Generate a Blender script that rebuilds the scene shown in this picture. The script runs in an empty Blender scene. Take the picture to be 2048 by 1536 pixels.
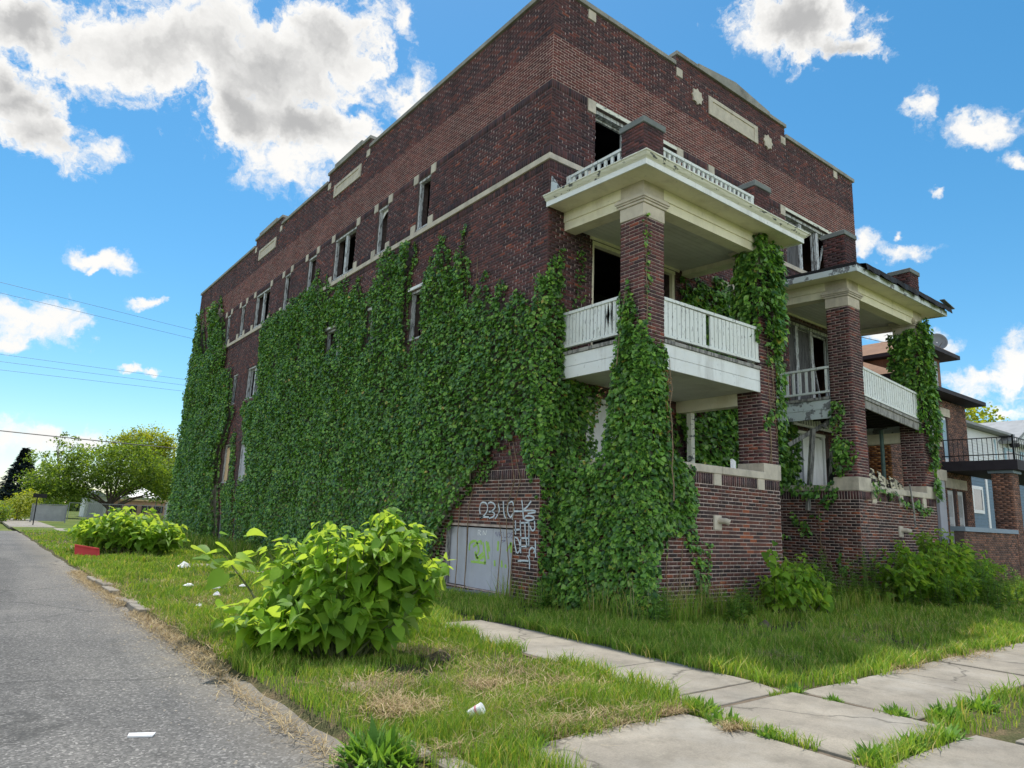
import bpy, math, random
import numpy as np
from mathutils import Matrix, Vector, noise as mnoise

random.seed(7)
rng = np.random.default_rng(7)
scene = bpy.context.scene
COL = scene.collection
R = math.radians

# ------------------------------------------------------------------ camera
CAM = np.array([-8.276, -9.815, 1.483])
cam_data = bpy.data.cameras.new("camera")
cam = bpy.data.objects.new("camera", cam_data)
COL.objects.link(cam)
cr = (0.787907, -0.614551, 0.039112)
cu = (-0.150038, -0.129985, 0.980098)
cf = (0.597236, 0.778094, 0.194622)
cam.matrix_world = Matrix(((cr[0], cu[0], -cf[0], CAM[0]), (cr[1], cu[1], -cf[1], CAM[1]),
                           (cr[2], cu[2], -cf[2], CAM[2]), (0, 0, 0, 1)))
cam_data.sensor_fit = 'HORIZONTAL'
cam_data.sensor_width = 36
cam_data.lens = 1374.275 / 2048 * 36
cam_data.clip_start = 0.05
cam_data.clip_end = 3000
scene.camera = cam

# ------------------------------------------------------------------ light
SUN_EL, SUN_AZ = R(67), R(21)          # azimuth from +Y towards +X
sun_data = bpy.data.lights.new("sun", 'SUN')
sun_data.energy = 2.0
sun_data.angle = R(0.55)
sun_data.color = (1.0, 0.955, 0.88)
sun = bpy.data.objects.new("sun", sun_data)
COL.objects.link(sun)
sdir = Vector((math.sin(SUN_AZ) * math.cos(SUN_EL), math.cos(SUN_AZ) * math.cos(SUN_EL), math.sin(SUN_EL)))
sun.rotation_euler = (-sdir).to_track_quat('-Z', 'Y').to_euler()
sun.location = (0, 0, 40)

scene.view_settings.view_transform = 'Standard'
scene.view_settings.look = 'None'
scene.view_settings.gamma = 1
scene.view_settings.use_curve_mapping = False
scene.view_settings.exposure = 1.43

# ------------------------------------------------------------------ sky: Nishita blue + cumulus by direction
CLOUDS=[
 (-0.0255,0.859,0.5113,-0.9897,-0.3725,-0.2049,0.0578,0.0306,1),(0.0899,0.8469,0.5241,-0.9544,-0.4359,-0.3964,0.1151,0.0597,1),
 (0.2039,0.8089,0.5515,-0.9693,-0.2261,-0.3996,0.1291,0.0766,1),(0.271,0.7591,0.5918,-0.9252,-0.1809,-0.4776,0.0686,0.0523,1),
 (0.2772,0.8181,0.5038,-1.0422,0.0448,-0.3006,0.0821,0.0383,1),(0.272,0.8454,0.4597,-1.0846,-0.1797,-0.4054,0.0777,0.0513,0),
 (0.3272,0.8148,0.4787,-1.0654,-0.1508,-0.4648,0.0596,0.0485,0),(0.1952,0.8425,0.502,-1.0261,0.2501,-0.0789,0.0633,0.0378,1),
 (-0.0163,0.9014,0.4327,-1.073,0.4366,0.2439,0.0435,0.0474,1),(0.0122,0.9138,0.406,-1.1362,0.2682,0.109,0.0529,0.0347,1),
 (-0.0325,0.8941,0.4468,-1.0742,-0.3546,-0.1496,0.0282,0.0318,1),(0.0529,0.9139,0.4024,-1.1382,-0.2841,-0.1865,0.0315,0.0144,0),
 (0.0899,0.9496,0.3002,-1.2658,-0.0289,-0.1035,0.0518,0.0161,0),(0.0727,0.9563,0.2831,-1.2765,-0.2196,-0.1418,0.0095,0.0055,0),
 (0.1451,0.9567,0.2523,-1.3148,-0.0821,-0.172,0.0217,0.0064,0),(0.0257,0.9781,0.2064,-1.3629,0.0155,-0.023,0.0502,0.0249,0),
 (0.0115,0.9848,0.1731,-1.3941,-0.1756,-0.0428,0.0217,0.0094,0),(0.0468,0.9966,0.0684,-1.502,-0.0957,-0.0535,0.0876,0.0237,0),
 (0.1015,0.9919,0.0766,-1.4937,-0.0936,-0.1092,0.043,0.0172,0),(0.1381,0.9766,0.1649,-1.4035,-0.1366,-0.1635,0.0135,0.0057,0),
 (0.1577,0.9736,0.1651,-1.4035,-0.132,-0.1828,0.0126,0.0058,0),(0.7073,0.3707,0.6019,-0.9116,0.1864,-0.9455,0.0817,0.0342,1),
 (0.7517,0.3281,0.5721,-0.9155,0.3514,-0.9007,0.0413,0.019,1),(0.6889,0.4092,0.5983,-0.92,0.1578,-0.9157,0.0432,0.0282,0),
 (0.3449,0.7011,0.6241,-0.795,-0.4708,-0.8759,0.0139,0.0255,0),(0.3806,0.7322,0.5648,-0.9663,-0.1126,-0.5568,0.0263,0.0275,0),
 (0.3633,0.7527,0.5491,-0.9843,-0.126,-0.533,0.0295,0.0278,0),(0.8199,0.2895,0.4939,-0.9879,0.4573,-0.9482,0.0226,0.015,0),
 (0.8522,0.2435,0.4631,-1.0878,0.0754,-1.253,0.0385,0.0237,0),(0.8757,0.2321,0.4234,-1.0894,0.4171,-1.1032,0.0194,0.0108,0),
 (0.8665,0.3496,0.3563,-1.1951,0.2419,-1.0931,0.0283,0.0122,0),(0.8485,0.3858,0.3622,-1.1965,0.137,-1.0905,0.0148,0.0176,0),
 (0.9459,0.2722,0.1767,-1.3916,-0.1313,-1.3143,0.0534,0.0263,0),(0.9378,0.2977,0.1787,-1.3906,0.0745,-1.2498,0.0292,0.018,0),
 (0.9459,0.2525,0.2039,-1.3644,0.1035,-1.2883,0.0319,0.035,0),(0.9177,0.3245,0.2293,-1.3383,0.0983,-1.2077,0.0165,0.0197,0),
 (0.9521,0.2694,0.1444,-1.4257,0.0572,-1.2867,0.0233,0.0094,0),(0.8609,0.3429,0.3758,-1.1801,0.163,-1.125,0.0065,0.0061,0),
 (0.86,0.3029,0.4107,-1.1386,0.1978,-1.1417,0.0083,0.0071,0),(0.8859,0.3859,0.2573,-1.3094,0.0932,-1.1352,0.0223,0.0192,0),
]

SKY_STRENGTH = 0.15
world = bpy.data.worlds.new("World")
scene.world = world
world.use_nodes = True
wt = world.node_tree
wt.nodes.clear()
def wn(t, **kw):
    n = wt.nodes.new(t)
    for k, v in kw.items():
        setattr(n, k, v)
    return n
def wl(a, b):
    wt.links.new(a, b)
def wmath(op, a, b=None, c=None, clamp=False):
    n = wn('ShaderNodeMath', operation=op, use_clamp=clamp)
    for i, x in enumerate((a, b, c)):
        if x is None:
            continue
        if isinstance(x, (int, float)):
            n.inputs[i].default_value = x
        else:
            wl(x, n.inputs[i])
    return n.outputs[0]
def wnoise(vec, scale, detail, rough):
    n = wn('ShaderNodeTexNoise')
    n.inputs['Scale'].default_value = scale
    n.inputs['Detail'].default_value = detail
    n.inputs['Roughness'].default_value = rough
    wl(vec, n.inputs['Vector'])
    return n
def wsmooth(x, a, b):
    n = wn('ShaderNodeMapRange', interpolation_type='SMOOTHSTEP')
    n.inputs['From Min'].default_value = a
    n.inputs['From Max'].default_value = b
    wl(x, n.inputs['Value'])
    return n.outputs['Result']
sky = wn('ShaderNodeTexSky', sky_type='NISHITA')
sky.sun_disc = False
sky.sun_elevation = SUN_EL
sky.sun_rotation = SUN_AZ
sky.altitude = 100
sky.air_density = 1.0
sky.dust_density = 0.25
sky.ozone_density = 3.5
hs = wn('ShaderNodeHueSaturation')
hs.inputs['Saturation'].default_value = 1.27
hs.inputs['Value'].default_value = 0.40
hs.inputs['Hue'].default_value = 0.485
wl(sky.outputs[0], hs.inputs['Color'])
tc = wn('ShaderNodeTexCoord')
D = tc.outputs['Generated']
warp = wnoise(D, 7.0, 6, 0.62)
wsub = wn('ShaderNodeVectorMath', operation='SUBTRACT')
wl(warp.outputs['Color'], wsub.inputs[0])
wsub.inputs[1].default_value = (0.5, 0.5, 0.5)
wscl = wn('ShaderNodeVectorMath', operation='SCALE')
wl(wsub.outputs[0], wscl.inputs[0])
wscl.inputs['Scale'].default_value = 0.10
wadd = wn('ShaderNodeVectorMath', operation='ADD')
wl(D, wadd.inputs[0])
wl(wscl.outputs[0], wadd.inputs[1])
warp2 = wnoise(D, 34.0, 5, 0.6)
wsub2 = wn('ShaderNodeVectorMath', operation='SUBTRACT')
wl(warp2.outputs['Color'], wsub2.inputs[0])
wsub2.inputs[1].default_value = (0.5, 0.5, 0.5)
wscl2 = wn('ShaderNodeVectorMath', operation='SCALE')
wl(wsub2.outputs[0], wscl2.inputs[0])
wscl2.inputs['Scale'].default_value = 0.035
wadd2 = wn('ShaderNodeVectorMath', operation='ADD')
wl(wadd.outputs[0], wadd2.inputs[0])
wl(wscl2.outputs[0], wadd2.inputs[1])
wadd = wadd2
def blob(c):
    m = wn('ShaderNodeMapping', vector_type='TEXTURE')
    m.inputs['Location'].default_value = c[0:3]
    m.inputs['Rotation'].default_value = c[3:6]
    m.inputs['Scale'].default_value = (c[6], c[7], 0.12)
    wl(wadd.outputs[0], m.inputs['Vector'])
    ln = wn('ShaderNodeVectorMath', operation='LENGTH')
    wl(m.outputs[0], ln.inputs[0])
    return ln.outputs['Value']
def union(vals):
    acc = vals[0]
    for v in vals[1:]:
        acc = wmath('SMOOTH_MIN', acc, v, 0.25)
    return acc
big = union([blob(c) for c in CLOUDS if c[8]])
small = union([blob(c) for c in CLOUDS if not c[8]])
fine = wnoise(wadd.outputs[0], 26.0, 8, 0.62)
finev = wmath('SUBTRACT', fine.outputs['Fac'], 0.5)
med = wnoise(wadd.outputs[0], 9.0, 4, 0.55)
medv = wmath('SUBTRACT', med.outputs['Fac'], 0.5)
rag = wmath('ADD', wmath('MULTIPLY', finev, 2.6), wmath('MULTIPLY', medv, 1.5))
fb = wmath('ADD', wmath('SUBTRACT', 1.24, big), wmath('MULTIPLY', rag, 0.95))
fs = wmath('ADD', wmath('SUBTRACT', 1.08, small), wmath('MULTIPLY', rag, 1.15))
f_in = wmath('MAXIMUM', fb, fs)
# scattered cumulus round the unseen sky, its cover raised for more fill light
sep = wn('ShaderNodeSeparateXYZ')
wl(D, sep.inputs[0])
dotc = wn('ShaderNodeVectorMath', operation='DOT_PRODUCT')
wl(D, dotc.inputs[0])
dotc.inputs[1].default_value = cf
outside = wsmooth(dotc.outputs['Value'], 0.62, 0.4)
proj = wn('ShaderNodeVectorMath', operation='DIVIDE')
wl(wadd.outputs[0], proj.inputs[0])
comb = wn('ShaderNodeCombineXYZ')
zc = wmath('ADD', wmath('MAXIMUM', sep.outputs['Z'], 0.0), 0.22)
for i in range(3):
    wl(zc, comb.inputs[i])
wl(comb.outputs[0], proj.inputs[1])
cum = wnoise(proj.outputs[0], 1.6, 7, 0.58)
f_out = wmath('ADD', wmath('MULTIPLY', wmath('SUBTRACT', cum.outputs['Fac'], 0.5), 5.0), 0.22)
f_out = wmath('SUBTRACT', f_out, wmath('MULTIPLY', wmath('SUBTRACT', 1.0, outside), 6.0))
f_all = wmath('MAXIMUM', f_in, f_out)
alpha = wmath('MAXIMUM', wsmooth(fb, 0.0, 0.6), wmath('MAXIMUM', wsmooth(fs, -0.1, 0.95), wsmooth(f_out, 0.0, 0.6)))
alpha = wmath('MULTIPLY', alpha, wsmooth(sep.outputs['Z'], -0.02, 0.02))
thick = wmath('ADD', wmath('SUBTRACT', 1.0, big), wmath('ADD', wmath('MULTIPLY', medv, 1.6), wmath('MULTIPLY', finev, 0.5)))
grey = wsmooth(thick, 0.18, 1.05)
cw = wn('ShaderNodeMix', data_type='RGBA')
wl(grey, cw.inputs['Factor'])
k = 1.0 / SKY_STRENGTH
cw.inputs[6].default_value = (0.372 * k, 0.368 * k, 0.358 * k, 1)
cw.inputs[7].default_value = (0.19 * k, 0.19 * k, 0.19 * k, 1)
# clouds away from the sun, mostly unseen, get added brightness to fill the shade
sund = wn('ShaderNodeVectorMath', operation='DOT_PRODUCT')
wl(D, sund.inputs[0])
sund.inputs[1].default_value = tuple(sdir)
fill_gain = wmath('ADD', 1.0, wmath('MULTIPLY', wsmooth(sund.outputs['Value'], 0.45, -0.35), 3.0))
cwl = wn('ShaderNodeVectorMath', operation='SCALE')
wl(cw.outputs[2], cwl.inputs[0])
wl(fill_gain, cwl.inputs['Scale'])
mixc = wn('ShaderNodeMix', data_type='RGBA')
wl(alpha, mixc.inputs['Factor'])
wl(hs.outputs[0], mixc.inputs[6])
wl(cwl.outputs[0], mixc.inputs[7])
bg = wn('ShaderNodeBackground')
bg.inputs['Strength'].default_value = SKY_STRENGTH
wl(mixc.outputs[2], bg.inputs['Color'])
wo = wn('ShaderNodeOutputWorld')
wl(bg.outputs[0], wo.inputs['Surface'])
world.cycles.sampling_method = 'MANUAL'
world.cycles.sample_map_resolution = 1024

# ------------------------------------------------------------------ helpers
def tag(o, label=None, cat=None, group=None, kind=None):
    if label: o["label"] = label
    if cat: o["category"] = cat
    if group: o["group"] = group
    if kind: o["kind"] = kind
    return o
def wloc(o):
    v = Vector((0, 0, 0))
    while o is not None:
        v += o.location
        o = o.parent
    return v
def empty(name, loc, label=None, cat=None, group=None, kind=None):
    o = bpy.data.objects.new(name, None)
    o.empty_display_size = 0.3
    o.location = loc
    COL.objects.link(o)
    return tag(o, label, cat, group, kind)
def link_mesh(name, me, parent=None, loc=None):
    o = bpy.data.objects.new(name, me)
    COL.objects.link(o)
    if parent is not None:
        o.parent = parent
    if loc is not None:
        o.location = loc
    return o
def np_mesh(name, V, F, mats, parent=None, smooth=False, mi=None, top=False, kind=None):
    """mesh from arrays: V (n,3) in world coordinates, F (m,k) all faces with k corners"""
    V = np.asarray(V, dtype=np.float64)
    F = np.asarray(F, dtype=np.int32)
    off = Vector((0, 0, 0))
    if parent is not None:
        off = wloc(parent)
    elif top:
        off = Vector(((V[:, 0].min() + V[:, 0].max()) / 2, (V[:, 1].min() + V[:, 1].max()) / 2, V[:, 2].min()))
    V = V - np.array(off)
    me = bpy.data.meshes.new(name)
    me.vertices.add(len(V))
    me.vertices.foreach_set("co", V.astype(np.float32).ravel())
    k = F.shape[1]
    me.loops.add(F.size)
    me.loops.foreach_set("vertex_index", F.ravel())
    me.polygons.add(len(F))
    me.polygons.foreach_set("loop_start", np.arange(0, F.size, k, dtype=np.int32))
    for m in (mats if isinstance(mats, (list, tuple)) else [mats]):
        me.materials.append(m)
    if mi is not None:
        me.polygons.foreach_set("material_index", np.asarray(mi, dtype=np.int32))
    if smooth:
        me.polygons.foreach_set("use_smooth", np.ones(len(F), dtype=bool))
    me.update(calc_edges=True)
    o = link_mesh(name, me, parent, off if (top and parent is None) else None)
    if kind: o["kind"] = kind
    return o
class MB:
    """collects shapes in world coordinates, builds ONE mesh object"""
    def __init__(s):
        s.v = []; s.f = []; s.m = []
        s.cur = 0
    def mat(s, i):
        s.cur = i; return s
    def add(s, vs, fs):
        b = len(s.v)
        s.v += [tuple(p) for p in vs]
        s.f += [tuple(b + i for i in f) for f in fs]
        s.m += [s.cur] * len(fs)
        return s
    def box(s, x0, y0, z0, x1, y1, z1):
        if x1 < x0: x0, x1 = x1, x0
        if y1 < y0: y0, y1 = y1, y0
        if z1 < z0: z0, z1 = z1, z0
        vs = [(x0, y0, z0), (x1, y0, z0), (x1, y1, z0), (x0, y1, z0), (x0, y0, z1), (x1, y0, z1), (x1, y1, z1), (x0, y1, z1)]
        return s.add(vs, [(0, 3, 2, 1), (4, 5, 6, 7), (0, 1, 5, 4), (1, 2, 6, 5), (2, 3, 7, 6), (3, 0, 4, 7)])
    def bar(s, a, b, w, h, up=(0, 0, 1)):
        """square-section bar from a to b"""
        a = Vector(a); b = Vector(b); d = (b - a).normalized()
        sd = d.cross(Vector(up))
        if sd.length < 1e-4: sd = d.cross(Vector((1, 0, 0)))
        sd.normalize(); u = sd.cross(d)
        vs = []
        for p in (a, b):
            for i, j in ((-1, -1), (1, -1), (1, 1), (-1, 1)):
                vs.append(p + sd * (w / 2 * i) + u * (h / 2 * j))
        return s.add(vs, [(0, 3, 2, 1), (4, 5, 6, 7), (0, 1, 5, 4), (1, 2, 6, 5), (2, 3, 7, 6), (3, 0, 4, 7)])
    def tube(s, pts, rad, n=6):
        pts = [Vector(p) for p in pts]
        if not isinstance(rad, (list, tuple)): rad = [rad] * len(pts)
        rings = []
        ref = Vector((0.13, 0.27, 0.95))
        for i, p in enumerate(pts):
            d = (pts[min(i + 1, len(pts) - 1)] - pts[max(i - 1, 0)]).normalized()
            a = d.cross(ref)
            if a.length < 1e-3: a = d.cross(Vector((1, 0, 0)))
            a.normalize(); b = d.cross(a)
            rings.append([p + (a * math.cos(2 * math.pi * k / n) + b * math.sin(2 * math.pi * k / n)) * rad[i] for k in range(n)])
        vs = [q for r_ in rings for q in r_]
        fs = []
        for i in range(len(pts) - 1):
            for k in range(n):
                fs.append((i * n + k, i * n + (k + 1) % n, (i + 1) * n + (k + 1) % n, (i + 1) * n + k))
        fs.append(tuple(range(n - 1, -1, -1)))
        fs.append(tuple((len(pts) - 1) * n + k for k in range(n)))
        return s.add(vs, fs)
    def lathe(s, c, prof, n=16):
        c = Vector(c)
        vs = []
        for r_, z in prof:
            for k in range(n):
                vs.append(c + Vector((r_ * math.cos(2 * math.pi * k / n), r_ * math.sin(2 * math.pi * k / n), z)))
        fs = []
        for i in range(len(prof) - 1):
            for k in range(n):
                fs.append((i * n + k, i * n + (k + 1) % n, (i + 1) * n + (k + 1) % n, (i + 1) * n + k))
        fs.append(tuple(range(n - 1, -1, -1)))
        fs.append(tuple((len(prof) - 1) * n + k for k in range(n)))
        return s.add(vs, fs)
    def poly(s, pts):
        return s.add(pts, [tuple(range(len(pts)))])
    def slab(s, pts, dz):
        """polygon pts (list of xyz) extruded by vector dz"""
        n = len(pts); dz = Vector(dz)
        vs = [Vector(p) for p in pts] + [Vector(p) + dz for p in pts]
        fs = [tuple(range(n - 1, -1, -1)), tuple(range(n, 2 * n))]
        for i in range(n):
            fs.append((i, (i + 1) % n, n + (i + 1) % n, n + i))
        return s.add(vs, fs)
    def warp(s, fn):
        s.v = [tuple(fn(*p)) for p in s.v]; return s
    def build(s, name, mats, parent=None, smooth=False, bevel=0, kind=None, label=None):
        me = bpy.data.meshes.new(name)
        if parent is not None:
            off = wloc(parent)
        else:
            a = np.array(s.v)
            off = Vector(((a[:, 0].min() + a[:, 0].max()) / 2, (a[:, 1].min() + a[:, 1].max()) / 2, a[:, 2].min()))
        me.from_pydata([(p[0] - off[0], p[1] - off[1], p[2] - off[2]) for p in s.v], [], s.f)
        for m in (mats if isinstance(mats, (list, tuple)) else [mats]):
            me.materials.append(m)
        if any(s.m):
            me.polygons.foreach_set("material_index", s.m)
        if smooth:
            me.polygons.foreach_set("use_smooth", [True] * len(s.f))
        me.update()
        o = link_mesh(name, me, parent, None if parent is not None else off)
        if bevel:
            b = o.modifiers.new("bevel", 'BEVEL')
            b.width = bevel; b.segments = 1; b.limit_method = 'ANGLE'
        if kind: o["kind"] = kind
        if label: o["label"] = label
        return o
def fbm(p, s=1.0):
    return mnoise.noise(Vector(p) * s) + 0.5 * mnoise.noise(Vector(p) * s * 2.1) + 0.25 * mnoise.noise(Vector(p) * s * 4.3)
def vnoise(X, Y, sc, seed=0):
    """cheap smooth value noise on arrays, 0..1"""
    X = X * sc + 31.7 * seed + 1000; Y = Y * sc + 17.3 * seed + 1000
    xi = np.floor(X).astype(int); yi = np.floor(Y).astype(int)
    fx = X - xi; fy = Y - yi
    fx = fx * fx * (3 - 2 * fx); fy = fy * fy * (3 - 2 * fy)
    def h(a, b):
        t = np.sin(a * 127.1 + b * 311.7 + seed * 74.7) * 43758.5453
        return t - np.floor(t)
    return (h(xi, yi) * (1 - fx) + h(xi + 1, yi) * fx) * (1 - fy) + (h(xi, yi + 1) * (1 - fx) + h(xi + 1, yi + 1) * fx) * fy
def inpoly(px, py, poly):
    inside = np.zeros(len(px), dtype=bool)
    n = len(poly); j = n - 1
    for i in range(n):
        xi, yi = poly[i]; xj, yj = poly[j]
        c = ((yi > py) != (yj > py)) & (px < (xj - xi) * (py - yi) / ((yj - yi) + 1e-12) + xi)
        inside ^= c
        j = i
    return inside

# ------------------------------------------------------------------ materials
class NT:
    def __init__(s, name, rough=0.8, spec=0.3):
        s.m = bpy.data.materials.new(name)
        s.m.use_nodes = True
        s.t = s.m.node_tree
        s.b = s.t.nodes['Principled BSDF']
        s.b.inputs['Roughness'].default_value = rough
        s.b.inputs['Specular IOR Level'].default_value = spec
    def n(s, t, ins=None, **kw):
        q = s.t.nodes.new(t)
        for k, v in kw.items(): setattr(q, k, v)
        for k, v in (ins or {}).items():
            if hasattr(v, 'is_output') or isinstance(v, bpy.types.NodeSocket): s.t.links.new(v, q.inputs[k])
            else: q.inputs[k].default_value = v
        return q
    def l(s, a, b): s.t.links.new(a, b)
    def pos(s, scale=(1, 1, 1)):
        g = s.n('ShaderNodeNewGeometry')
        if scale == (1, 1, 1): return g.outputs['Position']
        mp = s.n('ShaderNodeMapping', {'Scale': scale, 'Vector': g.outputs['Position']})
        return mp.outputs[0]
    def noise(s, vec, scale, detail=4, rough=0.55):
        return s.n('ShaderNodeTexNoise', {'Vector': vec, 'Scale': scale, 'Detail': detail, 'Roughness': rough}).outputs['Fac']
    def ramp(s, fac, stops):
        q = s.n('ShaderNodeValToRGB', {'Fac': fac})
        e = q.color_ramp.elements
        while len(e) < len(stops): e.new(0.5)
        for x, (p, c) in zip(e, stops):
            x.position = p; x.color = (*c, 1) if len(c) == 3 else c
        return q.outputs['Color']
    def mix(s, fac, a, b, mode='MIX'):
        q = s.n('ShaderNodeMix', data_type='RGBA', blend_type=mode)
        for k, v in ((0, fac), (6, a), (7, b)):
            if isinstance(v, bpy.types.NodeSocket): s.l(v, q.inputs[k])
            elif isinstance(v, (int, float)): q.inputs[k].default_value = v
            else: q.inputs[k].default_value = (*v, 1)
        return q.outputs[2]
    def math(s, op, a, b=0.0, clamp=False):
        q = s.n('ShaderNodeMath', operation=op, use_clamp=clamp)
        for k, v in ((0, a), (1, b)):
            if isinstance(v, bpy.types.NodeSocket): s.l(v, q.inputs[k])
            else: q.inputs[k].default_value = v
        return q.outputs[0]
    def color(s, c):
        if isinstance(c, bpy.types.NodeSocket): s.l(c, s.b.inputs['Base Color'])
        else: s.b.inputs['Base Color'].default_value = (*c, 1)
    def bump(s, h, strength=0.3, dist=0.01):
        q = s.n('ShaderNodeBump', {'Height': h, 'Strength': strength, 'Distance': dist})
        s.l(q.outputs[0], s.b.inputs['Normal'])
    def rnd(s, island=True):
        if island: return s.n('ShaderNodeNewGeometry').outputs['Random Per Island']
        return s.n('ShaderNodeObjectInfo').outputs['Random']

def brick_mat(name, stops, island=True, streak=1.0):
    q = NT(name, 0.82, 0.25)
    p = q.pos()
    c = q.ramp(q.rnd(island), stops)
    g = q.noise(q.pos((60, 60, 9)), 1.0, 3, 0.6)
    c = q.mix(0.75, c, q.ramp(g, [(0.25, (0.55, 0.55, 0.58)), (0.75, (1.35, 1.3, 1.3))]), 'MULTIPLY')
    w = q.noise(p, 0.55, 4, 0.6)
    c = q.mix(0.6, c, q.ramp(w, [(0.3, (0.72, 0.72, 0.76)), (0.7, (1.25, 1.18, 1.15))]), 'MULTIPLY')
    st = q.noise(q.pos((1.7, 1.7, 0.16)), 1.0, 6, 0.65)
    c = q.mix(0.7, c, q.ramp(st, [(0.34, (0.52, 0.52, 0.54)), (0.52, (1.0, 1.0, 1.0)), (0.72, (1.22, 1.16, 1.12))]), 'MULTIPLY')
    d = q.noise(p, 5.0, 5, 0.65)
    c = q.mix(q.ramp(d, [(0.62, (0, 0, 0)), (0.82, (0.35, 0.35, 0.35))]), c, (0.2, 0.17, 0.16))
    q.color(c)
    q.bump(g, 0.35, 0.006)
    return q.m
S_DARK = [(0.0, (0.065, 0.0426, 0.0473)), (0.3, (0.091, 0.0493, 0.0525)), (0.6, (0.1274, 0.0582, 0.0588)), (0.88, (0.1664, 0.0672, 0.0609)), (0.975, (0.221, 0.0739, 0.0588)), (1.0, (0.312, 0.1008, 0.063))]
S_BAND = [(0.0, (0.1152, 0.0454, 0.0461)), (0.5, (0.1632, 0.0574, 0.0533)), (1.0, (0.2208, 0.0725, 0.0619))]
S_RED = [(0.0, (0.0396, 0.0294, 0.03)), (0.25, (0.0682, 0.042, 0.04)), (0.5, (0.1078, 0.0525, 0.045)), (0.82, (0.1485, 0.0609, 0.046)), (0.95, (0.209, 0.0735, 0.046)), (1.0, (0.33, 0.105, 0.05))]
S_ORANGE = [(0.0, (0.10, 0.045, 0.02)), (0.5, (0.30, 0.14, 0.045)), (1.0, (0.42, 0.22, 0.08))]
S_BROWN = [(0.0, (0.1072, 0.066, 0.0546)), (0.5, (0.2145, 0.1225, 0.091)), (1.0, (0.351, 0.1791, 0.1183))]
S_SOLD = [(0.0, (0.0391, 0.0306, 0.0374)), (0.5, (0.0782, 0.0442, 0.0476)), (1.0, (0.1368, 0.0612, 0.0578))]
M = {}
M['brick'] = brick_mat('dark_red_brick', S_DARK)
M['brick_band'] = brick_mat('maroon_brick', S_BAND)
M['brick_red'] = brick_mat('porch_brick', S_RED)
M['brick_sold'] = brick_mat('soldier_brick', S_SOLD)
M['brick_one'] = brick_mat('single_brick', S_RED, island=False)
M['brick_orange'] = brick_mat('orange_brick', S_ORANGE)
M['brick_brown'] = brick_mat('brown_brick', S_BROWN)

def rough_mat(name, base, var=0.25, scale=6.0, rough=0.85, bump=0.2, stain=None, stain_scale=1.5, stain_amt=0.5, fine=60, streak=0.0):
    q = NT(name, rough, 0.25)
    p = q.pos()
    n1 = q.noise(p, scale, 5, 0.6)
    lo = tuple(1 - var for _ in range(3)); hi = tuple(1 + var for _ in range(3))
    c = q.mix(1.0, base, q.ramp(n1, [(0.28, lo), (0.72, hi)]), 'MULTIPLY')
    if stain:
        n2 = q.noise(p, stain_scale, 6, 0.65)
        c = q.mix(q.ramp(n2, [(0.5, (0, 0, 0)), (0.75, (stain_amt,) * 3)]), c, stain)
    if streak:
        n3 = q.noise(q.pos((2.3, 2.3, 0.35)), 1.0, 7, 0.7)
        c = q.mix(q.ramp(n3, [(0.52, (0, 0, 0)), (0.80, (streak,) * 3)]), c, (0.20, 0.18, 0.15))
        n4 = q.noise(p, 11.0, 6, 0.7)
        c = q.mix(q.ramp(n4, [(0.64, (0, 0, 0)), (0.70, (streak,) * 3)]), c, (0.22, 0.22, 0.21))
    q.color(c)
    q.bump(q.noise(p, fine, 3, 0.6), bump, 0.008)
    return q.m
M['mortar'] = rough_mat('light_mortar', (0.56, 0.42, 0.37), 0.3, 9)
M['mortar_dark'] = rough_mat('dark_mortar', (0.13, 0.095, 0.09), 0.35, 14)
M['mortar_pale'] = rough_mat('pale_mortar', (0.46, 0.37, 0.33), 0.4, 5)
M['stone'] = rough_mat('limestone', (0.56, 0.50, 0.41), 0.16, 4, 0.8, 0.15, (0.25, 0.22, 0.18), 2.2, 0.6, streak=0.55)
M['stone_grey'] = rough_mat('grey_stone_coping', (0.30, 0.29, 0.26), 0.25, 3, 0.85, 0.2, (0.12, 0.115, 0.10), 1.2, 0.7)
M['cement'] = rough_mat('cement_cap', (0.19, 0.205, 0.20), 0.18, 4, 0.85, 0.15)
M['paint'] = rough_mat('white_paint', (0.80, 0.82, 0.82), 0.05, 6, 0.6, 0.08, (0.55, 0.53, 0.46), 3.0, 0.4, streak=0.55)
M['cream'] = rough_mat('cream_paint', (0.80, 0.75, 0.58), 0.06, 3, 0.65, 0.08, (0.5, 0.42, 0.25), 1.6, 0.45, streak=0.4)
M['ceiling'] = rough_mat('ceiling_paint', (0.62, 0.62, 0.55), 0.08, 2, 0.7, 0.08, (0.3, 0.27, 0.2), 1.2, 0.4)
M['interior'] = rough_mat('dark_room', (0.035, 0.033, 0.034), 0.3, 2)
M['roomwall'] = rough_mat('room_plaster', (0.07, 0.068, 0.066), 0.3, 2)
M['ply_tan'] = rough_mat('tan_plywood', (0.62, 0.45, 0.27), 0.1, 3, 0.8, 0.1)
M['ply_grey'] = rough_mat('grey_board', (0.47, 0.48, 0.53), 0.07, 3, 0.75, 0.08, (0.34, 0.35, 0.38), 1.1, 0.4, streak=0.3)
M['tar'] = rough_mat('tar_paper', (0.02, 0.02, 0.022), 0.3, 8, 0.7, 0.4)
M['flash'] = rough_mat('grey_flashing', (0.16, 0.19, 0.21), 0.25, 9, 0.45, 0.2)
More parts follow.
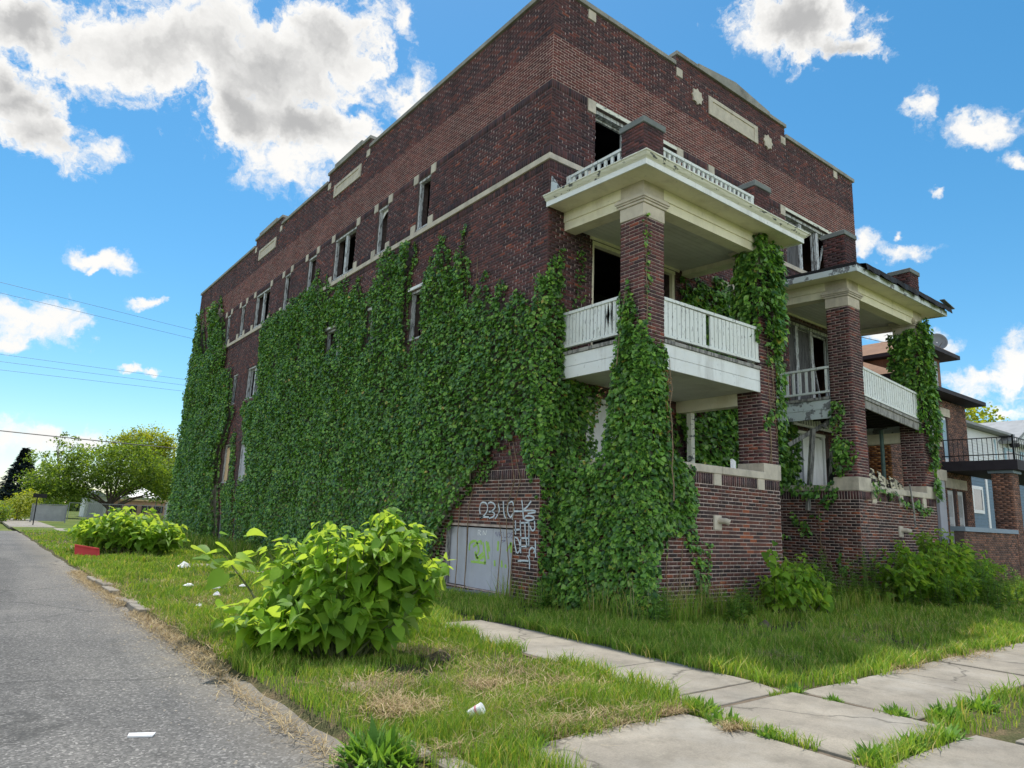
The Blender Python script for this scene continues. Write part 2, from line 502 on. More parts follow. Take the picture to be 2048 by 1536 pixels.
def peel_mat(name, paint, under, thr=0.52, scale=5.0, stretch=(1, 1, 1)):
    q = NT(name, 0.7, 0.3)
    n1 = q.noise(q.pos(stretch), scale, 6, 0.6)
    msk = q.ramp(n1, [(thr, (0, 0, 0)), (thr + 0.03, (1, 1, 1))])
    n2 = q.noise(q.pos(), 30, 3, 0.6)
    u = q.mix(0.8, under, q.ramp(n2, [(0.3, (0.5, 0.5, 0.5)), (0.7, (1.4, 1.4, 1.4))]), 'MULTIPLY')
    pt = q.mix(0.5, paint, q.ramp(q.noise(q.pos(), 3, 4), [(0.3, (0.85, 0.84, 0.78)), (0.7, (1.05, 1.05, 1.05))]), 'MULTIPLY')
    q.color(q.mix(msk, pt, u))
    q.bump(msk, -0.4, 0.004)
    return q.m
M['peel'] = peel_mat('peeling_white_paint', (0.78, 0.77, 0.68), (0.12, 0.13, 0.135), 0.585, 2.2, (2.2, 2.2, 7))
M['peel_blue'] = peel_mat('peeling_pale_paint', (0.62, 0.68, 0.70), (0.22, 0.23, 0.24), 0.55, 3.5)
M['frame'] = peel_mat('weathered_window_paint', (0.56, 0.58, 0.60), (0.24, 0.24, 0.245), 0.52, 6.0, (3, 3, 0.7))
M['rail'] = peel_mat('flaking_rail_paint', (0.76, 0.79, 0.78), (0.36, 0.37, 0.36), 0.60, 9.0, (3, 3, 0.8))
M['oldwood'] = peel_mat('bare_grey_wood', (0.34, 0.33, 0.31), (0.15, 0.145, 0.14), 0.5, 4.0, (6, 6, 0.6))
M['darkwood'] = peel_mat('dark_weathered_board', (0.10, 0.098, 0.10), (0.05, 0.048, 0.05), 0.5, 4.0, (6, 6, 0.6))
M['char'] = rough_mat('charred_wood', (0.03, 0.028, 0.026), 0.4, 12, 0.9, 0.4)
M['lath'] = peel_mat('broken_painted_board', (0.68, 0.62, 0.44), (0.05, 0.04, 0.035), 0.5, 3.0, (1, 3, 3))
# ground surfaces
q = NT('asphalt', 0.9, 0.2)
p = q.pos()
sp = q.n('ShaderNodeTexVoronoi', {'Vector': p, 'Scale': 70.0}).outputs['Color']
spv = q.n('ShaderNodeSeparateColor', {'Color': sp}).outputs[0]
c = q.ramp(spv, [(0.0, (0.085, 0.083, 0.08)), (0.55, (0.135, 0.132, 0.126)), (0.86, (0.17, 0.165, 0.157)), (1.0, (0.30, 0.29, 0.275))])
c = q.mix(0.8, c, q.ramp(q.noise(p, 0.7, 6, 0.6), [(0.3, (0.74, 0.74, 0.75)), (0.7, (1.2, 1.18, 1.15))]), 'MULTIPLY')
c = q.mix(0.75, c, q.ramp(q.noise(q.pos((0.9, 0.07, 1)), 1.0, 5, 0.6), [(0.36, (0.70, 0.70, 0.71)), (0.5, (1, 1, 1)), (0.66, (1.22, 1.2, 1.17))]), 'MULTIPLY')
c = q.mix(q.ramp(q.noise(p, 1.9, 7, 0.7), [(0.60, (0, 0, 0)), (0.70, (0.5, 0.5, 0.5))]), c, (0.055, 0.053, 0.05))
edge = q.n('ShaderNodeMapRange', {'Value': q.math('ADD', q.n('ShaderNodeSeparateXYZ', {0: p}).outputs[0], q.math('MULTIPLY', q.noise(p, 1.2, 5), 0.9)), 1: -6.3, 2: -5.5}).outputs[0]
c = q.mix(q.math('MULTIPLY', edge, 0.6), c, (0.25, 0.22, 0.175))
vo = q.n('ShaderNodeTexVoronoi', {'Vector': q.n('ShaderNodeMix', {0: 0.35, 4: p, 5: q.n('ShaderNodeTexNoise', {'Vector': p, 'Scale': 1.3, 'Detail': 4}).outputs['Color']}, data_type='VECTOR').outputs[1], 'Scale': 0.42}, feature='DISTANCE_TO_EDGE').outputs['Distance']
crk = q.ramp(vo, [(0.0, (1, 1, 1)), (0.011, (0, 0, 0))])
c = q.mix(q.math('MULTIPLY', crk, 0.55), c, (0.04, 0.04, 0.038))
q.color(c)
q.bump(spv, 0.5, 0.006)
M['asphalt'] = q.m
q = NT('old_concrete', 0.88, 0.2)
p = q.pos()
c = q.mix(1.0, (0.30, 0.27, 0.225), q.ramp(q.noise(p, 1.1, 7, 0.65), [(0.3, (0.72, 0.72, 0.72)), (0.7, (1.14, 1.13, 1.10))]), 'MULTIPLY')
c = q.mix(0.5, c, q.ramp(q.noise(p, 90, 2, 0.5), [(0.3, (0.7, 0.7, 0.7)), (0.7, (1.2, 1.2, 1.2))]), 'MULTIPLY')
c = q.mix(q.ramp(q.noise(p, 2.6, 8, 0.75), [(0.48, (0, 0, 0)), (0.66, (0.6, 0.6, 0.6))]), c, (0.15, 0.135, 0.11))
c = q.mix(q.ramp(q.noise(p, 0.9, 6, 0.7), [(0.5, (0, 0, 0)), (0.7, (0.5, 0.5, 0.5))]), c, (0.38, 0.36, 0.32))
cv = q.n('ShaderNodeTexVoronoi', {'Vector': q.n('ShaderNodeMix', {0: 0.4, 4: p, 5: q.n('ShaderNodeTexNoise', {'Vector': p, 'Scale': 2.0, 'Detail': 5}).outputs['Color']}, data_type='VECTOR').outputs[1], 'Scale': 0.55}, feature='DISTANCE_TO_EDGE').outputs['Distance']
c = q.mix(q.ramp(cv, [(0.0, (0.75, 0.75, 0.75)), (0.007, (0, 0, 0))]), c, (0.06, 0.055, 0.045))
c = q.mix(q.ramp(q.noise(p, 45, 3, 0.6), [(0.62, (0, 0, 0)), (0.68, (0.5, 0.5, 0.5))]), c, (0.18, 0.165, 0.14))
q.color(c)
q.bump(q.noise(p, 120, 3, 0.6), 0.25, 0.004)
M['concrete'] = q.m
q = NT('lawn_soil', 0.95, 0.1)
p = q.pos()
c = q.ramp(q.noise(p, 3.0, 8, 0.75), [(0.3, (0.05, 0.06, 0.025)), (0.5, (0.085, 0.085, 0.04)), (0.6, (0.14, 0.11, 0.065)), (0.75, (0.22, 0.17, 0.10))])
c = q.mix(0.9, c, q.ramp(q.noise(p, 70, 4, 0.7), [(0.3, (0.4, 0.4, 0.4)), (0.7, (1.6, 1.55, 1.5))]), 'MULTIPLY')
q.color(c)
q.bump(q.noise(p, 30, 4, 0.6), 0.6, 0.03)
M['soil'] = q.m
q = NT('far_grass', 0.95, 0.1)
p = q.pos()
c = q.ramp(q.noise(p, 0.25, 6, 0.65), [(0.3, (0.06, 0.10, 0.02)), (0.55, (0.12, 0.15, 0.035)), (0.75, (0.2, 0.19, 0.08))])
c = q.mix(0.6, c, q.ramp(q.noise(p, 6, 4, 0.6), [(0.3, (0.6, 0.6, 0.6)), (0.7, (1.35, 1.35, 1.35))]), 'MULTIPLY')
q.color(c)
M['fargrass'] = q.m
M['dirt'] = rough_mat('bare_dirt', (0.14, 0.11, 0.08), 0.4, 12, 0.95, 0.6, None, 1, 0, 40)
# foliage
def leaf_mat(name, stops, trans, tamt=0.35, rough=0.45, spec=0.35, island=True, under=None):
    q = NT(name, rough, spec)
    c = q.ramp(q.rnd(island), stops)
    if under:
        c = q.mix(q.math('MULTIPLY', q.n('ShaderNodeNewGeometry').outputs['Backfacing'], 0.65), c, under)
        c = q.mix(q.ramp(q.noise(q.pos(), 9.0, 5, 0.7), [(0.66, (0, 0, 0)), (0.72, (0.5, 0.5, 0.5))]), c, (0.22, 0.20, 0.06))
    c = q.mix(0.55, c, q.ramp(q.noise(q.pos(), 1.3, 4, 0.6), [(0.3, (0.62, 0.66, 0.62)), (0.7, (1.3, 1.25, 1.2))]), 'MULTIPLY')
    q.color(c)
    tb = q.n('ShaderNodeBsdfTranslucent')
    tc_ = q.mix(1.0, c, trans, 'MULTIPLY')
    q.l(tc_, tb.inputs['Color'])
    ms = q.n('ShaderNodeMixShader', {0: tamt})
    q.l(q.b.outputs[0], ms.inputs[1]); q.l(tb.outputs[0], ms.inputs[2])
    out = [n for n in q.t.nodes if n.type == 'OUTPUT_MATERIAL'][0]
    q.l(ms.outputs[0], out.inputs['Surface'])
    return q.m
S_IVY = [(0.0, (0.0312, 0.085, 0.0225)), (0.25, (0.0688, 0.17, 0.036)), (0.6, (0.1313, 0.29, 0.0488)), (0.93, (0.225, 0.43, 0.0675)), (0.992, (0.325, 0.46, 0.075)), (1.0, (0.5, 0.32, 0.09))]
M['ivy'] = leaf_mat('ivy_leaf', S_IVY, (1.6, 1.6, 0.6), 0.22, 0.38, 0.5)
M['ivy_one'] = leaf_mat('ivy_single_leaf', [(0.0, (0.10, 0.22, 0.036)), (0.6, (0.19, 0.37, 0.052)), (0.97, (0.30, 0.50, 0.075)), (1.0, (0.34, 0.40, 0.09))], (1.6, 1.6, 0.6), 0.22, 0.38, 0.5, island=False)
S_CAT = [(0.0, (0.092, 0.197, 0.0257)), (0.5, (0.1748, 0.3318, 0.0356)), (1.0, (0.2576, 0.4355, 0.0495))]
M['cat'] = leaf_mat('catalpa_leaf', S_CAT, (2.0, 1.75, 0.4), 0.5, 0.55, 0.25, under=(0.30, 0.42, 0.20))
M['cat_one'] = leaf_mat('catalpa_single_leaf', S_CAT, (2.0, 1.75, 0.4), 0.5, 0.55, 0.25, island=False, under=(0.30, 0.42, 0.20))
M['weed'] = leaf_mat('weed_leaf', [(0.0, (0.09, 0.20, 0.04)), (0.6, (0.16, 0.31, 0.06)), (1.0, (0.25, 0.40, 0.08))], (1.7, 1.6, 0.5), 0.32, 0.55, 0.25)
M['grass'] = leaf_mat('grass_blade', [(0.0, (0.12, 0.23, 0.034)), (0.45, (0.20, 0.35, 0.045)), (0.76, (0.29, 0.40, 0.06)), (0.88, (0.40, 0.42, 0.11)), (1.0, (0.55, 0.46, 0.22))], (1.5, 1.4, 0.5), 0.32, 0.6, 0.2)
M['straw'] = leaf_mat('dry_straw', [(0.0, (0.24, 0.17, 0.09)), (0.6, (0.40, 0.31, 0.17)), (1.0, (0.52, 0.43, 0.27))], (1.2, 1.1, 0.8), 0.15, 0.8, 0.15)
M['tree_g'] = leaf_mat('tree_leaf', [(0.0, (0.06, 0.11, 0.024)), (0.6, (0.12, 0.19, 0.036)), (1.0, (0.19, 0.26, 0.05))], (2.6, 2.4, 0.6), 0.4, 0.6, 0.2)
M['tree_y'] = leaf_mat('pale_tree_leaf', [(0.0, (0.14, 0.19, 0.03)), (0.6, (0.24, 0.28, 0.04)), (1.0, (0.34, 0.36, 0.06))], (2.4, 2.2, 0.5), 0.4, 0.6, 0.2)
M['spruce'] = leaf_mat('spruce_needle', [(0.0, (0.010, 0.02, 0.022)), (1.0, (0.03, 0.05, 0.05))], (1, 1, 1), 0.1, 0.7, 0.2)
M['bark'] = rough_mat('bark', (0.075, 0.06, 0.048), 0.4, 8, 0.95, 0.5)
M['stem'] = rough_mat('green_stem', (0.10, 0.12, 0.045), 0.3, 10, 0.7, 0.1)
M['vine'] = rough_mat('dry_vine', (0.24, 0.17, 0.11), 0.35, 14, 0.9, 0.2)
# others
M['shingle'] = rough_mat('brown_shingle', (0.27, 0.165, 0.11), 0.25, 3, 0.9, 0.4, (0.10, 0.07, 0.055), 1.5, 0.6, 20)
M['eave_dark'] = rough_mat('dark_eave_paint', (0.035, 0.03, 0.038), 0.2, 4, 0.7, 0.1)
M['grey_roof'] = rough_mat('grey_roof', (0.30, 0.31, 0.32), 0.15, 2, 0.9, 0.2)
M['siding'] = rough_mat('white_siding', (0.66, 0.68, 0.70), 0.05, 3, 0.6, 0.05)
M['siding_blue'] = rough_mat('blue_siding', (0.12, 0.19, 0.26), 0.1, 3, 0.6, 0.05)
M['trim_blue'] = rough_mat('pale_blue_trim', (0.36, 0.52, 0.62), 0.08, 3, 0.6, 0.05)
M['sill_blue'] = rough_mat('grey_blue_sill', (0.24, 0.30, 0.37), 0.1, 3, 0.7, 0.05)
M['iron'] = rough_mat('black_iron', (0.015, 0.015, 0.017), 0.2, 10, 0.5, 0.05)
M['red'] = rough_mat('faded_red_board', (0.50, 0.05, 0.05), 0.15, 4, 0.6, 0.05)
M['white'] = rough_mat('white_plastic', (0.80, 0.80, 0.80), 0.04, 10, 0.5, 0.03)
M['spray'] = rough_mat('pale_spray_paint', (0.58, 0.63, 0.68), 0.15, 8, 0.7, 0.05)
M['spray_green'] = rough_mat('green_spray_paint', (0.38, 0.62, 0.13), 0.15, 6, 0.7, 0.03)
M['spray_ink'] = rough_mat('violet_marker', (0.14, 0.12, 0.24), 0.1, 8, 0.7, 0.03)
M['grey_metal'] = rough_mat('grey_metal', (0.22, 0.23, 0.25), 0.1, 5, 0.5, 0.05)
q = NT('dusty_glass', 0.12, 0.5)
q.color((0.03, 0.035, 0.045))
M['glass'] = q.m
M['pink'] = rough_mat('pale_brick_shed', (0.42, 0.27, 0.19), 0.15, 4)
M['water_pipe'] = rough_mat('teal_pipe', (0.09, 0.14, 0.13), 0.2, 5)

# ------------------------------------------------------------------ ground, road, pavements
def grid_sheet(name, x0, x1, y0, y1, nx, ny, hfun, mat, kind='structure', parent=None):
    xs = np.linspace(x0, x1, nx + 1); ys = np.linspace(y0, y1, ny + 1)
    X, Y = np.meshgrid(xs, ys)
    V = np.stack([X, Y, hfun(X, Y)], -1).reshape(-1, 3)
    i = np.arange(nx * ny); r_, c_ = i // nx, i % nx
    a = r_ * (nx + 1) + c_
    F = np.stack([a, a + 1, a + nx + 2, a + nx + 1], 1)
    return np_mesh(name, V, F, mat, parent, smooth=True, kind=kind)
grid_sheet('ground', -900, 900, -300, 1500, 18, 18, lambda X, Y: X * 0 - 0.16, M['fargrass'])
road = MB()
road.poly([(-16, -60, -0.05), (-6.0, -60, -0.05), (-6.0, 34.5, -0.05), (-16, 34.5, -0.05)])
road.build('road', M['asphalt'], kind='structure')
def edge_x(Y):
    """where the lawn meets the road"""
    return -6.08 + 0.10 * (vnoise(Y * 0 + 3.0, Y, 0.9, 4) - 0.5) + 0.06 * (vnoise(Y * 0 + 9.0, Y, 4.0, 6) - 0.5)
def lawn_h(X, Y):
    h = 0.035 * (vnoise(X, Y, 0.8, 2) - 0.5) + 0.03 * (vnoise(X, Y, 3.0, 3) - 0.5)
    h = np.where((Y < -5.85) | ((X < -1.8) & (X > -3.3) & (Y < -1.0)), h * 0.2 - 0.004, h)
    h = np.where(np.hypot(X + 4.0, Y + 3.2) < 0.5, h - 0.03, h)
    return h
def lawn_sheet(name, x0, x1, y0, y1, nx, ny, mat, road_edge=False):
    xs = np.linspace(0, 1, nx + 1); ys = np.linspace(y0, y1, ny + 1)
    T, Y = np.meshgrid(xs, ys)
    e = edge_x(Y) if road_edge else Y * 0 + x0
    X = e + (x1 - e) * T
    H = lawn_h(X, Y)
    if road_edge: H = np.where(T < 0.5 / nx, -0.07, H)
    V = np.stack([X, Y, H], -1).reshape(-1, 3)
    i = np.arange(nx * ny); r_, c_ = i // nx, i % nx
    a = r_ * (nx + 1) + c_
    return np_mesh(name, V, np.stack([a, a + 1, a + nx + 2, a + nx + 1], 1), mat, smooth=True, kind='structure')
lawn_sheet('lawn_ground', -6.1, 0.0, -9.4, 32, 70, 300, M['soil'], True)
lawn_sheet('lawn_ground', 0.0, 60.0, -9.4, 1.0, 160, 60, M['soil'])
lawn_sheet('lawn_ground', -6.1, 60.0, 32.0, 140, 30, 40, M['fargrass'])
lawn_sheet('lawn_ground', 12.95, 60.0, 1.0, 32.0, 24, 20, M['fargrass'])

pav = empty('pavement', (-2, -6, 0), kind='structure')
def slab(pts, z=0.02, t=0.12, name='paving_slab', mat='concrete', tilt=0.0):
    mb = MB()
    n = len(pts); cx = sum(p[0] for p in pts) / n; cy = sum(p[1] for p in pts) / n
    out = []
    for i in range(n):             # slightly worn edges
        a, b = pts[i], pts[(i + 1) % n]
        L_ = math.hypot(b[0] - a[0], b[1] - a[1]); k_ = max(1, int(L_ / 0.18))
        for j in range(k_):
            t_ = j / k_; w = 0.016 if 0 < j else 0.035
            x = a[0] + (b[0] - a[0]) * t_; y = a[1] + (b[1] - a[1]) * t_
            d = math.hypot(cx - x, cy - y)
            s_ = random.uniform(0, w) / d
            out.append((x + (cx - x) * s_, y + (cy - y) * s_, z - t + tilt * (x - cx)))
    mb.slab(out, (0, 0, t))
    return mb.build(name, M[mat], pav, bevel=0.006)
bed = MB()
bed.poly([(-3.40, -7.42, 0.010), (-1.9, -7.42, 0.010), (-1.9, -1.3, 0.010), (-2.95, -1.3, 0.010)]); bed.poly([(-1.89, -7.08, 0.0105), (22, -7.08, 0.0105), (22, -6.1, 0.0105), (-1.89, -6.1, 0.0105)]); bed.poly([(-5.15, -9.3, 0.0095), (-3.41, -9.3, 0.0095), (-3.41, -6.1, 0.0095), (-5.15, -6.1, 0.0095)])
bed.build('joint_bed', M['dirt'], pav)
YS = [-1.15, -2.72, -4.50, -5.62]
XL = lambda y: -2.98 - 0.03 * (-(y + 1)) + (0.1 if y > -2 else 0)
XR = lambda y: -1.88 - (0.15 if y > -1.5 else 0)
for a, b in zip(YS[:-1], YS[1:]):
    slab([(XL(b), b + 0.003), (XR(b), b + 0.003), (XR(a), a - 0.003), (XL(a), a - 0.003)])
slab([(-3.10, -6.02), (-2.0, -6.0), (-1.9, -5.635), (-3.12, -5.635)])
slab([(-3.40, -7.38), (-1.97, -7.40), (-2.0, -6.08), (-3.40, -6.10)], z=0.03, tilt=0.004)
x = -1.86
while x < 22:
    e = x + 1.55
    slab([(x + 0.003, -7.12), (e - 0.003, -7.12), (e - 0.003, -6.06 + random.uniform(-0.02, 0.02)), (x + 0.003, -6.06 + random.uniform(-0.02, 0.02))], z=0.02 + random.uniform(-0.006, 0.006))
    x = e
slab([(-5.25, -7.6), (-3.47, -7.6), (-3.47, -6.02), (-4.3, -5.98), (-5.2, -6.02)], z=0.018)
slab([(-5.2, -9.3), (-3.5, -9.3), (-3.5, -7.62), (-5.25, -7.62)], z=0.018)
slab([(-3.42, -9.3), (-1.9, -9.3), (-1.95, -7.55), (-3.42, -7.5)], z=0.02)
slab([(-0.27, -9.3), (1.4, -9.3), (1.4, -7.8), (-0.27, -7.8)], z=0.02)
slab([(-1.86, -9.3), (-0.3, -9.3), (-0.3, -7.8), (-1.86, -7.78)], z=0.02)
# fragments of an old path lost in the grass beside the ivy wall, and a bit by the road
for cx, cy, w, h in ((-2.6, 2.6, 0.5, 0.9), (-2.9, 4.2, 0.45, 0.7), (-2.5, 5.6, 0.6, 0.8), (-2.8, 7.4, 0.5, 1.0), (-3.3, 9.8, 0.5, 0.9), (-5.32, -4.05, 0.3, 0.26), (-3.0, 0.6, 0.35, 0.5)):
    pts = [(cx + w * math.cos(a) * random.uniform(0.75, 1.1), cy + h * math.sin(a) * random.uniform(0.75, 1.1)) for a in np.linspace(0, 2 * math.pi, 7)[:-1]]
    slab(pts, z=0.025, name='slab_fragment')
slab([(-6.0, 17.4), (-4.9, 17.4), (-4.9, 19.2), (-6.0, 19.2)], z=0.02, name='driveway_apron')
for a, b in ((40, 46), (46.05, 54), (54.05, 62)):
    slab([(-6.2, a), (-3.9, a), (-3.9, b), (-6.2, b)], z=0.01, name='far_walk_slab')
slab([(-4.3, 34), (-2.6, 34), (-2.9, 38.5), (-4.2, 38.5)], z=0.01, name='far_walk_slab')
kerb = empty('kerb', (-6.05, 0, 0), kind='structure')
for (y0, y1, zt, dx) in ((-6.3, -5.85, 0.03, 0.36), (-5.83, -5.35, 0.035, 0.28), (1.45, 2.15, 0.03, 0.0), (2.17, 2.8, 0.045, 0.02), (2.83, 3.3, 0.02, -0.03), (4.0, 4.9, 0.04, 0.0), (4.93, 5.9, 0.05, 0.03), (5.95, 6.9, 0.03, 0.0)):
    mb = MB()
    w = 0.17 if y0 > 0 else 0.15
    mb.box(-6.10 + dx - w / 2 + 0.03, y0, -0.12, -6.10 + dx + w / 2 + 0.03, y1, zt)
    mb.v = [(p[0] + random.uniform(-0.015, 0.015), p[1] + random.uniform(-0.02, 0.02), p[2] + (random.uniform(-0.02, 0.015) if p[2] > 0 else 0)) for p in mb.v]
    mb.build('kerb_stone', M['concrete'], kerb, bevel=0.012)

# ------------------------------------------------------------------ grass
def blades(name, X, Y, Z, H, Wd, mat, lean=0.45, label=None, kind='stuff', flat=0.0, curl=0.35):
    n = len(X)
    a = rng.uniform(0, 2 * math.pi, n); le = rng.uniform(0.05, 1.25, n) * lean
    dx, dy = np.cos(a), np.sin(a)
    face = a + rng.normal(0, 0.6, n) + math.pi / 2
    sx, sy = np.cos(face) * Wd / 2, np.sin(face) * Wd / 2
    h1 = H * 0.55; h2 = H * (1 - flat)
    r1 = H * le * 0.35; r2 = H * (le + curl * rng.uniform(0, 1, n))
    if flat > 0:
        h1 = H * 0 + rng.uniform(0.005, 0.03, n); h2 = rng.uniform(0.0, 0.05, n); r1 = H * 0.5; r2 = H
    b0 = np.stack([X - sx, Y - sy, Z - 0.01], 1); b1 = np.stack([X + sx, Y + sy, Z - 0.01], 1)
    m0 = np.stack([X + dx * r1 - sx * 0.8, Y + dy * r1 - sy * 0.8, Z + h1], 1); m1 = np.stack([X + dx * r1 + sx * 0.8, Y + dy * r1 + sy * 0.8, Z + h1], 1)
    tp = np.stack([X + dx * r2, Y + dy * r2, Z + h2], 1)
    V = np.stack([b0, b1, m1, m0, tp], 1).reshape(-1, 3)
    i = np.arange(n)[:, None] * 5
    F = np.concatenate([i + np.array([[0, 1, 2]]), i + np.array([[0, 2, 3]]), i + np.array([[3, 2, 4]])], 0)
    o = np_mesh(name, V, F, mat, None, kind=kind, top=True)
    if label: o["label"] = label
    return o
def scatter(poly, dens_fn, cap=None):
    a = np.array(poly); x0, y0 = a.min(0); x1, y1 = a.max(0)
    step = 0.5
    xs, ys = [], []
    gx = np.arange(x0, x1, step); gy = np.arange(y0, y1, step)
    GX, GY = np.meshgrid(gx, gy)
    GX, GY = GX.ravel(), GY.ravel()
    dn = dens_fn(GX + step / 2, GY + step / 2)
    cnt = rng.poisson(np.maximum(dn, 0) * step * step)
    X = np.repeat(GX, cnt) + rng.uniform(0, step, cnt.sum()); Y = np.repeat(GY, cnt) + rng.uniform(0, step, cnt.sum())
    k = inpoly(X, Y, poly)
    return X[k], Y[k]
def camd(X, Y):
    return np.hypot(X - CAM[0], Y - CAM[1])
BARE = [(-4.0, -3.2, 0.42), (-5.25, -4.1, 0.45), (-5.45, -4.85, 0.28), (-4.7, -3.7, 0.35), (1.8, -3.7, 0.55), (2.8, -3.3, 0.3), (-0.6, -3.1, 0.2), (3.6, -3.6, 0.3), (0.4, -2.6, 0.25), (-4.6, -2.2, 0.9), (-5.0, 0.6, 0.4), (-4.5, -4.6, 0.22), (-3.75, -4.9, 0.2)]
PATHS = [(-2.6, 2.6, 0.5), (-2.9, 4.2, 0.45), (-2.5, 5.6, 0.6), (-2.8, 7.4, 0.6), (-3.3, 9.8, 0.6), (-3.0, 0.6, 0.3)]
def thin(X, Y):
    k = np.ones(len(X))
    for bx_, by_, r_ in BARE + PATHS:
        k *= np.clip((np.hypot(X - bx_, Y - by_) / r_ - 0.55) * 2.2, 0.12, 1)
    pn = vnoise(X, Y, 1.6, 12)
    k *= np.clip(0.45 + 1.5 * (pn - 0.25), 0.25, 1.25)
    return k
def grass_patch(poly, base, hmin, hmax, label, mat='grass', name='grass', wmul=1.0):
    X, Y = scatter(poly, lambda x, y: np.clip(base * (6.5 / camd(x, y)) ** 1.7, 60, base * 1.2))
    k = rng.uniform(0, 1, len(X)) < thin(X, Y)
    X, Y = X[k], Y[k]
    k = ~((X < edge_x(Y) + 0.05) & (Y > -5.5)); X, Y = X[k], Y[k]
    cl = vnoise(X, Y, 2.2, 21) * 0.7 + vnoise(X, Y, 7.0, 22) * 0.3
    H = (hmin + (hmax - hmin) * cl ** 1.3) * rng.uniform(0.55, 1.15, len(X))
    W_ = np.clip(0.0012 * camd(X, Y), 0.006, 0.03) * wmul * rng.uniform(0.7, 1.2, len(X))
    return blades(name, X, Y, lawn_h(X, Y), H, W_, M[mat], label=label)
verge = [(-6.15, -5.4), (-5.75, -5.95), (-5.2, -5.9), (-3.3, -5.9), (-3.12, -5.5), (-3.05, -1.4), (-2.6, -1.0), (-2.1, -1.0), (-1.85, -1.5), (-1.8, -5.9), (-0.02, -5.95), (-0.02, 0), (0.4, 0.0), (0.38, -2.1), (8, -2.12), (60, -2.12), (60, -5.95), (-1.8, -6.02), (-1.9, -5.9)]
pA = [(-6.15, -5.45), (-5.85, -6.0), (-5.8, -9.2), (-5.2, -9.2), (-5.15, -6.0), (-3.35, -6.0), (-3.16, -5.5), (-3.05, -1.3), (-2.6, -1.08), (-1.9, -1.1), (-0.03, -1.1), (-0.03, 16), (-6.2, 16)]
grass_patch(pA, 3400, 0.05, 0.22, 'grass of the corner verge between the road and the ivy wall')
pB = [(-1.86, -6.03), (-1.84, -1.12), (0.38, -1.12), (0.38, -2.15), (4.6, -2.15), (4.6, -0.05), (7.7, -0.05), (7.7, -2.15), (22, -2.15), (22, -6.03)]
grass_patch(pB, 3400, 0.06, 0.26, 'grass of the front lawn before the porches')
grass_patch([(22, 0), (22, -6.03), (45, -6.0), (45, 0)], 1500, 0.15, 0.5, 'longer sunlit grass by the neighbouring porch', wmul=1.6)
pC = [(-1.85, -7.15), (22, -7.15), (22, -7.75), (-0.3, -7.77), (-1.9, -7.55), (-2.0, -7.3)]
grass_patch(pC, 2400, 0.06, 0.16, 'grass strip between the pavement slabs')
pD = [(-6.2, 16), (-0.5, 16), (-0.5, 34), (-6.0, 34)]
grass_patch(pD, 1800, 0.05, 0.14, 'far part of the verge grass', wmul=1.3)
# grass pushing up through the joints between slabs
def line_grass(pts, n, hmin, hmax, spread, label, mat='grass'):
    X, Y = [], []
    for (a, b) in zip(pts[:-1], pts[1:]):
        t = rng.uniform(0, 1, n); 
        X.append(a[0] + (b[0] - a[0]) * t + rng.normal(0, spread, n)); Y.append(a[1] + (b[1] - a[1]) * t + rng.normal(0, spread, n))
    X = np.concatenate(X); Y = np.concatenate(Y)
    k = (vnoise(X, Y, 3.5, 31) > 0.48) & (rng.uniform(0, 1, len(X)) < 0.75)
    X, Y = X[k], Y[k]
    H = rng.uniform(hmin, hmax, len(X))
    return blades('grass', X, Y, X * 0 + 0.0, H, np.clip(0.0014 * camd(X, Y), 0.006, 0.02), M[mat], lean=0.8, label=label)
line_grass([(-3.43, -9.0), (-3.43, -7.5), (-3.42, -6.1), (-3.25, -5.9)], 700, 0.04, 0.13, 0.035, 'weedy grass in the joint beside the corner slab')
line_grass([(-3.4, -7.45), (-2.0, -7.46), (-1.3, -7.38)], 900, 0.05, 0.16, 0.05, 'grass fringe along the near edge of the corner slab')
line_grass([(-1.95, -7.3), (-1.97, -6.6), (-1.95, -6.0)], 420, 0.03, 0.10, 0.035, 'grass line between corner slab and front pavement')
line_grass([(-3.3, -6.08), (-2.0, -6.07), (-1.7, -6.03)], 500, 0.03, 0.10, 0.03, 'grass line behind the corner slab')
line_grass([(-3.05, -1.3), (-3.08, -3.0), (-3.15, -5.9)], 1600, 0.06, 0.2, 0.05, 'grass overhanging the left edge of the side path')
line_grass([(-1.9, -1.3), (-1.87, -3.0), (-1.87, -5.9)], 1600, 0.06, 0.22, 0.045, 'grass overhanging the right edge of the side path')
line_grass([(-1.8, -6.04), (2.0, -6.04), (6.0, -6.04), (12.0, -6.04)], 1300, 0.06, 0.22, 0.06, 'grass overhanging the lawn edge of the front pavement')
line_grass([(-1.8, -7.14), (1.0, -7.14), (6.0, -7.14)], 700, 0.05, 0.15, 0.04, 'grass overhanging the near edge of the front pavement')
line_grass([(-5.2, -6.03), (-4.2, -5.98), (-3.45, -6.0)], 500, 0.04, 0.12, 0.05, 'grass overhanging the landing slab')
line_grass([(-6.0, -6.6), (-5.6, -6.1), (-5.3, -6.0)], 260, 0.03, 0.09, 0.06, 'grass around the kerb stones')
line_grass([(-6.75, -5.55), (-6.3, -5.9), (-6.1, -6.2)], 90, 0.02, 0.05, 0.03, 'tufts in the asphalt crack')
line_grass([(-6.5, 0.2), (-6.2, 0.1)], 80, 0.02, 0.05, 0.03, 'tufts in the asphalt crack')
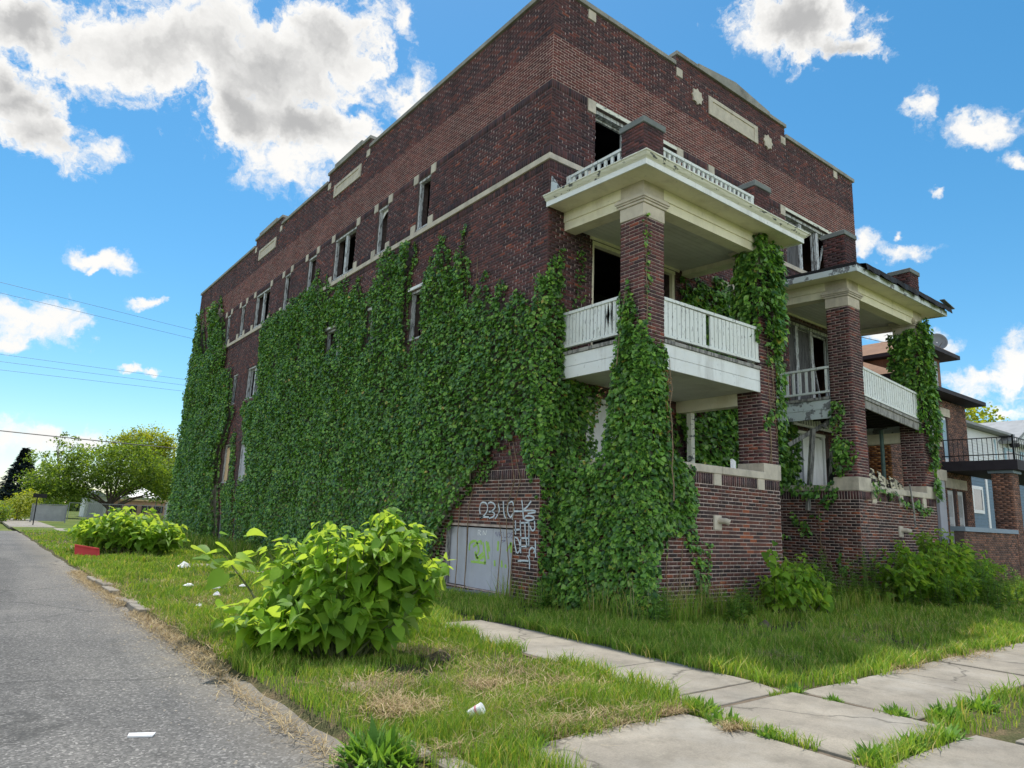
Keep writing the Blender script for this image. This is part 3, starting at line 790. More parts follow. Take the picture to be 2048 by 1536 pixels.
# dead straw: along the road edge, the ramp edge and in the bare spots
X = np.concatenate([edge_x(np.linspace(-5.7, 9, 9000)) - 0.07 + rng.normal(0, 0.10, 9000)]); Y = np.linspace(-5.7, 9, 9000) + rng.normal(0, 0.05, 9000)
k = vnoise(X, Y, 1.3, 41) > 0.36; X, Y = X[k], Y[k]
xs, ys = [X], [Y]
for bx_, by_, r_, n in ((-5.3, -4.2, 0.35, 900), (-5.45, -4.9, 0.3, 1000), (-4.05, -3.05, 0.35, 420), (-4.45, -4.6, 0.28, 500), (-3.7, -4.95, 0.3, 420), (-4.9, -5.85, 0.3, 500), (-4.2, -5.92, 0.5, 700), (-3.6, -5.95, 0.2, 400), (-3.5, -6.5, 0.12, 240), (1.7, -4.9, 0.5, 500), (3.4, -4.6, 0.5, 500), (2.2, -6.02, 0.9, 700), (0.4, -6.05, 0.5, 320), (-0.6, -5.0, 0.3, 240), (-5.6, -5.9, 0.2, 200), (-4.6, -5.2, 0.6, 900), (-3.9, -4.2, 0.6, 700), (-4.9, 2.0, 0.8, 900), (-4.6, 5.0, 0.9, 700), (-5.0, -0.2, 0.5, 600), (0.6, -4.4, 0.7, 500), (4.6, -4.9, 0.9, 600)):
    xs.append(bx_ + rng.normal(0, r_ * 0.6, n)); ys.append(by_ + rng.normal(0, r_ * (0.6 if by_ > -5.8 else 0.15), n))
X = np.concatenate(xs); Y = np.concatenate(ys)
zz_ = np.where(X < edge_x(Y) + 0.02, -0.045, np.where(Y < -5.93, 0.032, 0.03)) + rng.uniform(0, 0.06, len(X)) * (Y > -5.9)
blades('dry_straw', X, Y, zz_, rng.uniform(0.05, 0.22, len(X)), rng.uniform(0.003, 0.007, len(X)), M['straw'], flat=1.0, label='dry mown straw lying along the lawn edges')
# tall seeding grass and rank growth at the foot of the walls
def tall(poly, n, h0, h1, mat, label, w=0.010, lean=0.35):
    a = np.array(poly); X = rng.uniform(a[:, 0].min(), a[:, 0].max(), n); Y = rng.uniform(a[:, 1].min(), a[:, 1].max(), n)
    k = inpoly(X, Y, poly); X, Y = X[k], Y[k]
    k = vnoise(X, Y, 2.5, 51) > 0.3; X, Y = X[k], Y[k]
    return blades('tall_grass', X, Y, lawn_h(X, Y), rng.uniform(h0, h1, len(X)), rng.uniform(0.6, 1.2, len(X)) * w, M[mat], lean=lean, label=label)
tall([(-0.5, 0.7), (-0.45, -0.3), (0.1, -2.3), (0.3, -2.8), (2.3, -2.75), (2.2, -2.2), (0.35, -2.2), (0.0, 0.7)], 5200, 0.25, 0.62, 'grass', 'rank green grass at the foot of the ivied porch wall')
tall([(-0.4, 0.7), (-0.4, -0.3), (0.1, -2.2), (0.3, -2.6), (2.1, -2.6), (2.1, -2.2), (0.35, -2.2), (0.0, 0.7)], 520, 0.45, 0.95, 'straw', 'dry seeding grass stalks before the ivied porch wall', 0.008)
tall([(2.0, -3.0), (8.5, -3.0), (8.5, -2.2), (7.6, -0.1), (4.7, -0.1), (4.5, -2.2), (2.0, -2.2)], 6500, 0.2, 0.55, 'grass', 'rank green grass before the recessed entrance')
tall([(8, -3.4), (22, -3.6), (22, -2.2), (8, -2.2)], 6000, 0.2, 0.5, 'grass', 'rank green grass before the far porch', 0.014)
tall([(-0.9, 3.2), (-0.05, 3.2), (-0.05, 16), (-0.7, 16)], 4200, 0.15, 0.45, 'grass', 'rank grass along the foot of the long ivy wall', 0.014)
tall([(-1.6, 14), (-0.2, 14), (-0.2, 28), (-1.4, 28)], 3000, 0.2, 0.6, 'grass', 'rank grass at the far end of the ivy wall', 0.022)

# loose grit washed to the road edge
n = 2600
Y = rng.uniform(-6.2, 12, n); X = edge_x(Y) - np.abs(rng.normal(0, 0.28, n)) - 0.02
S = rng.uniform(0.004, 0.014, n)
oct_ = np.array([(1, 0, 0), (0, 1, 0), (-1, 0, 0), (0, -1, 0), (0, 0, 0.8)], float)
V = (np.stack([X, Y, X * 0 - 0.05], 1)[:, None, :] + S[:, None, None] * oct_[None] * rng.uniform(0.7, 1.3, (n, 5, 1))).reshape(-1, 3)
F = (np.arange(n)[:, None, None] * 5 + np.array([(0, 1, 4), (1, 2, 4), (2, 3, 4), (3, 0, 4)])[None]).reshape(-1, 3)
np_mesh('gravel', V, F, M['concrete'], None, kind='stuff', top=True)

# ------------------------------------------------------------------ masonry helpers
class Fr:
    """a wall plane: u along the wall, z up, d outward"""
    def __init__(s, O, U, N):
        s.O = np.array(O, float); s.U = np.array(U, float); s.N = np.array(N, float)
    def P(s, u, z, d=0.0):
        return tuple(s.O + s.U * u + s.N * d + np.array((0, 0, z)))
    def Pa(s, u, z, d):
        u = np.asarray(u)[..., None]; z_ = np.asarray(z)[..., None]; d = np.asarray(d)[..., None]
        return s.O + s.U * u + s.N * d + np.array((0, 0, 1.0)) * z_
    def box(s, mb, u0, u1, z0, z1, d0, d1):
        a = s.P(u0, z0, d0); b = s.P(u1, z1, d1)
        return mb.box(*a, *b)
SIDE = Fr((0, 0, 0), (0, 1, 0), (-1, 0, 0))
FRONT = Fr((0, 0, 0), (1, 0, 0), (0, -1, 0))
CH, BL = 0.0667, 0.2132
def courses(u0, u1, z0, z1, holes, kind='stretch', bl=BL, ch=CH, jt=0.0155, par=0):
    out = []
    if kind == 'soldier':
        us = np.arange(u0, u1 - 0.01, ch)
        for u in us:
            a, b = u + jt / 2, min(u + ch, u1) - jt / 2
            if b - a < 0.02 or any(a < h[1] and b > h[0] and z0 < h[3] - 0.01 and z1 > h[2] + 0.01 for h in holes): continue
            out.append((a, b, z0 + jt / 2, z1 - jt / 2))
        return out
    n = max(1, round((z1 - z0) / ch)); h_ = (z1 - z0) / n
    for i in range(n):
        a, b = z0 + i * h_ + jt / 2, z0 + (i + 1) * h_ - jt / 2
        segs = [(u0, u1)]
        for h in holes:
            if h[2] < b - 0.012 and h[3] > a + 0.012:
                ns = []
                for s0, s1 in segs:
                    if h[1] <= s0 or h[0] >= s1: ns.append((s0, s1)); continue
                    if h[0] > s0: ns.append((s0, h[0]))
                    if h[1] < s1: ns.append((h[1], s1))
                segs = ns
        off = bl / 2 * ((i + par) % 2)
        for s0, s1 in segs:
            k = math.floor((s0 - u0 - off) / bl)
            u = u0 + off + k * bl
            while u < s1 - 0.012:
                c0, c1 = max(u + jt / 2, s0 + (0.002 if s0 > u else 0)), min(u + bl - jt / 2, s1 - 0.002)
                if c1 - c0 > 0.018: out.append((c0, c1, a, b))
                u += bl
    return out
def brick_boxes(fr, rects, depth=0.005, jit=0.0025, base=-0.012):
    r_ = np.array(rects, float)
    n = len(r_)
    d = depth + rng.uniform(-jit, jit, n)
    tilt = rng.uniform(-0.0015, 0.0015, (n, 4))
    u0, u1, z0, z1 = r_.T
    b = np.full(n, base)
    cs = [(u0, z0, b), (u1, z0, b), (u1, z1, b), (u0, z1, b),
          (u0, z0, d + tilt[:, 0]), (u1, z0, d + tilt[:, 1]), (u1, z1, d + tilt[:, 2]), (u0, z1, d + tilt[:, 3])]
    V = np.stack([fr.Pa(*c_) for c_ in cs], 1).reshape(-1, 3)
    f = np.array([(4, 5, 6, 7), (0, 1, 5, 4), (1, 2, 6, 5), (2, 3, 7, 6), (3, 0, 4, 7)])
    F = (np.arange(n)[:, None, None] * 8 + f[None]).reshape(-1, 4)
    return V, F
M['head_joint'] = brick_mat('pale_head_joint', [(0.0, (0.20, 0.15, 0.14)), (0.5, (0.36, 0.28, 0.26)), (1.0, (0.62, 0.52, 0.48))])
def head_joints(parent, fr, rects, share=0.62):
    """the pale upright mortar joints left standing flush between dark bricks"""
    r_ = np.array(rects, float)
    k = (rng.uniform(0, 1, len(r_)) < share * (0.45 + 1.1 * vnoise(r_[:, 0], r_[:, 2], 0.5, 77))) & (r_[:, 1] - r_[:, 0] > 0.15)
    r_ = r_[k]; n = len(r_)
    if not n: return
    u0 = r_[:, 1]; u1 = u0 + rng.uniform(0.013, 0.018, n); z0 = r_[:, 2] - rng.uniform(0, 0.006, n); z1 = r_[:, 3] + rng.uniform(0, 0.004, n)
    d = rng.uniform(0.004, 0.0075, n)
    V = np.stack([fr.Pa(u0 - 0.001, z0, d), fr.Pa(u1, z0, d), fr.Pa(u1, z1, d), fr.Pa(u0 - 0.001, z1, d)], 1).reshape(-1, 3)
    np_mesh('mortar_joint', V, np.arange(n * 4).reshape(-1, 4), M['head_joint'], parent, kind='stuff')
def brick_set(parent, groups, single=None, name='brick'):
    """groups: list of (frame, rects, material); ONE joined mesh; `single` = list of (frame, rects) built brick by brick"""
    Vs, Fs, Ms, mats = [], [], [], []
    o = 0
    hj = [(fr, rects) for fr, rects, mat in groups if mat is M['brick'] and len(rects) > 200]
    for fr, rects in hj: head_joints(parent, fr, rects)
    for fr, rects, mat in groups:
        if not len(rects): continue
        V, F = brick_boxes(fr, rects)
        if mat not in mats: mats.append(mat)
        Vs.append(V); Fs.append(F + o); Ms += [mats.index(mat)] * len(F)
        o += len(V)
    if Vs:
        ob = np_mesh(name, np.concatenate(Vs), np.concatenate(Fs), mats, parent, mi=Ms, kind='stuff')
    if single:
        L = wloc(parent)
        cache = {}
        for fr, rects in single:
            for (u0, u1, z0, z1) in rects:
                w, h = round(u1 - u0, 3), round(z1 - z0, 3)
                key = (w, h, tuple(fr.U))
                if key not in cache:
                    mb = MB()
                    loc_fr = Fr((0, 0, 0), fr.U, fr.N)
                    loc_fr.box(mb, -w / 2, w / 2, -h / 2, h / 2, -0.02, 0.0)
                    me = bpy.data.meshes.new(name)
                    me.from_pydata(mb.v, [], mb.f)
                    me.materials.append(M['brick_one'])
                    cache[key] = me
                b = link_mesh(name, cache[key], parent)
                b.location = Vector(fr.P((u0 + u1) / 2, (z0 + z1) / 2, 0.006 + random.uniform(-0.003, 0.004))) - L
                b.rotation_euler = (0, random.uniform(-0.004, 0.004), random.uniform(-0.01, 0.01))
def wall_faces(mb, fr, u0, u1, z0, z1, holes, thick, zones=None, top=None):
    """wall sheet with openings, reveals and an inner face; zones = [(z0,z1,material index)]"""
    us = sorted({u0, u1, *[min(max(h[0], u0), u1) for h in holes], *[min(max(h[1], u0), u1) for h in holes]})
    zs = sorted({z0, z1, *[min(max(h[2], z0), z1) for h in holes], *[min(max(h[3], z0), z1) for h in holes],
                 *[z for q_ in (zones or []) for z in q_[:2] if z0 < z < z1]})
    for i in range(len(us) - 1):
        for j in range(len(zs) - 1):
            uc, zc = (us[i] + us[i + 1]) / 2, (zs[j] + zs[j + 1]) / 2
            if any(h[0] < uc < h[1] and h[2] < zc < h[3] for h in holes): continue
            mi = 0
            for a, b, k in (zones or []):
                if a < zc < b: mi = k
            mb.mat(mi)
            mb.poly([fr.P(us[i], zs[j]), fr.P(us[i + 1], zs[j]), fr.P(us[i + 1], zs[j + 1]), fr.P(us[i], zs[j + 1])])
            mb.poly([fr.P(us[i], zs[j], -thick), fr.P(us[i + 1], zs[j], -thick), fr.P(us[i + 1], zs[j + 1], -thick), fr.P(us[i], zs[j + 1], -thick)])
    mb.mat(0)
    for a, b, c_, d in holes:
        for (p, q_) in (((a, c_), (a, d)), ((b, c_), (b, d)), ((a, c_), (b, c_)), ((a, d), (b, d))):
            mb.poly([fr.P(p[0], p[1]), fr.P(q_[0], q_[1]), fr.P(q_[0], q_[1], -thick), fr.P(p[0], p[1], -thick)])

# ------------------------------------------------------------------ the apartment building
W_F, L_S, H_P = 12.95, 28.85, 12.76
bld = empty('apartment_building', (0, 0, 0), 'abandoned three storey dark red brick apartment block smothered in ivy at the corner', 'building')
SIDE_Y = [(4.80, 5.46), (7.15, 7.80), (9.25, 10.90), (12.42, 13.20), (14.90, 15.55), (17.15, 18.95), (20.28, 20.95), (22.5, 23.1), (25.2, 25.85)]
Z3, Z2, Z1, ZB = (8.90, 10.355), (5.88, 7.22), (2.55, 4.20), (0.08, 1.22)
H_side = [(a, b, *Z3) for a, b in SIDE_Y] + [(a, b, *Z2) for a, b in SIDE_Y]
H_side += [(20.05, 21.15, *Z1), (17.45, 18.93, *Z1), (0.75, 3.06, 0.12, 1.34), (20.0, 20.7, *ZB), (17.5, 18.3, *ZB), (7.2, 8.0, 0.2, 1.1), (9.6, 10.4, 0.2, 1.1)]
BAYL, BAYR = (1.26, 4.02), (8.80, 11.60)
H_front = [(*BAYL, 8.87, 10.46), (*BAYR, 8.75, 10.46), (1.24, 3.95, 4.76, 7.34), (8.72, 11.2, 4.76, 7.24), (1.15, 3.6, 1.9, 4.0), (8.7, 10.6, 1.9, 4.2), (5.7, 7.2, 5.9, 7.4), (5.7, 7.2, 1.2, 3.6)]
zones = [(10.57, 11.62, 1), (0, 2.46, 2)]
sw = MB(); wall_faces(sw, SIDE, 0, L_S, -0.3, H_P, H_side, 0.32, zones)
side_wall = sw.build('side_wall', [M['mortar_dark'], M['mortar'], M['mortar_pale']], bld)
fw = MB(); wall_faces(fw, FRONT, 0, W_F, -0.3, H_P, H_front, 0.32, zones)
front_wall = fw.build('front_wall', [M['mortar_dark'], M['mortar'], M['mortar_pale']], bld)
sh = MB()
sh.box(W_F - 0.32, 0.32, -0.3, W_F, L_S, H_P)
sh.box(0.0, L_S - 0.3, -0.3, W_F - 0.33, L_S, H_P)
sh.build('rear_wall', M['brick_brown'], bld)
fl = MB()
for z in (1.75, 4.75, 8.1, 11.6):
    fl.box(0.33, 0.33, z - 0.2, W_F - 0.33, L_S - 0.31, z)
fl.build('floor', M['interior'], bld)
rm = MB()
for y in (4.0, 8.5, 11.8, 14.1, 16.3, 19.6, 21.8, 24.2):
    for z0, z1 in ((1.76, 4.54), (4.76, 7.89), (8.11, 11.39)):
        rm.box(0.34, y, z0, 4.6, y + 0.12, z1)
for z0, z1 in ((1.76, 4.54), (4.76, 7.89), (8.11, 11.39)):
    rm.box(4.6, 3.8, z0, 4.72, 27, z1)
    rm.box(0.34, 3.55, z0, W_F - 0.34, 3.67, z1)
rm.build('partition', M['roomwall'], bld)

# ivy outlines on the side wall (y, z)
IVY_MAIN = [(-0.03,6.28),(0.16,6.22),(0.23,5.78),(0.39,5.92),(0.53,6.03),(0.65,5.88),(0.83,6.22),(1.0,6.31),(1.11,5.82),(1.35,6.42),(1.48,6.5),(1.58,6.09),(1.78,6.14),(2.01,6.74),(2.23,6.83),(2.37,6.46),(2.53,6.32),(2.68,6.83),(2.76,7.32),(2.98,7.9),(3.1,8.3),(3.19,8.31),(3.17,7.83),(3.26,7.73),(3.41,7.27),(3.65,7.85),(3.91,8.22),(4.12,8.43),(4.21,8.02),(4.35,7.53),(4.58,7.86),(4.71,7.36),(4.74,6.84),(4.66,5.78),(5.15,5.74),(5.42,7.0),(5.42,7.75),(5.18,8.31),(5.23,8.68),(5.76,8.88),(6.08,8.43),(6.54,8.71),(6.99,8.77),(7.32,8.77),(7.26,8.03),(7.62,7.97),(7.71,7.54),(8.01,7.99),(8.21,7.66),(8.62,8.44),(8.97,8.47),(9.31,8.08),(9.67,8.79),(10.15,8.58),(10.57,8.38),(11.24,9.06),(11.46,8.77),(12.15,9.74),(12.18,9.13),(12.68,9.16),(13.09,8.99),(13.54,9.29),(13.79,8.78),(14.38,9.49),(14.41,8.89),(15.07,9.04),(15.67,8.89),(16.81,9.14),(16.93,8.78),(17.77,8.81),(17.36,7.02),(17.05,5.92),(17.84,5.77),(18.74,5.79),(19.22,5.67),(18.45,5.0),(17.95,4.16),(17.44,3.76),(17.3,2.7),(18.39,2.59),(18.16,1.65),(17.76,1.28),(17.4,-0.01),(13.05,0.0),(7.72,0.0),(3.22,-0.05),(3.25,0.58),(3.17,0.95),(2.96,1.30),(2.81,1.42),(2.44,1.87),(1.93,2.33),(1.44,2.72),(1.11,2.91),(0.72,3.11),(0.48,2.87),(0.31,2.53),(0.07,2.19),(-0.03,2.24)]
IVY_LEFT = [(28.9,-0.2),(28.9,4.0),(28.9,8.01),(28.35,9.91),(28.24,11.76),(27.87,11.81),(27.32,11.07),(26.19,9.26),(25.29,9.11),(25.76,10.74),(26.01,11.71),(25.03,11.3),(24.38,11.62),(23.74,10.69),(23.11,9.94),(22.42,8.85),(22.2,8.1),(22.69,7.6),(21.75,7.57),(21.47,7.83),(20.91,7.34),(20.38,5.8),(19.87,5.4),(20.41,4.98),(20.63,4.27),(21.12,4.22),(21.02,2.58),(20.53,1.43),(20.22,0.03),(22.94,-0.1),(28.36,-0.2)]
IVY_MID = [(20.03,4.22),(19.77,4.78),(19.46,4.7),(18.9,2.63),(18.3,1.28),(18.3,0.06),(19.7,0.0),(20.01,1.24),(20.9,2.47),(19.62,2.49)]
IVY_HOLES = [[(7.84,7.24),(7.3,7.32),(7.16,6.1),(7.6,6.04)], [(10.6,7.2),(9.9,7.22),(9.75,6.35),(10.4,6.3)], [(13.15,7.2),(12.85,7.2),(12.72,6.3),(13.0,6.2)], [(15.5,7.3),(15.2,7.3),(15.0,6.6),(15.3,6.5)]]

def ivy_covered(u, z, shrink=0.35):
    """deep inside the ivy, where no brick can show"""
    def inside(a, b):
        return inpoly(a, b, IVY_MAIN) | inpoly(a, b, IVY_LEFT)
    k = np.ones(len(u), bool)
    for du, dz in ((shrink, 0), (-shrink, 0), (0, shrink), (0, -shrink), (0, 0)):
        k &= inside(u + du, z + dz)
    for h in IVY_HOLES:
        k &= ~inpoly(u, z, h)
    return k
def cull(rects):
    a = np.array(rects)
    keep = ~ivy_covered((a[:, 0] + a[:, 1]) / 2, (a[:, 2] + a[:, 3]) / 2)
    return [r_ for r_, k in zip(rects, keep) if k]
STONE = 0.235
TAB_S = [(9.28, 11.36, 12.02, 12.46), (17.08, 19.18, 11.98, 12.44)]
TAB_F = [(5.31, 7.52, 12.0, 12.52)]
blk_s, blk_f = [], []
for a, b in SIDE_Y:
    for u in (a - STONE, b):
        blk_s.append((u, u + STONE, 10.30, 10.56)); blk_s.append((u, u + STONE, 8.86, 9.10))
for u in (8.72, 11.72, 16.5, 19.6):
    blk_s.append((u, u + STONE, 12.52, 12.755))
for a, b in (BAYL, BAYR):
    for u in (a - STONE, b):
        blk_f.append((u, u + STONE, 10.26, 10.56))
blk_f.append((5.26, 5.50, 10.34, 10.56)); blk_f.append((7.5, 7.74, 10.34, 10.56))
for u in (0.98, 4.02, 8.72, 11.72):
    blk_f.append((u, u + STONE, 12.52, 12.755))
rows = [(-0.1, 2.26, 'stretch', 'brick_red'), (2.26, 2.46, 'soldier', 'brick_sold'), (2.46, 8.54, 'stretch', 'brick'), (8.54, 8.72, 'soldier', 'brick_sold'),
        (8.86, 9.06, 'soldier', 'brick_sold'), (9.06, 10.36, 'stretch', 'brick'), (10.36, 10.56, 'soldier', 'brick_sold'),
        (10.57, 11.62, 'stretch', 'brick_band'), (11.62, 12.75, 'stretch', 'brick')]
gs, gf = [], []
single_side = []
for z0, z1, kd, mt in rows:
    rs = courses(0.0, L_S, z0, z1, H_side + blk_s + TAB_S, kd)
    rs = cull(rs)
    if z0 < 2.0:
        cand = [r_ for r_ in rs if r_[1] < 3.0 and r_[2] > 1.3 and r_[1] - r_[0] > 0.05]
        cand += [r_ for r_ in rs if r_[1] < 0.76 and 0.3 < r_[2] <= 1.3]
        cand = cand[:150]
        cs_ = set(cand)
        single_side += cand
        rs = [r_ for r_ in rs if r_ not in cs_]
    gs.append((SIDE, rs, M[mt]))
    gf.append((FRONT, courses(0.0, W_F, z0, z1, H_front + blk_f + TAB_F, kd, par=1), M[mt]))
brick_set(side_wall, gs, [(SIDE, single_side)])
brick_set(front_wall, gf)

# belt course, quoins and tablets in pale stone
def stones(frame, parent, blocks, name='corner_stone'):
    for (a, b, c_, d) in blocks:
        mb = MB(); frame.box(mb, a + 0.003, b - 0.003, c_ + 0.003, d - 0.003, -0.05, 0.022)
        mb.build(name, M['stone'], parent)
stones(SIDE, side_wall, blk_s); stones(FRONT, front_wall, blk_f)
mb = MB()
u = 0.0
while u < L_S - 0.1:
    e = min(u + 1.52, L_S)
    SIDE.box(mb, u + (-0.045 if u == 0 else 0.004), e, 8.725, 8.857, -0.05, 0.045)
    u = e
u = 0.0
while u < W_F - 0.1:
    e = min(u + 1.52, W_F)
    FRONT.box(mb, u + (0.004 if u else 0.0), e, 8.728, 8.855, -0.05, 0.043)
    u = e
mb.build('belt_course', M['stone'], bld, bevel=0.006)
def tablet(frame, parent, t):
    a, b, c_, d = t
    mb = MB()
    w = 0.10
    frame.box(mb, a, b, c_, c_ + w, -0.04, 0.035); frame.box(mb, a, b, d - w, d, -0.04, 0.035)
    frame.box(mb, a, a + 0.16, c_ + w, d - w, -0.04, 0.035); frame.box(mb, b - 0.16, b, c_ + w, d - w, -0.04, 0.035)
    frame.box(mb, a + 0.16, b - 0.16, c_ + w, d - w, -0.04, 0.012)
    mb.build('stone_tablet', M['stone'], parent)
for t in TAB_S: tablet(SIDE, side_wall, t)
for t in TAB_F: tablet(FRONT, front_wall, t)
def star(cx, cz, r_):
    pts = []
    for k in range(16):
        a = k * math.pi / 8
        rr = r_ if k % 2 == 0 else r_ * 0.76
        pts.append((cx + rr * math.cos(a), -0.001, cz + rr * math.sin(a)))
    MB().slab(pts, (0, -0.04, 0)).build('star_stone', M['stone'], front_wall)
star(4.83, 12.27, 0.23); star(8.02, 12.26, 0.23)
# stepped parapets and copings
cp = MB()
def cope(frame, u0, u1, z, h=0.11, over=0.06):
    u = u0
    while u < u1 - 0.05:
        e = min(u + 1.2, u1)
        frame.box(cp, u + (0.004 if u > u0 else 0), e, z, z + h + random.uniform(0, 0.006), -0.36, over)
        u = e
GS = [(8.72, 11.95, 9.3, 11.4), (16.5, 19.83, 17.15, 19.3)]
prev = -0.06
for a, b, c_, d in GS:
    cope(SIDE, prev, a, 12.765); prev = b
cope(SIDE, prev, L_S + 0.05, 12.765)
prev = 0.37
GF = [(4.02, 8.95, 4.85, 8.1)]
for a, b, c_, d in GF:
    cope(FRONT, prev, a, 12.766); prev = b
cope(FRONT, prev, W_F + 0.06, 12.766)
gb = []
for fr, G_ in ((SIDE, GS), (FRONT, GF)):
    for a, b, c_, d in G_:
        pm = MB(); fr.box(pm, a, b, 12.761, 13.08, -0.32, 0.0)
        brick_set(pm.build('stepped_parapet', M['mortar_dark'], bld), [(fr, courses(a, b, 12.765, 13.08, [], 'stretch'), M['brick'])])
        cope(fr, a - 0.03, c_, 13.085, 0.10); cope(fr, d, b + 0.03, 13.085, 0.10)
        if fr is SIDE:
            cope(fr, c_, d, 13.085, 0.19, 0.07)
        else:
            m_ = (c_ + d) / 2
            cp.slab([(c_, 0.36, 13.085), (d, 0.36, 13.085), (d, 0.36, 13.22), (m_, 0.36, 13.42), (c_, 0.36, 13.22)], (0, -0.43, 0))
cp.build('coping', M['stone_grey'], bld, bevel=0.006)
rf = MB(); rf.box(0.33, 0.33, 12.2, W_F - 0.33, L_S - 0.31, 12.3); rf.build('roof', M['tar'], bld)

# windows: weathered frames, mostly empty of glass
def window(frame, parent, u0, u1, z0, z1, mull=(), pane=None, depth=0.10, jamb=0.085, blind=False, mat='frame', board=None, hang=None, sash=True):
    mb = MB()
    d0, d1 = -depth - 0.09, -depth
    g = 0.004
    frame.box(mb, u0 + g, u0 + jamb, z0 + 0.05, z1 - jamb, d0, d1)
    frame.box(mb, u1 - jamb, u1 - g, z0 + 0.05, z1 - jamb, d0, d1)
    frame.box(mb, u0 + g, u1 - g, z1 - jamb, z1 - g, d0 - 0.01, d1 + 0.02)
    frame.box(mb, u0 + g, u1 - g, z0 + g, z0 + 0.05, d0 - 0.02, d1 + 0.04)
    for m_ in mull:
        frame.box(mb, m_ - 0.07, m_ + 0.07, z0 + 0.052, z1 - jamb - 0.002, d0, d1 - 0.01)
    w = mb.build('window', M[mat], parent)
    edges = [u0 + jamb] + [x for m_ in mull for x in (m_ - 0.07, m_ + 0.07)] + [u1 - jamb]
    for i in range(0, len(edges), 2):
        a, b = edges[i], edges[i + 1]
        if not sash: continue
        s_ = MB()
        for (p0, p1, q0, q1) in ((a, a + 0.045, z0 + 0.055, z1 - jamb - 0.005), (b - 0.045, b, z0 + 0.055, z1 - jamb - 0.005), (a + 0.046, b - 0.046, z1 - jamb - 0.055, z1 - jamb - 0.005)):
            frame.box(s_, p0 + 0.002, p1 - 0.002, q0, q1, d0 - 0.07, d0 - 0.02)
        s_.build('sash', M[mat], w)
        if pane and i // 2 in pane:
            q_ = MB(); zz = pane[i // 2]
            frame.box(q_, a + 0.05, b - 0.05, z0 + zz[0] * (z1 - z0), z0 + zz[1] * (z1 - z0) - 0.12, d0 - 0.05, d0 - 0.045)
            q_.build('pane', M['glass'], w)
        if board and i // 2 in board:
            q_ = MB(); frame.box(q_, a + 0.01, b - 0.01, z0 + 0.06, z1 - jamb - 0.06, d0 - 0.02 + 0.022, d0 + 0.02 + 0.02)
            q_.build('board', M[board[i // 2]], w)
    if hang:
        for (ua, ub, za, zb) in hang:
            MB().bar(frame.P(ua, za, d0 - 0.1), frame.P(ub, zb, d0 - 0.1), 0.05, 0.03).build('broken_sash_rail', M[mat], w)
    return w
for i, (a, b) in enumerate(SIDE_Y):
    wide = b - a > 1.2
    w = window(SIDE, side_wall, a, b, *Z3, mull=((a + b) / 2,) if wide else (), depth=0.05, jamb=0.07, sash=False)
    if i == 1:
        q = MB()
        pts = [SIDE.P(a + 0.09 + (b - a - 0.18) * t, 10.26 - 0.16 * math.sin(t * math.pi * 0.5) ** 2 if False else 10.08 + 0.14 * math.sin(t * math.pi), -0.13) for t in np.linspace(0, 1, 9)]
        tp = [SIDE.P(a + 0.09 + (b - a - 0.18) * t, 10.285, -0.13) for t in np.linspace(0, 1, 9)]
        q.slab(pts + tp[::-1], (0.012, 0, 0)).build('sagging_blind', M['white'], w)
    window(SIDE, side_wall, a, b, *Z2, mull=((a + b) / 2,) if wide else (), depth=0.05, jamb=0.07, sash=i == 5)
for (a, b) in SIDE_Y[:3]:
    mb = MB(); SIDE.box(mb, a - 0.05, b + 0.05, 7.222, 7.30, -0.06, 0.06); mb.build('window_hood', M['paint'], side_wall)
window(SIDE, side_wall, 20.05, 21.15, *Z1, board={0: 'ply_tan'})
window(SIDE, side_wall, 17.45, 18.93, *Z1, mull=(18.25,), board={0: 'ply_tan', 1: 'ply_grey'})
window(SIDE, side_wall, 20.0, 20.7, *ZB, board={0: 'ply_grey'})
window(SIDE, side_wall, 17.5, 18.3, *ZB, board={0: 'ply_tan'})
window(SIDE, side_wall, 7.2, 8.0, 0.2, 1.1, board={0: 'ply_grey'}, mat='paint')
window(SIDE, side_wall, 9.6, 10.4, 0.2, 1.1, board={0: 'ply_grey'}, mat='paint')
for y in (20.35, 17.9):
    MB().box(-0.22, y - 0.28, -0.02, 0.0, y + 0.28, 0.10).build('sill_stone', M['stone'], side_wall)
window(FRONT, front_wall, *BAYL, 8.87, 10.46, mull=(2.42, 3.1), mat='frame')
window(FRONT, front_wall, *BAYR, 8.75, 10.46, mull=(9.78, 10.72), mat='frame', board={0: 'darkwood'}, hang=[(10.9, 11.4, 8.9, 10.2)])
window(FRONT, front_wall, 1.24, 3.95, 4.76, 7.34, mull=(2.3, 3.0), mat='cream', sash=False, depth=0.03)
window(FRONT, front_wall, 8.72, 11.2, 4.76, 7.24, mull=(9.35, 10.15), mat='frame', board={0: 'darkwood', 1: 'darkwood'}, hang=[(10.3, 10.9, 7.1, 4.9)])
window(FRONT, front_wall, 1.15, 3.6, 1.9, 4.0, mull=(2.2,), mat='paint', board={0: 'paint', 1: 'paint'})
window(FRONT, front_wall, 8.7, 10.6, 1.9, 4.2, mull=(9.5,), mat='paint', board={0: 'ply_grey', 1: 'paint'})
window(FRONT, front_wall, 5.7, 7.2, 5.9, 7.4, mull=(6.45,), mat='frame')
window(FRONT, front_wall, 5.7, 7.2, 1.2, 3.6, mull=(6.45,), mat='frame', board={0: 'oldwood', 1: 'oldwood'})
mb = MB(); FRONT.box(mb, 5.3, 7.6, 7.42, 7.56, -0.05, 0.05); mb.build('lintel_stone', M['stone'], front_wall)
for a, b in (BAYL, BAYR):
    mb = MB(); FRONT.box(mb, a, b, 10.463, 10.552, -0.12, 0.012); mb.build('lintel', M['peel'], front_wall)
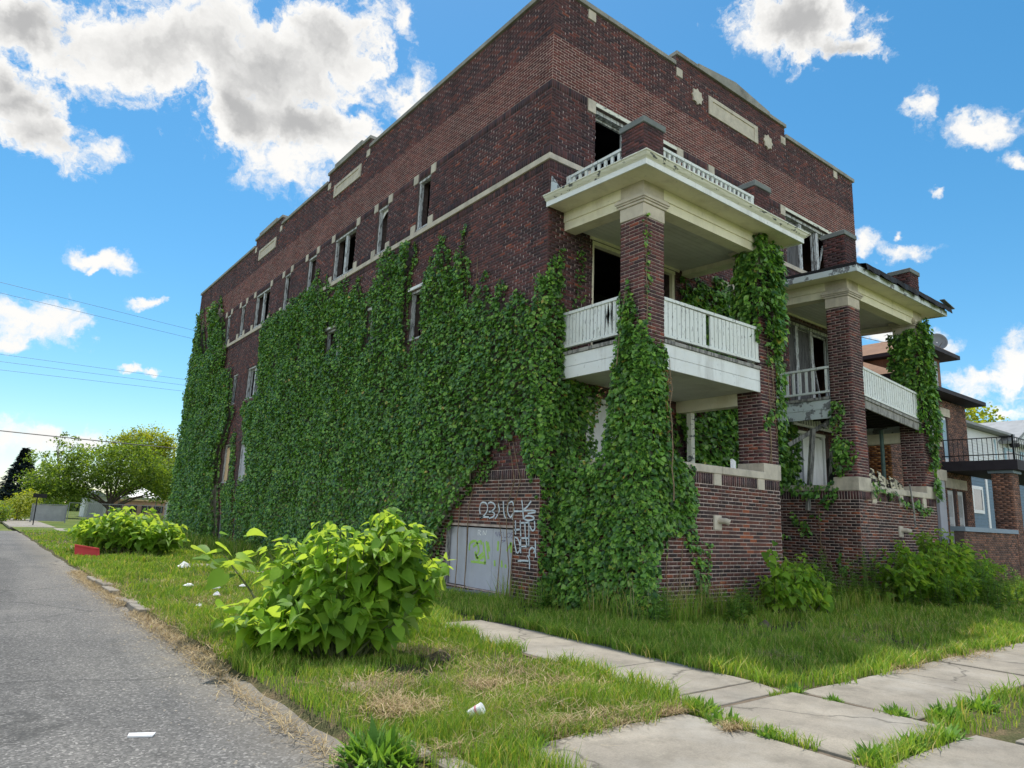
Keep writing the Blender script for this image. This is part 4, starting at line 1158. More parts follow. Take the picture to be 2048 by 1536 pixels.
for a, b in ((1.16, 4.06), (8.64, 11.3)):
    mb = MB(); FRONT.box(mb, a, b, 7.345, 7.43, -0.1, 0.03); mb.build('door_head', M['cream'], front_wall)
# boarded cellar opening with lettering sprayed on it
bx = MB()
SIDE.box(bx, 2.36, 3.05, 0.13, 1.31, -0.10, -0.075)
bx.v = [(p[0], p[1] + (0.09 * (p[2] - 0.13) / 1.2 if p[1] < 2.6 else 0), p[2]) for p in bx.v]
bx.build('board', M['ply_grey'], side_wall)
bx = MB(); SIDE.box(bx, 1.46, 2.33, 0.10, 1.31, -0.075, -0.05); bx.build('board', M['ply_grey'], side_wall)
bx = MB(); SIDE.box(bx, 0.757, 1.452, 0.02, 1.31, -0.075, -0.05); bx.build('board', M['ply_grey'], side_wall)
mb = MB(); mb.box(-0.30, 0.65, -0.05, -0.02, 1.9, 0.09); mb.box(-0.28, 1.95, -0.05, -0.02, 3.3, 0.07)
mb.build('timber_sill', M['oldwood'], side_wall)
mb = MB(); SIDE.box(mb, 3.0, 3.06, 0.12, 1.32, -0.05, 0.02); mb.build('timber_post', M['oldwood'], side_wall)
# sprayed strokes: thin ribbons lying on brick and boards (photo-traced, in wall metres)
ZU = (1.89049, -2.08293, -0.09874, 0.23786, 0.05526, 0.00175, -0.02316, -0.00983)
ZZ_ = (1.86879, 0.00369, -1.18697, -0.00125, 0.12955, 0.02353, 0.00091, -0.01317)
def zz(x, y):     # drawing-sheet units -> wall (y, z) in metres
    x, y = x / 1000, y / 1000
    b_ = (1, x, y, x * x, x * y, y * y, x ** 3, x * x * y)
    return sum(p * q_ for p, q_ in zip(ZU, b_)), sum(p * q_ for p, q_ in zip(ZZ_, b_))
def stroke(mb, pts, w, d):
    P_ = [zz(*p) for p in pts]
    # resample a smooth polyline
    Q = []
    for i in range(len(P_) - 1):
        p0 = P_[max(i - 1, 0)]; p1 = P_[i]; p2 = P_[i + 1]; p3 = P_[min(i + 2, len(P_) - 1)]
        for t in np.linspace(0, 1, 6, endpoint=False):
            Q.append(tuple(0.5 * (2 * p1[k] + (p2[k] - p0[k]) * t + (2 * p0[k] - 5 * p1[k] + 4 * p2[k] - p3[k]) * t * t + (3 * p1[k] - p0[k] - 3 * p2[k] + p3[k]) * t ** 3) for k in (0, 1)))
    Q.append(P_[-1])
    vs, fs = [], []
    for i, q_ in enumerate(Q):
        a = Q[max(i - 1, 0)]; b = Q[min(i + 1, len(Q) - 1)]
        dx, dz = b[0] - a[0], b[1] - a[1]; L_ = math.hypot(dx, dz) or 1
        ww = w / 2 * random.uniform(0.75, 1.15)
        vs.append(SIDE.P(q_[0] - dz / L_ * ww, q_[1] + dx / L_ * ww, d)); vs.append(SIDE.P(q_[0] + dz / L_ * ww, q_[1] - dx / L_ * ww, d))
        if i: fs.append((2 * i - 2, 2 * i - 1, 2 * i + 1, 2 * i))
    mb.add(vs, fs)
for s_ in [[(20,240),(8,150),(30,60),(75,40),(122,60),(145,120),(130,200),(70,280),(10,322)], [(10,322),(60,292),(165,292)],
           [(150,62),(200,38),(258,70),(270,130),(215,190),(165,200)], [(205,190),(262,232),(240,285),(170,312)],
           [(320,55),(345,170),(310,262),(270,322)], [(412,20),(420,180),(440,288),(482,312)], [(500,60),(560,28),(590,100),(592,200),(570,335)], [(490,80),(488,200),(535,295),(582,215)],
           [(600,192),(745,192)], [(728,5),(745,150),(756,330)], [(890,15),(825,110),(750,172)], [(760,180),(850,178),(945,182),(952,210),(830,232)],
           [(770,310),(800,275),(860,268),(928,290),(930,325),(860,348),(790,335),(770,310)], [(620,350),(622,590)], [(700,350),(712,620)], [(598,510),(712,500)],
           [(690,392),(855,382)], [(780,380),(790,640)], [(850,380),(850,640)], [(870,440),(890,500),(920,522),(950,480),(945,355)],
           [(600,640),(608,750),(640,905)], [(600,640),(650,650),(690,740),(692,850),(652,912)], [(710,640),(708,905)], [(700,652),(845,650)], [(800,660),(818,780),(850,792)], [(848,640),(848,800)], [(690,792),(840,792)],
           [(860,960),(858,870),(900,810),(950,850),(930,902)], [(960,690),(965,980)], [(828,940),(852,1000),(862,1090),(858,1180)], [(660,1040),(760,1035),(840,1040)]]:
    gm = MB(); stroke(gm, s_, 0.034, 0.022); gm.build('paint_stroke', M['spray'], side_wall)
for s_ in [[(-215,860),(-200,740),(-120,700),(-70,760),(-60,880),(-120,960)], [(-150,800),(-30,700),(-10,760)], [(-110,1000),(-40,960),(20,900)], [(20,720),(60,1100)], [(75,700),(110,1010)], [(280,700),(270,870)], [(100,720),(130,880)],
           [(420,870),(480,770),(495,740),(500,900)], [(215,1030),(220,1130)], [(335,1030),(340,1150)], [(400,1100),(405,1160)], [(-190,1050),(-60,1060),(60,1080)], [(-120,880),(-60,1010),(30,960)]]:
    gm = MB(); stroke(gm, s_, 0.055, -0.046); gm.build('paint_stroke', M['spray_green'], side_wall)
for s_ in [[(225,590),(245,545),(262,620),(285,540)], [(300,540),(300,640)], [(345,545),(305,590),(350,640)], [(370,540),(378,640),(415,630)], [(440,575),(465,560),(488,600),(455,640),(430,605),(440,575)], [(540,550),(495,570),(530,610),(495,650)], [(335,690),(400,690),(345,725)]]:
    gm = MB(); stroke(gm, s_, 0.010, -0.046); gm.build('paint_stroke', M['spray_ink'], side_wall)
for s_ in [[(-65,600),(-60,520),(-20,530),(-50,560),(-15,600)], [(20,600),(25,525),(60,590),(80,515)]]:
    gm = MB(); stroke(gm, s_, 0.018, -0.046); gm.build('paint_stroke', M['white'], side_wall)

# ------------------------------------------------------------------ the two front porches (parts of the building)
YF, YB_ = -2.13, -0.002
def slope(x, y, z):                       # porch roofs fall a little towards the street
    return x, y, z + 0.10 * (1 + y / 2.13)
def porch(x0, x1, kind):
    PW = 0.55
    good = kind == 'near'
    pm = MB()
    LEFT = Fr((x0, 0, 0), (0, 1, 0), (-1, 0, 0)); FR = Fr((0, YF, 0), (1, 0, 0), (0, -1, 0))
    RIGHT = Fr((x1, 0, 0), (0, 1, 0), (1, 0, 0)); BACKP = Fr((0, YF + PW, 0), (1, 0, 0), (0, 1, 0))
    # base walls and piers (mortar core), floor
    pm.mat(0)
    for p, q in ((x0, x0 + 0.3), (x1 - 0.3, x1)):
        pm.box(p, YF + 0.3, -0.3, q, YB_, 2.465)
    pm.box(x0, YF, -0.3, x1, YF + 0.3, 2.465)
    for p in (x0, x1 - PW):
        pm.box(p + 0.004, YF + 0.004, 2.466, p + PW - 0.004, YF + PW - 0.004, 6.9)
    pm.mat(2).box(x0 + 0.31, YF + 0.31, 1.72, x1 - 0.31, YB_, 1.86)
    core = pm.build('porch', [M['mortar_pale'], M['stone'], M['interior']], bld)
    # masonry skins
    sc_holes = [(x0 + 1.86, x0 + 2.1, 1.46, 1.72)]
    st_blocks = [(x0 + 1.89, x0 + 2.12, 2.25, 2.47), (x0 + 3.28, x0 + 3.5, 2.25, 2.47)]
    if not good: st_blocks = [(x0 + 0.6, x0 + 0.82, 2.22, 2.47), (x0 + 2.02, x0 + 2.22, 2.22, 2.47), (x0 + 3.36, x0 + 3.56, 2.22, 2.47)]
    hol = sc_holes + st_blocks
    brk = M['brick_red']
    lo = courses(x0, x1, -0.1, 2.26, hol); so = courses(x0, x1, 2.26, 2.465, hol, 'soldier')
    single = []
    if good:
        single = [r_ for r_ in lo if r_[0] > x0 + 1.45 and 0.95 < r_[2] and r_[1] - r_[0] > 0.08][:150]
        ss = set(single); lo = [r_ for r_ in lo if r_ not in ss]
    G_ = [(FR, lo, brk), (FR, so, M['brick_sold'])]
    for fr in (LEFT, RIGHT):
        G_.append((fr, courses(YF, YB_, -0.1, 2.26, []), brk)); G_.append((fr, courses(YF, YB_, 2.26, 2.465, [], 'soldier'), M['brick_sold']))
    for p in (x0, x1 - PW):
        G_.append((FR, courses(p, p + PW, 2.785, 6.89, [], bl=PW / 2.5), M['brick']))
        G_.append((Fr((p, 0, 0), (0, 1, 0), (-1, 0, 0)), courses(YF, YF + PW, 2.785, 6.89, [], bl=PW / 2.5, par=1), M['brick']))
        G_.append((Fr((p + PW, 0, 0), (0, 1, 0), (1, 0, 0)), courses(YF, YF + PW, 2.785, 6.89, [], bl=PW / 2.5, par=1), M['brick']))
        G_.append((BACKP, courses(p, p + PW, 2.785, 6.89, [], bl=PW / 2.5), M['brick']))
    brick_set(core, G_, [(FR, single)] if single else None)
    for (a, b, c_, d) in st_blocks:
        mb = MB(); FR.box(mb, a + 0.004, b - 0.004, c_ + 0.004, d - 0.005, -0.05, 0.02); mb.build('corner_stone', M['stone'], core)
    # scupper block with a clay spout
    a, b, c_, d = sc_holes[0]
    mb = MB(); FR.box(mb, a + 0.005, b - 0.02, c_ + 0.005, d - 0.005, -0.05, 0.03)
    mb.tube([FR.P(a + 0.15, d - 0.09, 0.01), FR.P(a + 0.18, d - 0.10, 0.14), FR.P(a + 0.22, d - 0.13, 0.2)], [0.055, 0.055, 0.062], 10)
    mb.build('scupper', M['stone'], core, smooth=False)
    # wall caps and plinths
    mb = MB()
    xm = (x0 + x1) / 2 + 0.1
    for p, q in ((x0 + PW - 0.02, xm - 0.004), (xm + 0.004, x1 - PW + 0.02)):
        FR.box(mb, p, q, 2.467, 2.605, -0.34, 0.035)
    for X in (x0, x1):
        s_ = -1 if X == x0 else 1
        mb.box(X + s_ * 0.035, YF + PW - 0.02, 2.468, X - s_ * 0.33, YB_, 2.604)
    mb.build('wall_cap', M['stone'], core, bevel=0.008)
    for p in (x0, x1 - PW):
        mb = MB(); mb.box(p - 0.025, YF - 0.025, 2.47, p + PW + 0.025, YF + PW + 0.025, 2.783); mb.build('plinth', M['stone'], core, bevel=0.008)
        # capital: neck, flared moulding, block
        mb = MB(); e = 0.012
        mb.box(p - e, YF - e, 6.903, p + PW + e, YF + PW + e, 7.15)
        for z0, z1, o in ((7.152, 7.20, 0.04), (7.202, 7.235, 0.065), (7.237, 7.29, 0.085), (7.292, 7.325, 0.06)):
            mb.box(p - o, YF - o, z0, p + PW + o, YF + PW + o, z1)
        mb.box(p - 0.006, YF - 0.006, 7.327, p + PW + 0.006, YF + PW + 0.006, 7.585)
        mb.warp(slope).build('capital', M['stone'], core, bevel=0.006)
    # upper deck: fascia boards, floor edge, underside, cross beam
    fa, rails = [], []
    sag = (lambda x, y, z: (x, y, z)) if good else (lambda x, y, z: (x, y, z - 0.24 * max(0, min(1, (x - x0 - 0.5) / 3.1)) * (1 if y < -1.9 else 0)))
    mt = M['paint'] if good else M['peel_blue']
    if good:
        for z0, z1 in ((4.20, 4.425), (4.431, 4.66)):
            mb = MB(); mb.box(x0 + PW, YF + 0.01, z0, x1 - PW - 0.01, YF + 0.05, z1); mb.build('fascia_board', mt, core, bevel=0.004)
    else:
        mb = MB(); mb.box(x0 + PW, YF + 0.01, 4.47, x1 - PW - 0.01, YF + 0.05, 4.70); mb.warp(sag).build('fascia_board', M['oldwood'], core, label='sagging grey board under the front railing')
    for z0, z1 in ((4.20, 4.425), (4.431, 4.66)):
        mb = MB(); mb.box(x0 + 0.01, YF + PW, z0, x0 + 0.05, YB_, z1); mb.build('fascia_board', mt, core, bevel=0.004)
        mb = MB(); mb.box(x1 - 0.05, YF + PW, z0, x1 - 0.01, YB_, z1); mb.build('fascia_board', mt, core)
    mb = MB(); mb.box(x0 - 0.02, YF + PW + 0.002, 4.665, x1 + 0.02, YB_, 4.73); mb.box(x0 + PW + 0.002, YF - 0.02, 4.665, x1 - PW - 0.002, YF + PW, 4.729)
    mb.warp(sag).build('deck_edge', M['oldwood'] if good else M['oldwood'], core)
    if good:
        n = 22
        mb = MB()
        for i in range(n):
            a = x0 + 0.06 + (x1 - x0 - 0.12) * i / n
            mb.box(a, YF + 0.06, 4.235, a + (x1 - x0 - 0.12) / n - 0.008, YB_, 4.25)
        mb.build('underside_boards', M['ceiling'], core)
        mb = MB(); mb.box(x1 - PW - 0.02, YF + PW + 0.01, 3.98, x1 - PW + 0.22, YB_, 4.234); mb.build('side_beam', M['cream'], core)
        MB().box(x1 - PW + 0.1, -0.32, 1.9, x1 - PW + 0.22, -0.2, 3.978).build('porch_post', M['peel'], core)
    else:
        mb = MB()
        for i in range(9):
            a = x0 + 0.3 + 0.42 * i
            mb.box(a, YF + 0.06, 4.42, a + 0.05, YB_, 4.62)
        mb.build('joists', M['char'], core)
        MB().box(x1 - PW + 0.05, YF + PW + 0.01, 3.96, x1 - PW + 0.25, YB_, 4.24).build('side_beam', M['cream'], core)
        # what is left of the collapsed ceiling, fallen on to the porch floor
        for k in range(20):
            p0 = Vector((x0 + 0.62 + 0.155 * k + random.uniform(-0.05, 0.05), YF + 0.42 + random.uniform(-0.04, 0.06), 2.50 + random.uniform(-0.1, 0.1)))
            ln = (1.5 - 0.035 * k) * random.uniform(0.75, 1.1)
            p1 = p0 + Vector((0.52, 0.30, 0.62 - 0.012 * k)) * ln
            MB().bar(p0, p1, 0.16 * random.uniform(0.6, 1.1), 0.02, (-0.35, -1.0, 0.45)).build('fallen_board', M['lath'], core)
        for a, b in (((x0 - 0.02, -0.9, 2.0), (x0 + 0.18, -1.0, 4.0)), ((x0 + 0.1, -1.3, 4.0), (x0 + 0.5, -1.55, 4.5)), ((x0 + 0.25, -1.3, 1.9), (x0 + 0.42, -1.35, 3.5)), ((x0 - 0.1, -0.5, 3.6), (x0 + 0.6, -1.5, 4.35))):
            MB().bar(a, b, 0.10, 0.10).build('broken_brace', M['oldwood'], core)
        MB().bar((x0 + 0.12, -1.45, 2.7), (x0 + 0.75, -1.1, 3.35), 0.28, 0.02, (1, 0, 0.4)).build('fallen_board', M['tar'], core)
        MB().tube([(x0 + 3.4, -1.2, 1.9), (x0 + 3.4, -1.2, 4.3)], 0.05, 8).build('drain_pipe', M['water_pipe'], core)
    # railings: left side and street side of the upper deck
    def rail(p, q, zb, zt, n, w, warp=None, lean=None, missing=(), dz=0.0):
        p = Vector(p); q = Vector(q)
        d = (q - p).normalized()
        wf = warp or (lambda x, y, z: (x, y, z))
        MB().bar(p + Vector((0, 0, zt)), q + Vector((0, 0, zt)), 0.085, 0.055).warp(wf).build('top_rail', M['rail'], core)
        MB().bar(p + Vector((0, 0, zb)), q + Vector((0, 0, zb)), 0.07, 0.05).warp(wf).build('bottom_rail', M['rail'], core)
        for i in range(n):
            if i in missing: continue
            c_ = p + (q - p) * ((i + 0.5) / n)
            a = c_ + Vector((0, 0, zb + 0.027)); b = c_ + Vector((0, 0, zt - 0.029))
            if lean and i in lean:
                b = b + d * lean[i]
            mb = MB(); mb.bar(a, b, w * random.uniform(0.92, 1.04), 0.035, (0, 0, 1) if abs(d.x) > 2 else d.cross(Vector((0, 0, 1))))
            mb.warp(wf).build('baluster', M['rail'], core)
    if good:
        rail((x0 + 0.03, YB_ - 0.03, 0), (x0 + 0.03, YF + PW + 0.01, 0), 4.84, 5.50, 16, 0.075, lean={12: 0.07, 13: -0.09})
        rail((x0 + PW + 0.01, YF + 0.04, 0), (x1 - PW - 0.01, YF + 0.04, 0), 4.82, 5.50, 24, 0.105, missing=(10,), warp=lambda x, y, z: (x, y, z - 0.02 * math.sin((x - x0) * 1.2)))
        MB().box(x0 + PW + 0.02, YF + 0.12, 4.74, x0 + PW + 0.12, YF + 0.22, 5.58).build('rail_post', M['rail'], core)
        MB().box(x0 + 0.08, YF + PW + 0.02, 4.74, x0 + 0.18, YF + PW + 0.12, 5.57).build('rail_post', M['rail'], core)
        MB().box(x1 - PW - 0.12, YF + 0.12, 4.74, x1 - PW - 0.02, YF + 0.22, 5.57).build('rail_post', M['rail'], core)
    else:
        rail((x0 + 0.03, YB_ - 0.03, 0), (x0 + 0.03, YF + PW + 0.01, 0), 4.86, 5.46, 9, 0.06, lean={8: 0.0}, missing=(7,))
        rail((x0 + PW + 0.01, YF + 0.04, 0), (x1 - PW - 0.01, YF + 0.04, 0), 4.80, 5.46, 26, 0.095, warp=sag, lean={23: 0.05, 24: 0.07, 25: 0.08})
        MB().bar((x0 + 0.2, YF + PW + 0.05, 4.86), (x0 + 0.12, YF + PW - 0.15, 5.55), 0.06, 0.04).build('baluster', M['rail'], core, label='baluster leaning against the brick pier')
        rail((x0 + PW + 0.01, -0.25, 0), (x1 - PW - 0.01, -0.25, 0), 3.75 + 0.5, 4.62, 24, 0.06)
    # porch roof
    z0 = 7.585
    OV, YE = 0.45, YF - 0.45
    mb = MB()
    for (a, b, c_, d) in ((x0 + 0.02, YF + PW, x0 + 0.32, YB_), (x1 - 0.32, YF + PW, x1 - 0.02, YB_)):
        mb.box(a, b, 7.19, c_, d, z0 - 0.004); mb.box(a - 0.025 if a < x0 + 1 else a, b, 7.37, (c_ if a < x0 + 1 else c_ + 0.025), d, z0 - 0.006)
    mb.box(x0 + PW, YF + 0.02, 7.19, x1 - PW, YF + 0.32, z0 - 0.005); mb.box(x0 + PW, YF - 0.005, 7.37, x1 - PW, YF + 0.019, z0 - 0.006)
    mb.warp(slope).build('roof_beam', M['cream'], core)
    mb = MB()
    n = 13
    for i in range(n):                      # tongue-and-groove ceiling between the beams
        a = YF + 0.33 + (YB_ - YF - 0.34) * i / n
        mb.box(x0 + 0.33, a, 7.30, x1 - 0.33, a + (YB_ - YF - 0.34) / n - 0.008, 7.315)
    mb.warp(slope).build('ceiling_boards', M['ceiling'], core)
    mb = MB(); mb.box(x0 - OV, YE, z0, x1 + OV, YB_, z0 + 0.02); mb.warp(slope).build('soffit', M['cream'], core)
    mb = MB()
    FT = 0.085 if good else 0.12
    mb.box(x0 - OV - 0.03, YE - 0.03, z0 - 0.03, x1 + OV + 0.03, YE - 0.001, z0 + FT)
    for X in (x0 - OV - 0.03, x1 + OV + 0.001):
        mb.box(X, YE, z0 - 0.028, X + 0.029, YB_, z0 + FT - 0.002)
    mb.warp(slope).build('eave_fascia', M['paint'] if good else M['peel_blue'], core)
    rb = MB(); rb.box(x0 - OV, YE, z0 + FT, x1 + OV, YB_, z0 + FT + 0.09)
    rb.warp(slope).build('porch_roof', M['tar'], core)
    if good:
        # crown moulding / old gutter, its paint peeling off the metal
        mb = MB()
        prof = [(0.032, 0.075), (0.05, 0.092), (0.075, 0.108), (0.095, 0.13), (0.11, 0.155), (0.13, 0.165), (0.13, 0.186), (0.09, 0.192), (0.0, 0.186)]
        segs = 40
        def run(fa_, axis, a, b):
            prev = None
            for i in range(segs + 1):
                t = a + (b - a) * i / segs
                ring = []
                for (o, h) in prof:
                    j = random.uniform(-0.004, 0.004)
                    ring.append(fa_(t, o, z0 + h + j))
                if prev: 
                    m_ = len(mb.v); mb.v += prev + ring; k_ = len(prof)
                    for s_ in range(k_ - 1):
                        mb.f.append((m_ + s_, m_ + s_ + 1, m_ + k_ + s_ + 1, m_ + k_ + s_)); mb.m.append(0)
                prev = ring
        run(lambda t, o, h: (t + (-o if t < x0 else (o if t > x1 else 0)), YE - o, h), 0, x0 - OV, x1 + OV)
        run(lambda t, o, h: (x0 - OV - o, t - (o if t < YE + 0.01 else 0), h), 1, YE, YB_)
        run(lambda t, o, h: (x1 + OV + o, t - (o if t < YE + 0.01 else 0), h), 1, YE, YB_)
        mb.warp(slope).build('crown_moulding', M['peel'], core)
        mb = MB(); mb.box(x0 - OV - 0.05, YE - 0.05, z0 + 0.186, x1 + OV + 0.05, YB_, z0 + 0.2)
        mb.warp(slope).build('roof_flashing', M['flash'], core)
        top = z0 + 0.202
    else:
        # torn, curling roof covering along the street eave
        mb = MB()
        nx = 60
        rows_ = []
        for i in range(nx + 1):
            x = x0 - 0.2 + (x1 - x0 + OV + 0.35) * i / nx
            j = 0.06 * fbm((x * 2.2, 3, 1)) + random.uniform(-0.02, 0.02)
            rows_.append([(x, YE + 0.9, z0 + 0.24), (x, YE + 0.25, z0 + 0.28 + j * 0.5), (x, YE - 0.10 + j, z0 + 0.23 + j), (x, YE - 0.13 + j, z0 + 0.07 + j * 1.6)])
        m_ = 0
        for i in range(nx):
            a, b = rows_[i], rows_[i + 1]
            for k_ in range(3):
                mb.poly([a[k_], b[k_], b[k_ + 1], a[k_ + 1]])
        mb.warp(slope).build('torn_roofing', M['tar'], core)
        MB().bar((x1 + OV - 0.5, YE - 0.12, z0 + 0.32), (x1 + OV + 0.25, YE - 0.1, z0 + 0.22), 0.12, 0.02).warp(slope).build('torn_roofing', M['flash'], core)
        top = z0 + 0.215
    # attic piers standing on the roof, with caps
    for p, hz in ((x0, 8.73), (x1 - PW, 8.70)):
        mb = MB(); mb.box(p + 0.004, YF + 0.004, top, p + PW - 0.004, YF + PW - 0.004, hz)
        ap = mb.build('attic_pier', M['mortar_dark'], core)
        gg = []
        gg.append((FR, courses(p, p + PW, top, hz, [], bl=PW / 2.5), M['brick']))
        gg.append((Fr((p, 0, 0), (0, 1, 0), (-1, 0, 0)), courses(YF, YF + PW, top, hz, [], bl=PW / 2.5, par=1), M['brick']))
        gg.append((Fr((p + PW, 0, 0), (0, 1, 0), (1, 0, 0)), courses(YF, YF + PW, top, hz, [], bl=PW / 2.5, par=1), M['brick']))
        brick_set(core, gg)
        mb = MB(); mb.box(p - 0.035, YF - 0.035, hz, p + PW + 0.035, YF + PW + 0.035, hz + 0.12); mb.build('pier_cap', M['cement'], core, bevel=0.008)
        if not good:
            mb = MB(); mb.box(p - 0.02, YF - 0.02, top - 0.02, p + PW + 0.02, YF + PW + 0.02, top + 0.16); mb.build('plinth', M['stone'], core)
    if good:
        zt = 8.43
        rail((x0 + 0.05, YB_ - 0.14, 0), (x0 + 0.05, YF + PW + 0.01, 0), 8.08, zt, 8, 0.07)
        rail((x0 + PW + 0.01, YF + 0.06, 0), (x1 - PW - 0.01, YF + 0.06, 0), 8.08, zt, 20, 0.06)
        MB().box(x0 - 0.01, -0.16, 7.95, x0 + 0.09, -0.06, 8.45).build('rail_post', M['rail'], core)
        MB().box(x1 - PW - 0.12, YF + 0.02, 7.95, x1 - PW - 0.02, YF + 0.12, 8.45).build('rail_post', M['rail'], core)
        mb = MB(); mb.slab([(0.03, -0.012, 8.0), (0.38, -0.012, 8.0), (0.30, -0.012, 8.16), (0.12, -0.012, 8.32), (0.05, -0.012, 8.36)], (0, -0.012, 0)); mb.build('metal_flashing', M['peel_blue'], core)
    return core
porch(0.42, 4.49, 'near')
porch(7.76, 11.97, 'far')

# ------------------------------------------------------------------ leaves
def leaf_template(kind):
    if kind == 'ivy':
        V = [(0, -0.02, 0), (-0.48, 0.16, 0.0), (-0.42, 0.5, 0.02), (0, 1.0, -0.05), (0.42, 0.5, 0.02), (0.48, 0.16, 0.0), (0, 0.40, -0.10)]
        F = [(0, 1, 6), (1, 2, 6), (2, 3, 6), (3, 4, 6), (4, 5, 6), (5, 0, 6)]
    elif kind == 'creeper':
        V = [(0, 0, 0), (-0.3, 0.45, 0.04), (0, 1.0, -0.06), (0.3, 0.45, 0.04), (0, 0.45, -0.05)]
        F = [(0, 1, 4), (1, 2, 4), (2, 3, 4), (3, 0, 4)]
    elif kind.startswith('cat'):
        fold, droop = {'cat0': (0.22, 0.22), 'cat1': (0.5, 0.35), 'cat2': (0.12, 0.10), 'cat3': (0.85, 0.45)}[kind]
        half = [(0.0, 0.04), (0.2, -0.05), (0.42, 0.10), (0.50, 0.32), (0.40, 0.56), (0.22, 0.80), (0.0, 1.06)]
        mid = [(0.0, 0.25), (0.0, 0.55)]
        V, F = [], []
        def P(s_, t): return (s_ / (1 + 0.25 * fold), t, abs(s_) * fold * (1 if t < 0.9 else 0.6) - droop * t * t)
        c = [P(0, 0.04), P(0, 0.2), P(0, 0.45), P(0, 0.72), P(0, 1.06)]
        V += c
        for sg in (1, -1):
            b = len(V)
            V += [P(sg * s_, t) for s_, t in half[1:6]]
            F += [q_ if sg > 0 else q_[::-1] for q_ in [(0, b, 1), (b, b + 1, 1), (1, b + 1, b + 2), (1, b + 2, 2), (2, b + 2, b + 3), (2, b + 3, 3), (3, b + 3, b + 4), (3, b + 4, 4)]]
        return np.array(V), np.array(F)
    elif kind == 'strap':
        V = [(-0.02, 0, 0), (0.02, 0, 0), (-0.032, 0.45, 0.08), (0.032, 0.45, 0.08), (0, 1.0, -0.28)]
        return np.array(V, float), np.array([(0, 1, 3), (0, 3, 2), (2, 3, 4)])
    else:           # small pointed leaflet
        V = [(0, 0, 0), (-0.16, 0.4, 0.03), (0, 1.0, -0.10), (0.16, 0.4, 0.03)]
        F = [(0, 1, 2), (0, 2, 3)]
    return np.array(V, float), np.array(F)
def norm(a):
    return a / (np.linalg.norm(a, axis=-1, keepdims=True) + 1e-9)
def leaves(parent, P, Nrm, T, S, kind, mat, mat_one=None, n_single=0, name='leaf', smooth=False, stuff='leaf'):
    """P positions, Nrm face normals, T tip directions, S sizes. The n_single leaves nearest the street corner become objects of their own"""
    T = norm(T - Nrm * (T * Nrm).sum(1, keepdims=True)); A = np.cross(T, Nrm)
    idx = np.arange(len(P)); single = np.array([], int)
    kinds = kind if isinstance(kind, (list, tuple)) else [kind]
    kk = rng.integers(0, len(kinds), len(P))
    if n_single:
        vis = norm(CAM - P)
        facing = np.abs((vis * Nrm).sum(1))
        sc = S * (0.35 + facing) / np.linalg.norm(P - CAM, axis=1)
        outer = getattr(leaves, 'outer', None)
        if outer is not None: sc = sc * outer
        single = np.argsort(-sc)[:n_single]
        rest = np.ones(len(P), bool); rest[single] = False
        idx = idx[rest]
    Vs, Fs, o = [], [], 0
    for j, kd in enumerate(kinds):
        V0, F0 = leaf_template(kd)
        q_ = idx[kk[idx] == j]
        if len(q_):
            V = P[q_][:, None, :] + S[q_][:, None, None] * (V0[None, :, 0, None] * A[q_][:, None, :] + V0[None, :, 1, None] * T[q_][:, None, :] + V0[None, :, 2, None] * Nrm[q_][:, None, :])
            Vs.append(V.reshape(-1, 3)); Fs.append((np.arange(len(q_))[:, None, None] * len(V0) + F0[None]).reshape(-1, 3) + o); o += len(q_) * len(V0)
    ob = None
    if Vs:
        ob = np_mesh(stuff, np.concatenate(Vs), np.concatenate(Fs), mat, parent, smooth=smooth, kind='stuff')
    if len(single):
        L = np.array(wloc(parent))
        mes = []
        for kd in kinds:
            V0, F0 = leaf_template(kd)
            me = bpy.data.meshes.new(name)
            me.from_pydata([tuple(v) for v in V0], [], [tuple(int(i) for i in f) for f in F0])
            me.materials.append(mat_one or mat)
            if smooth: me.polygons.foreach_set("use_smooth", [True] * len(me.polygons))
            mes.append(me)
        for i in single:
            lo = link_mesh(name, mes[kk[i]], parent)
            p_ = P[i] - L; s_ = S[i]
            lo.matrix_local = Matrix(((A[i, 0] * s_, T[i, 0] * s_, Nrm[i, 0] * s_, p_[0]), (A[i, 1] * s_, T[i, 1] * s_, Nrm[i, 1] * s_, p_[1]), (A[i, 2] * s_, T[i, 2] * s_, Nrm[i, 2] * s_, p_[2]), (0, 0, 0, 1)))
    return ob
leaves.outer = None

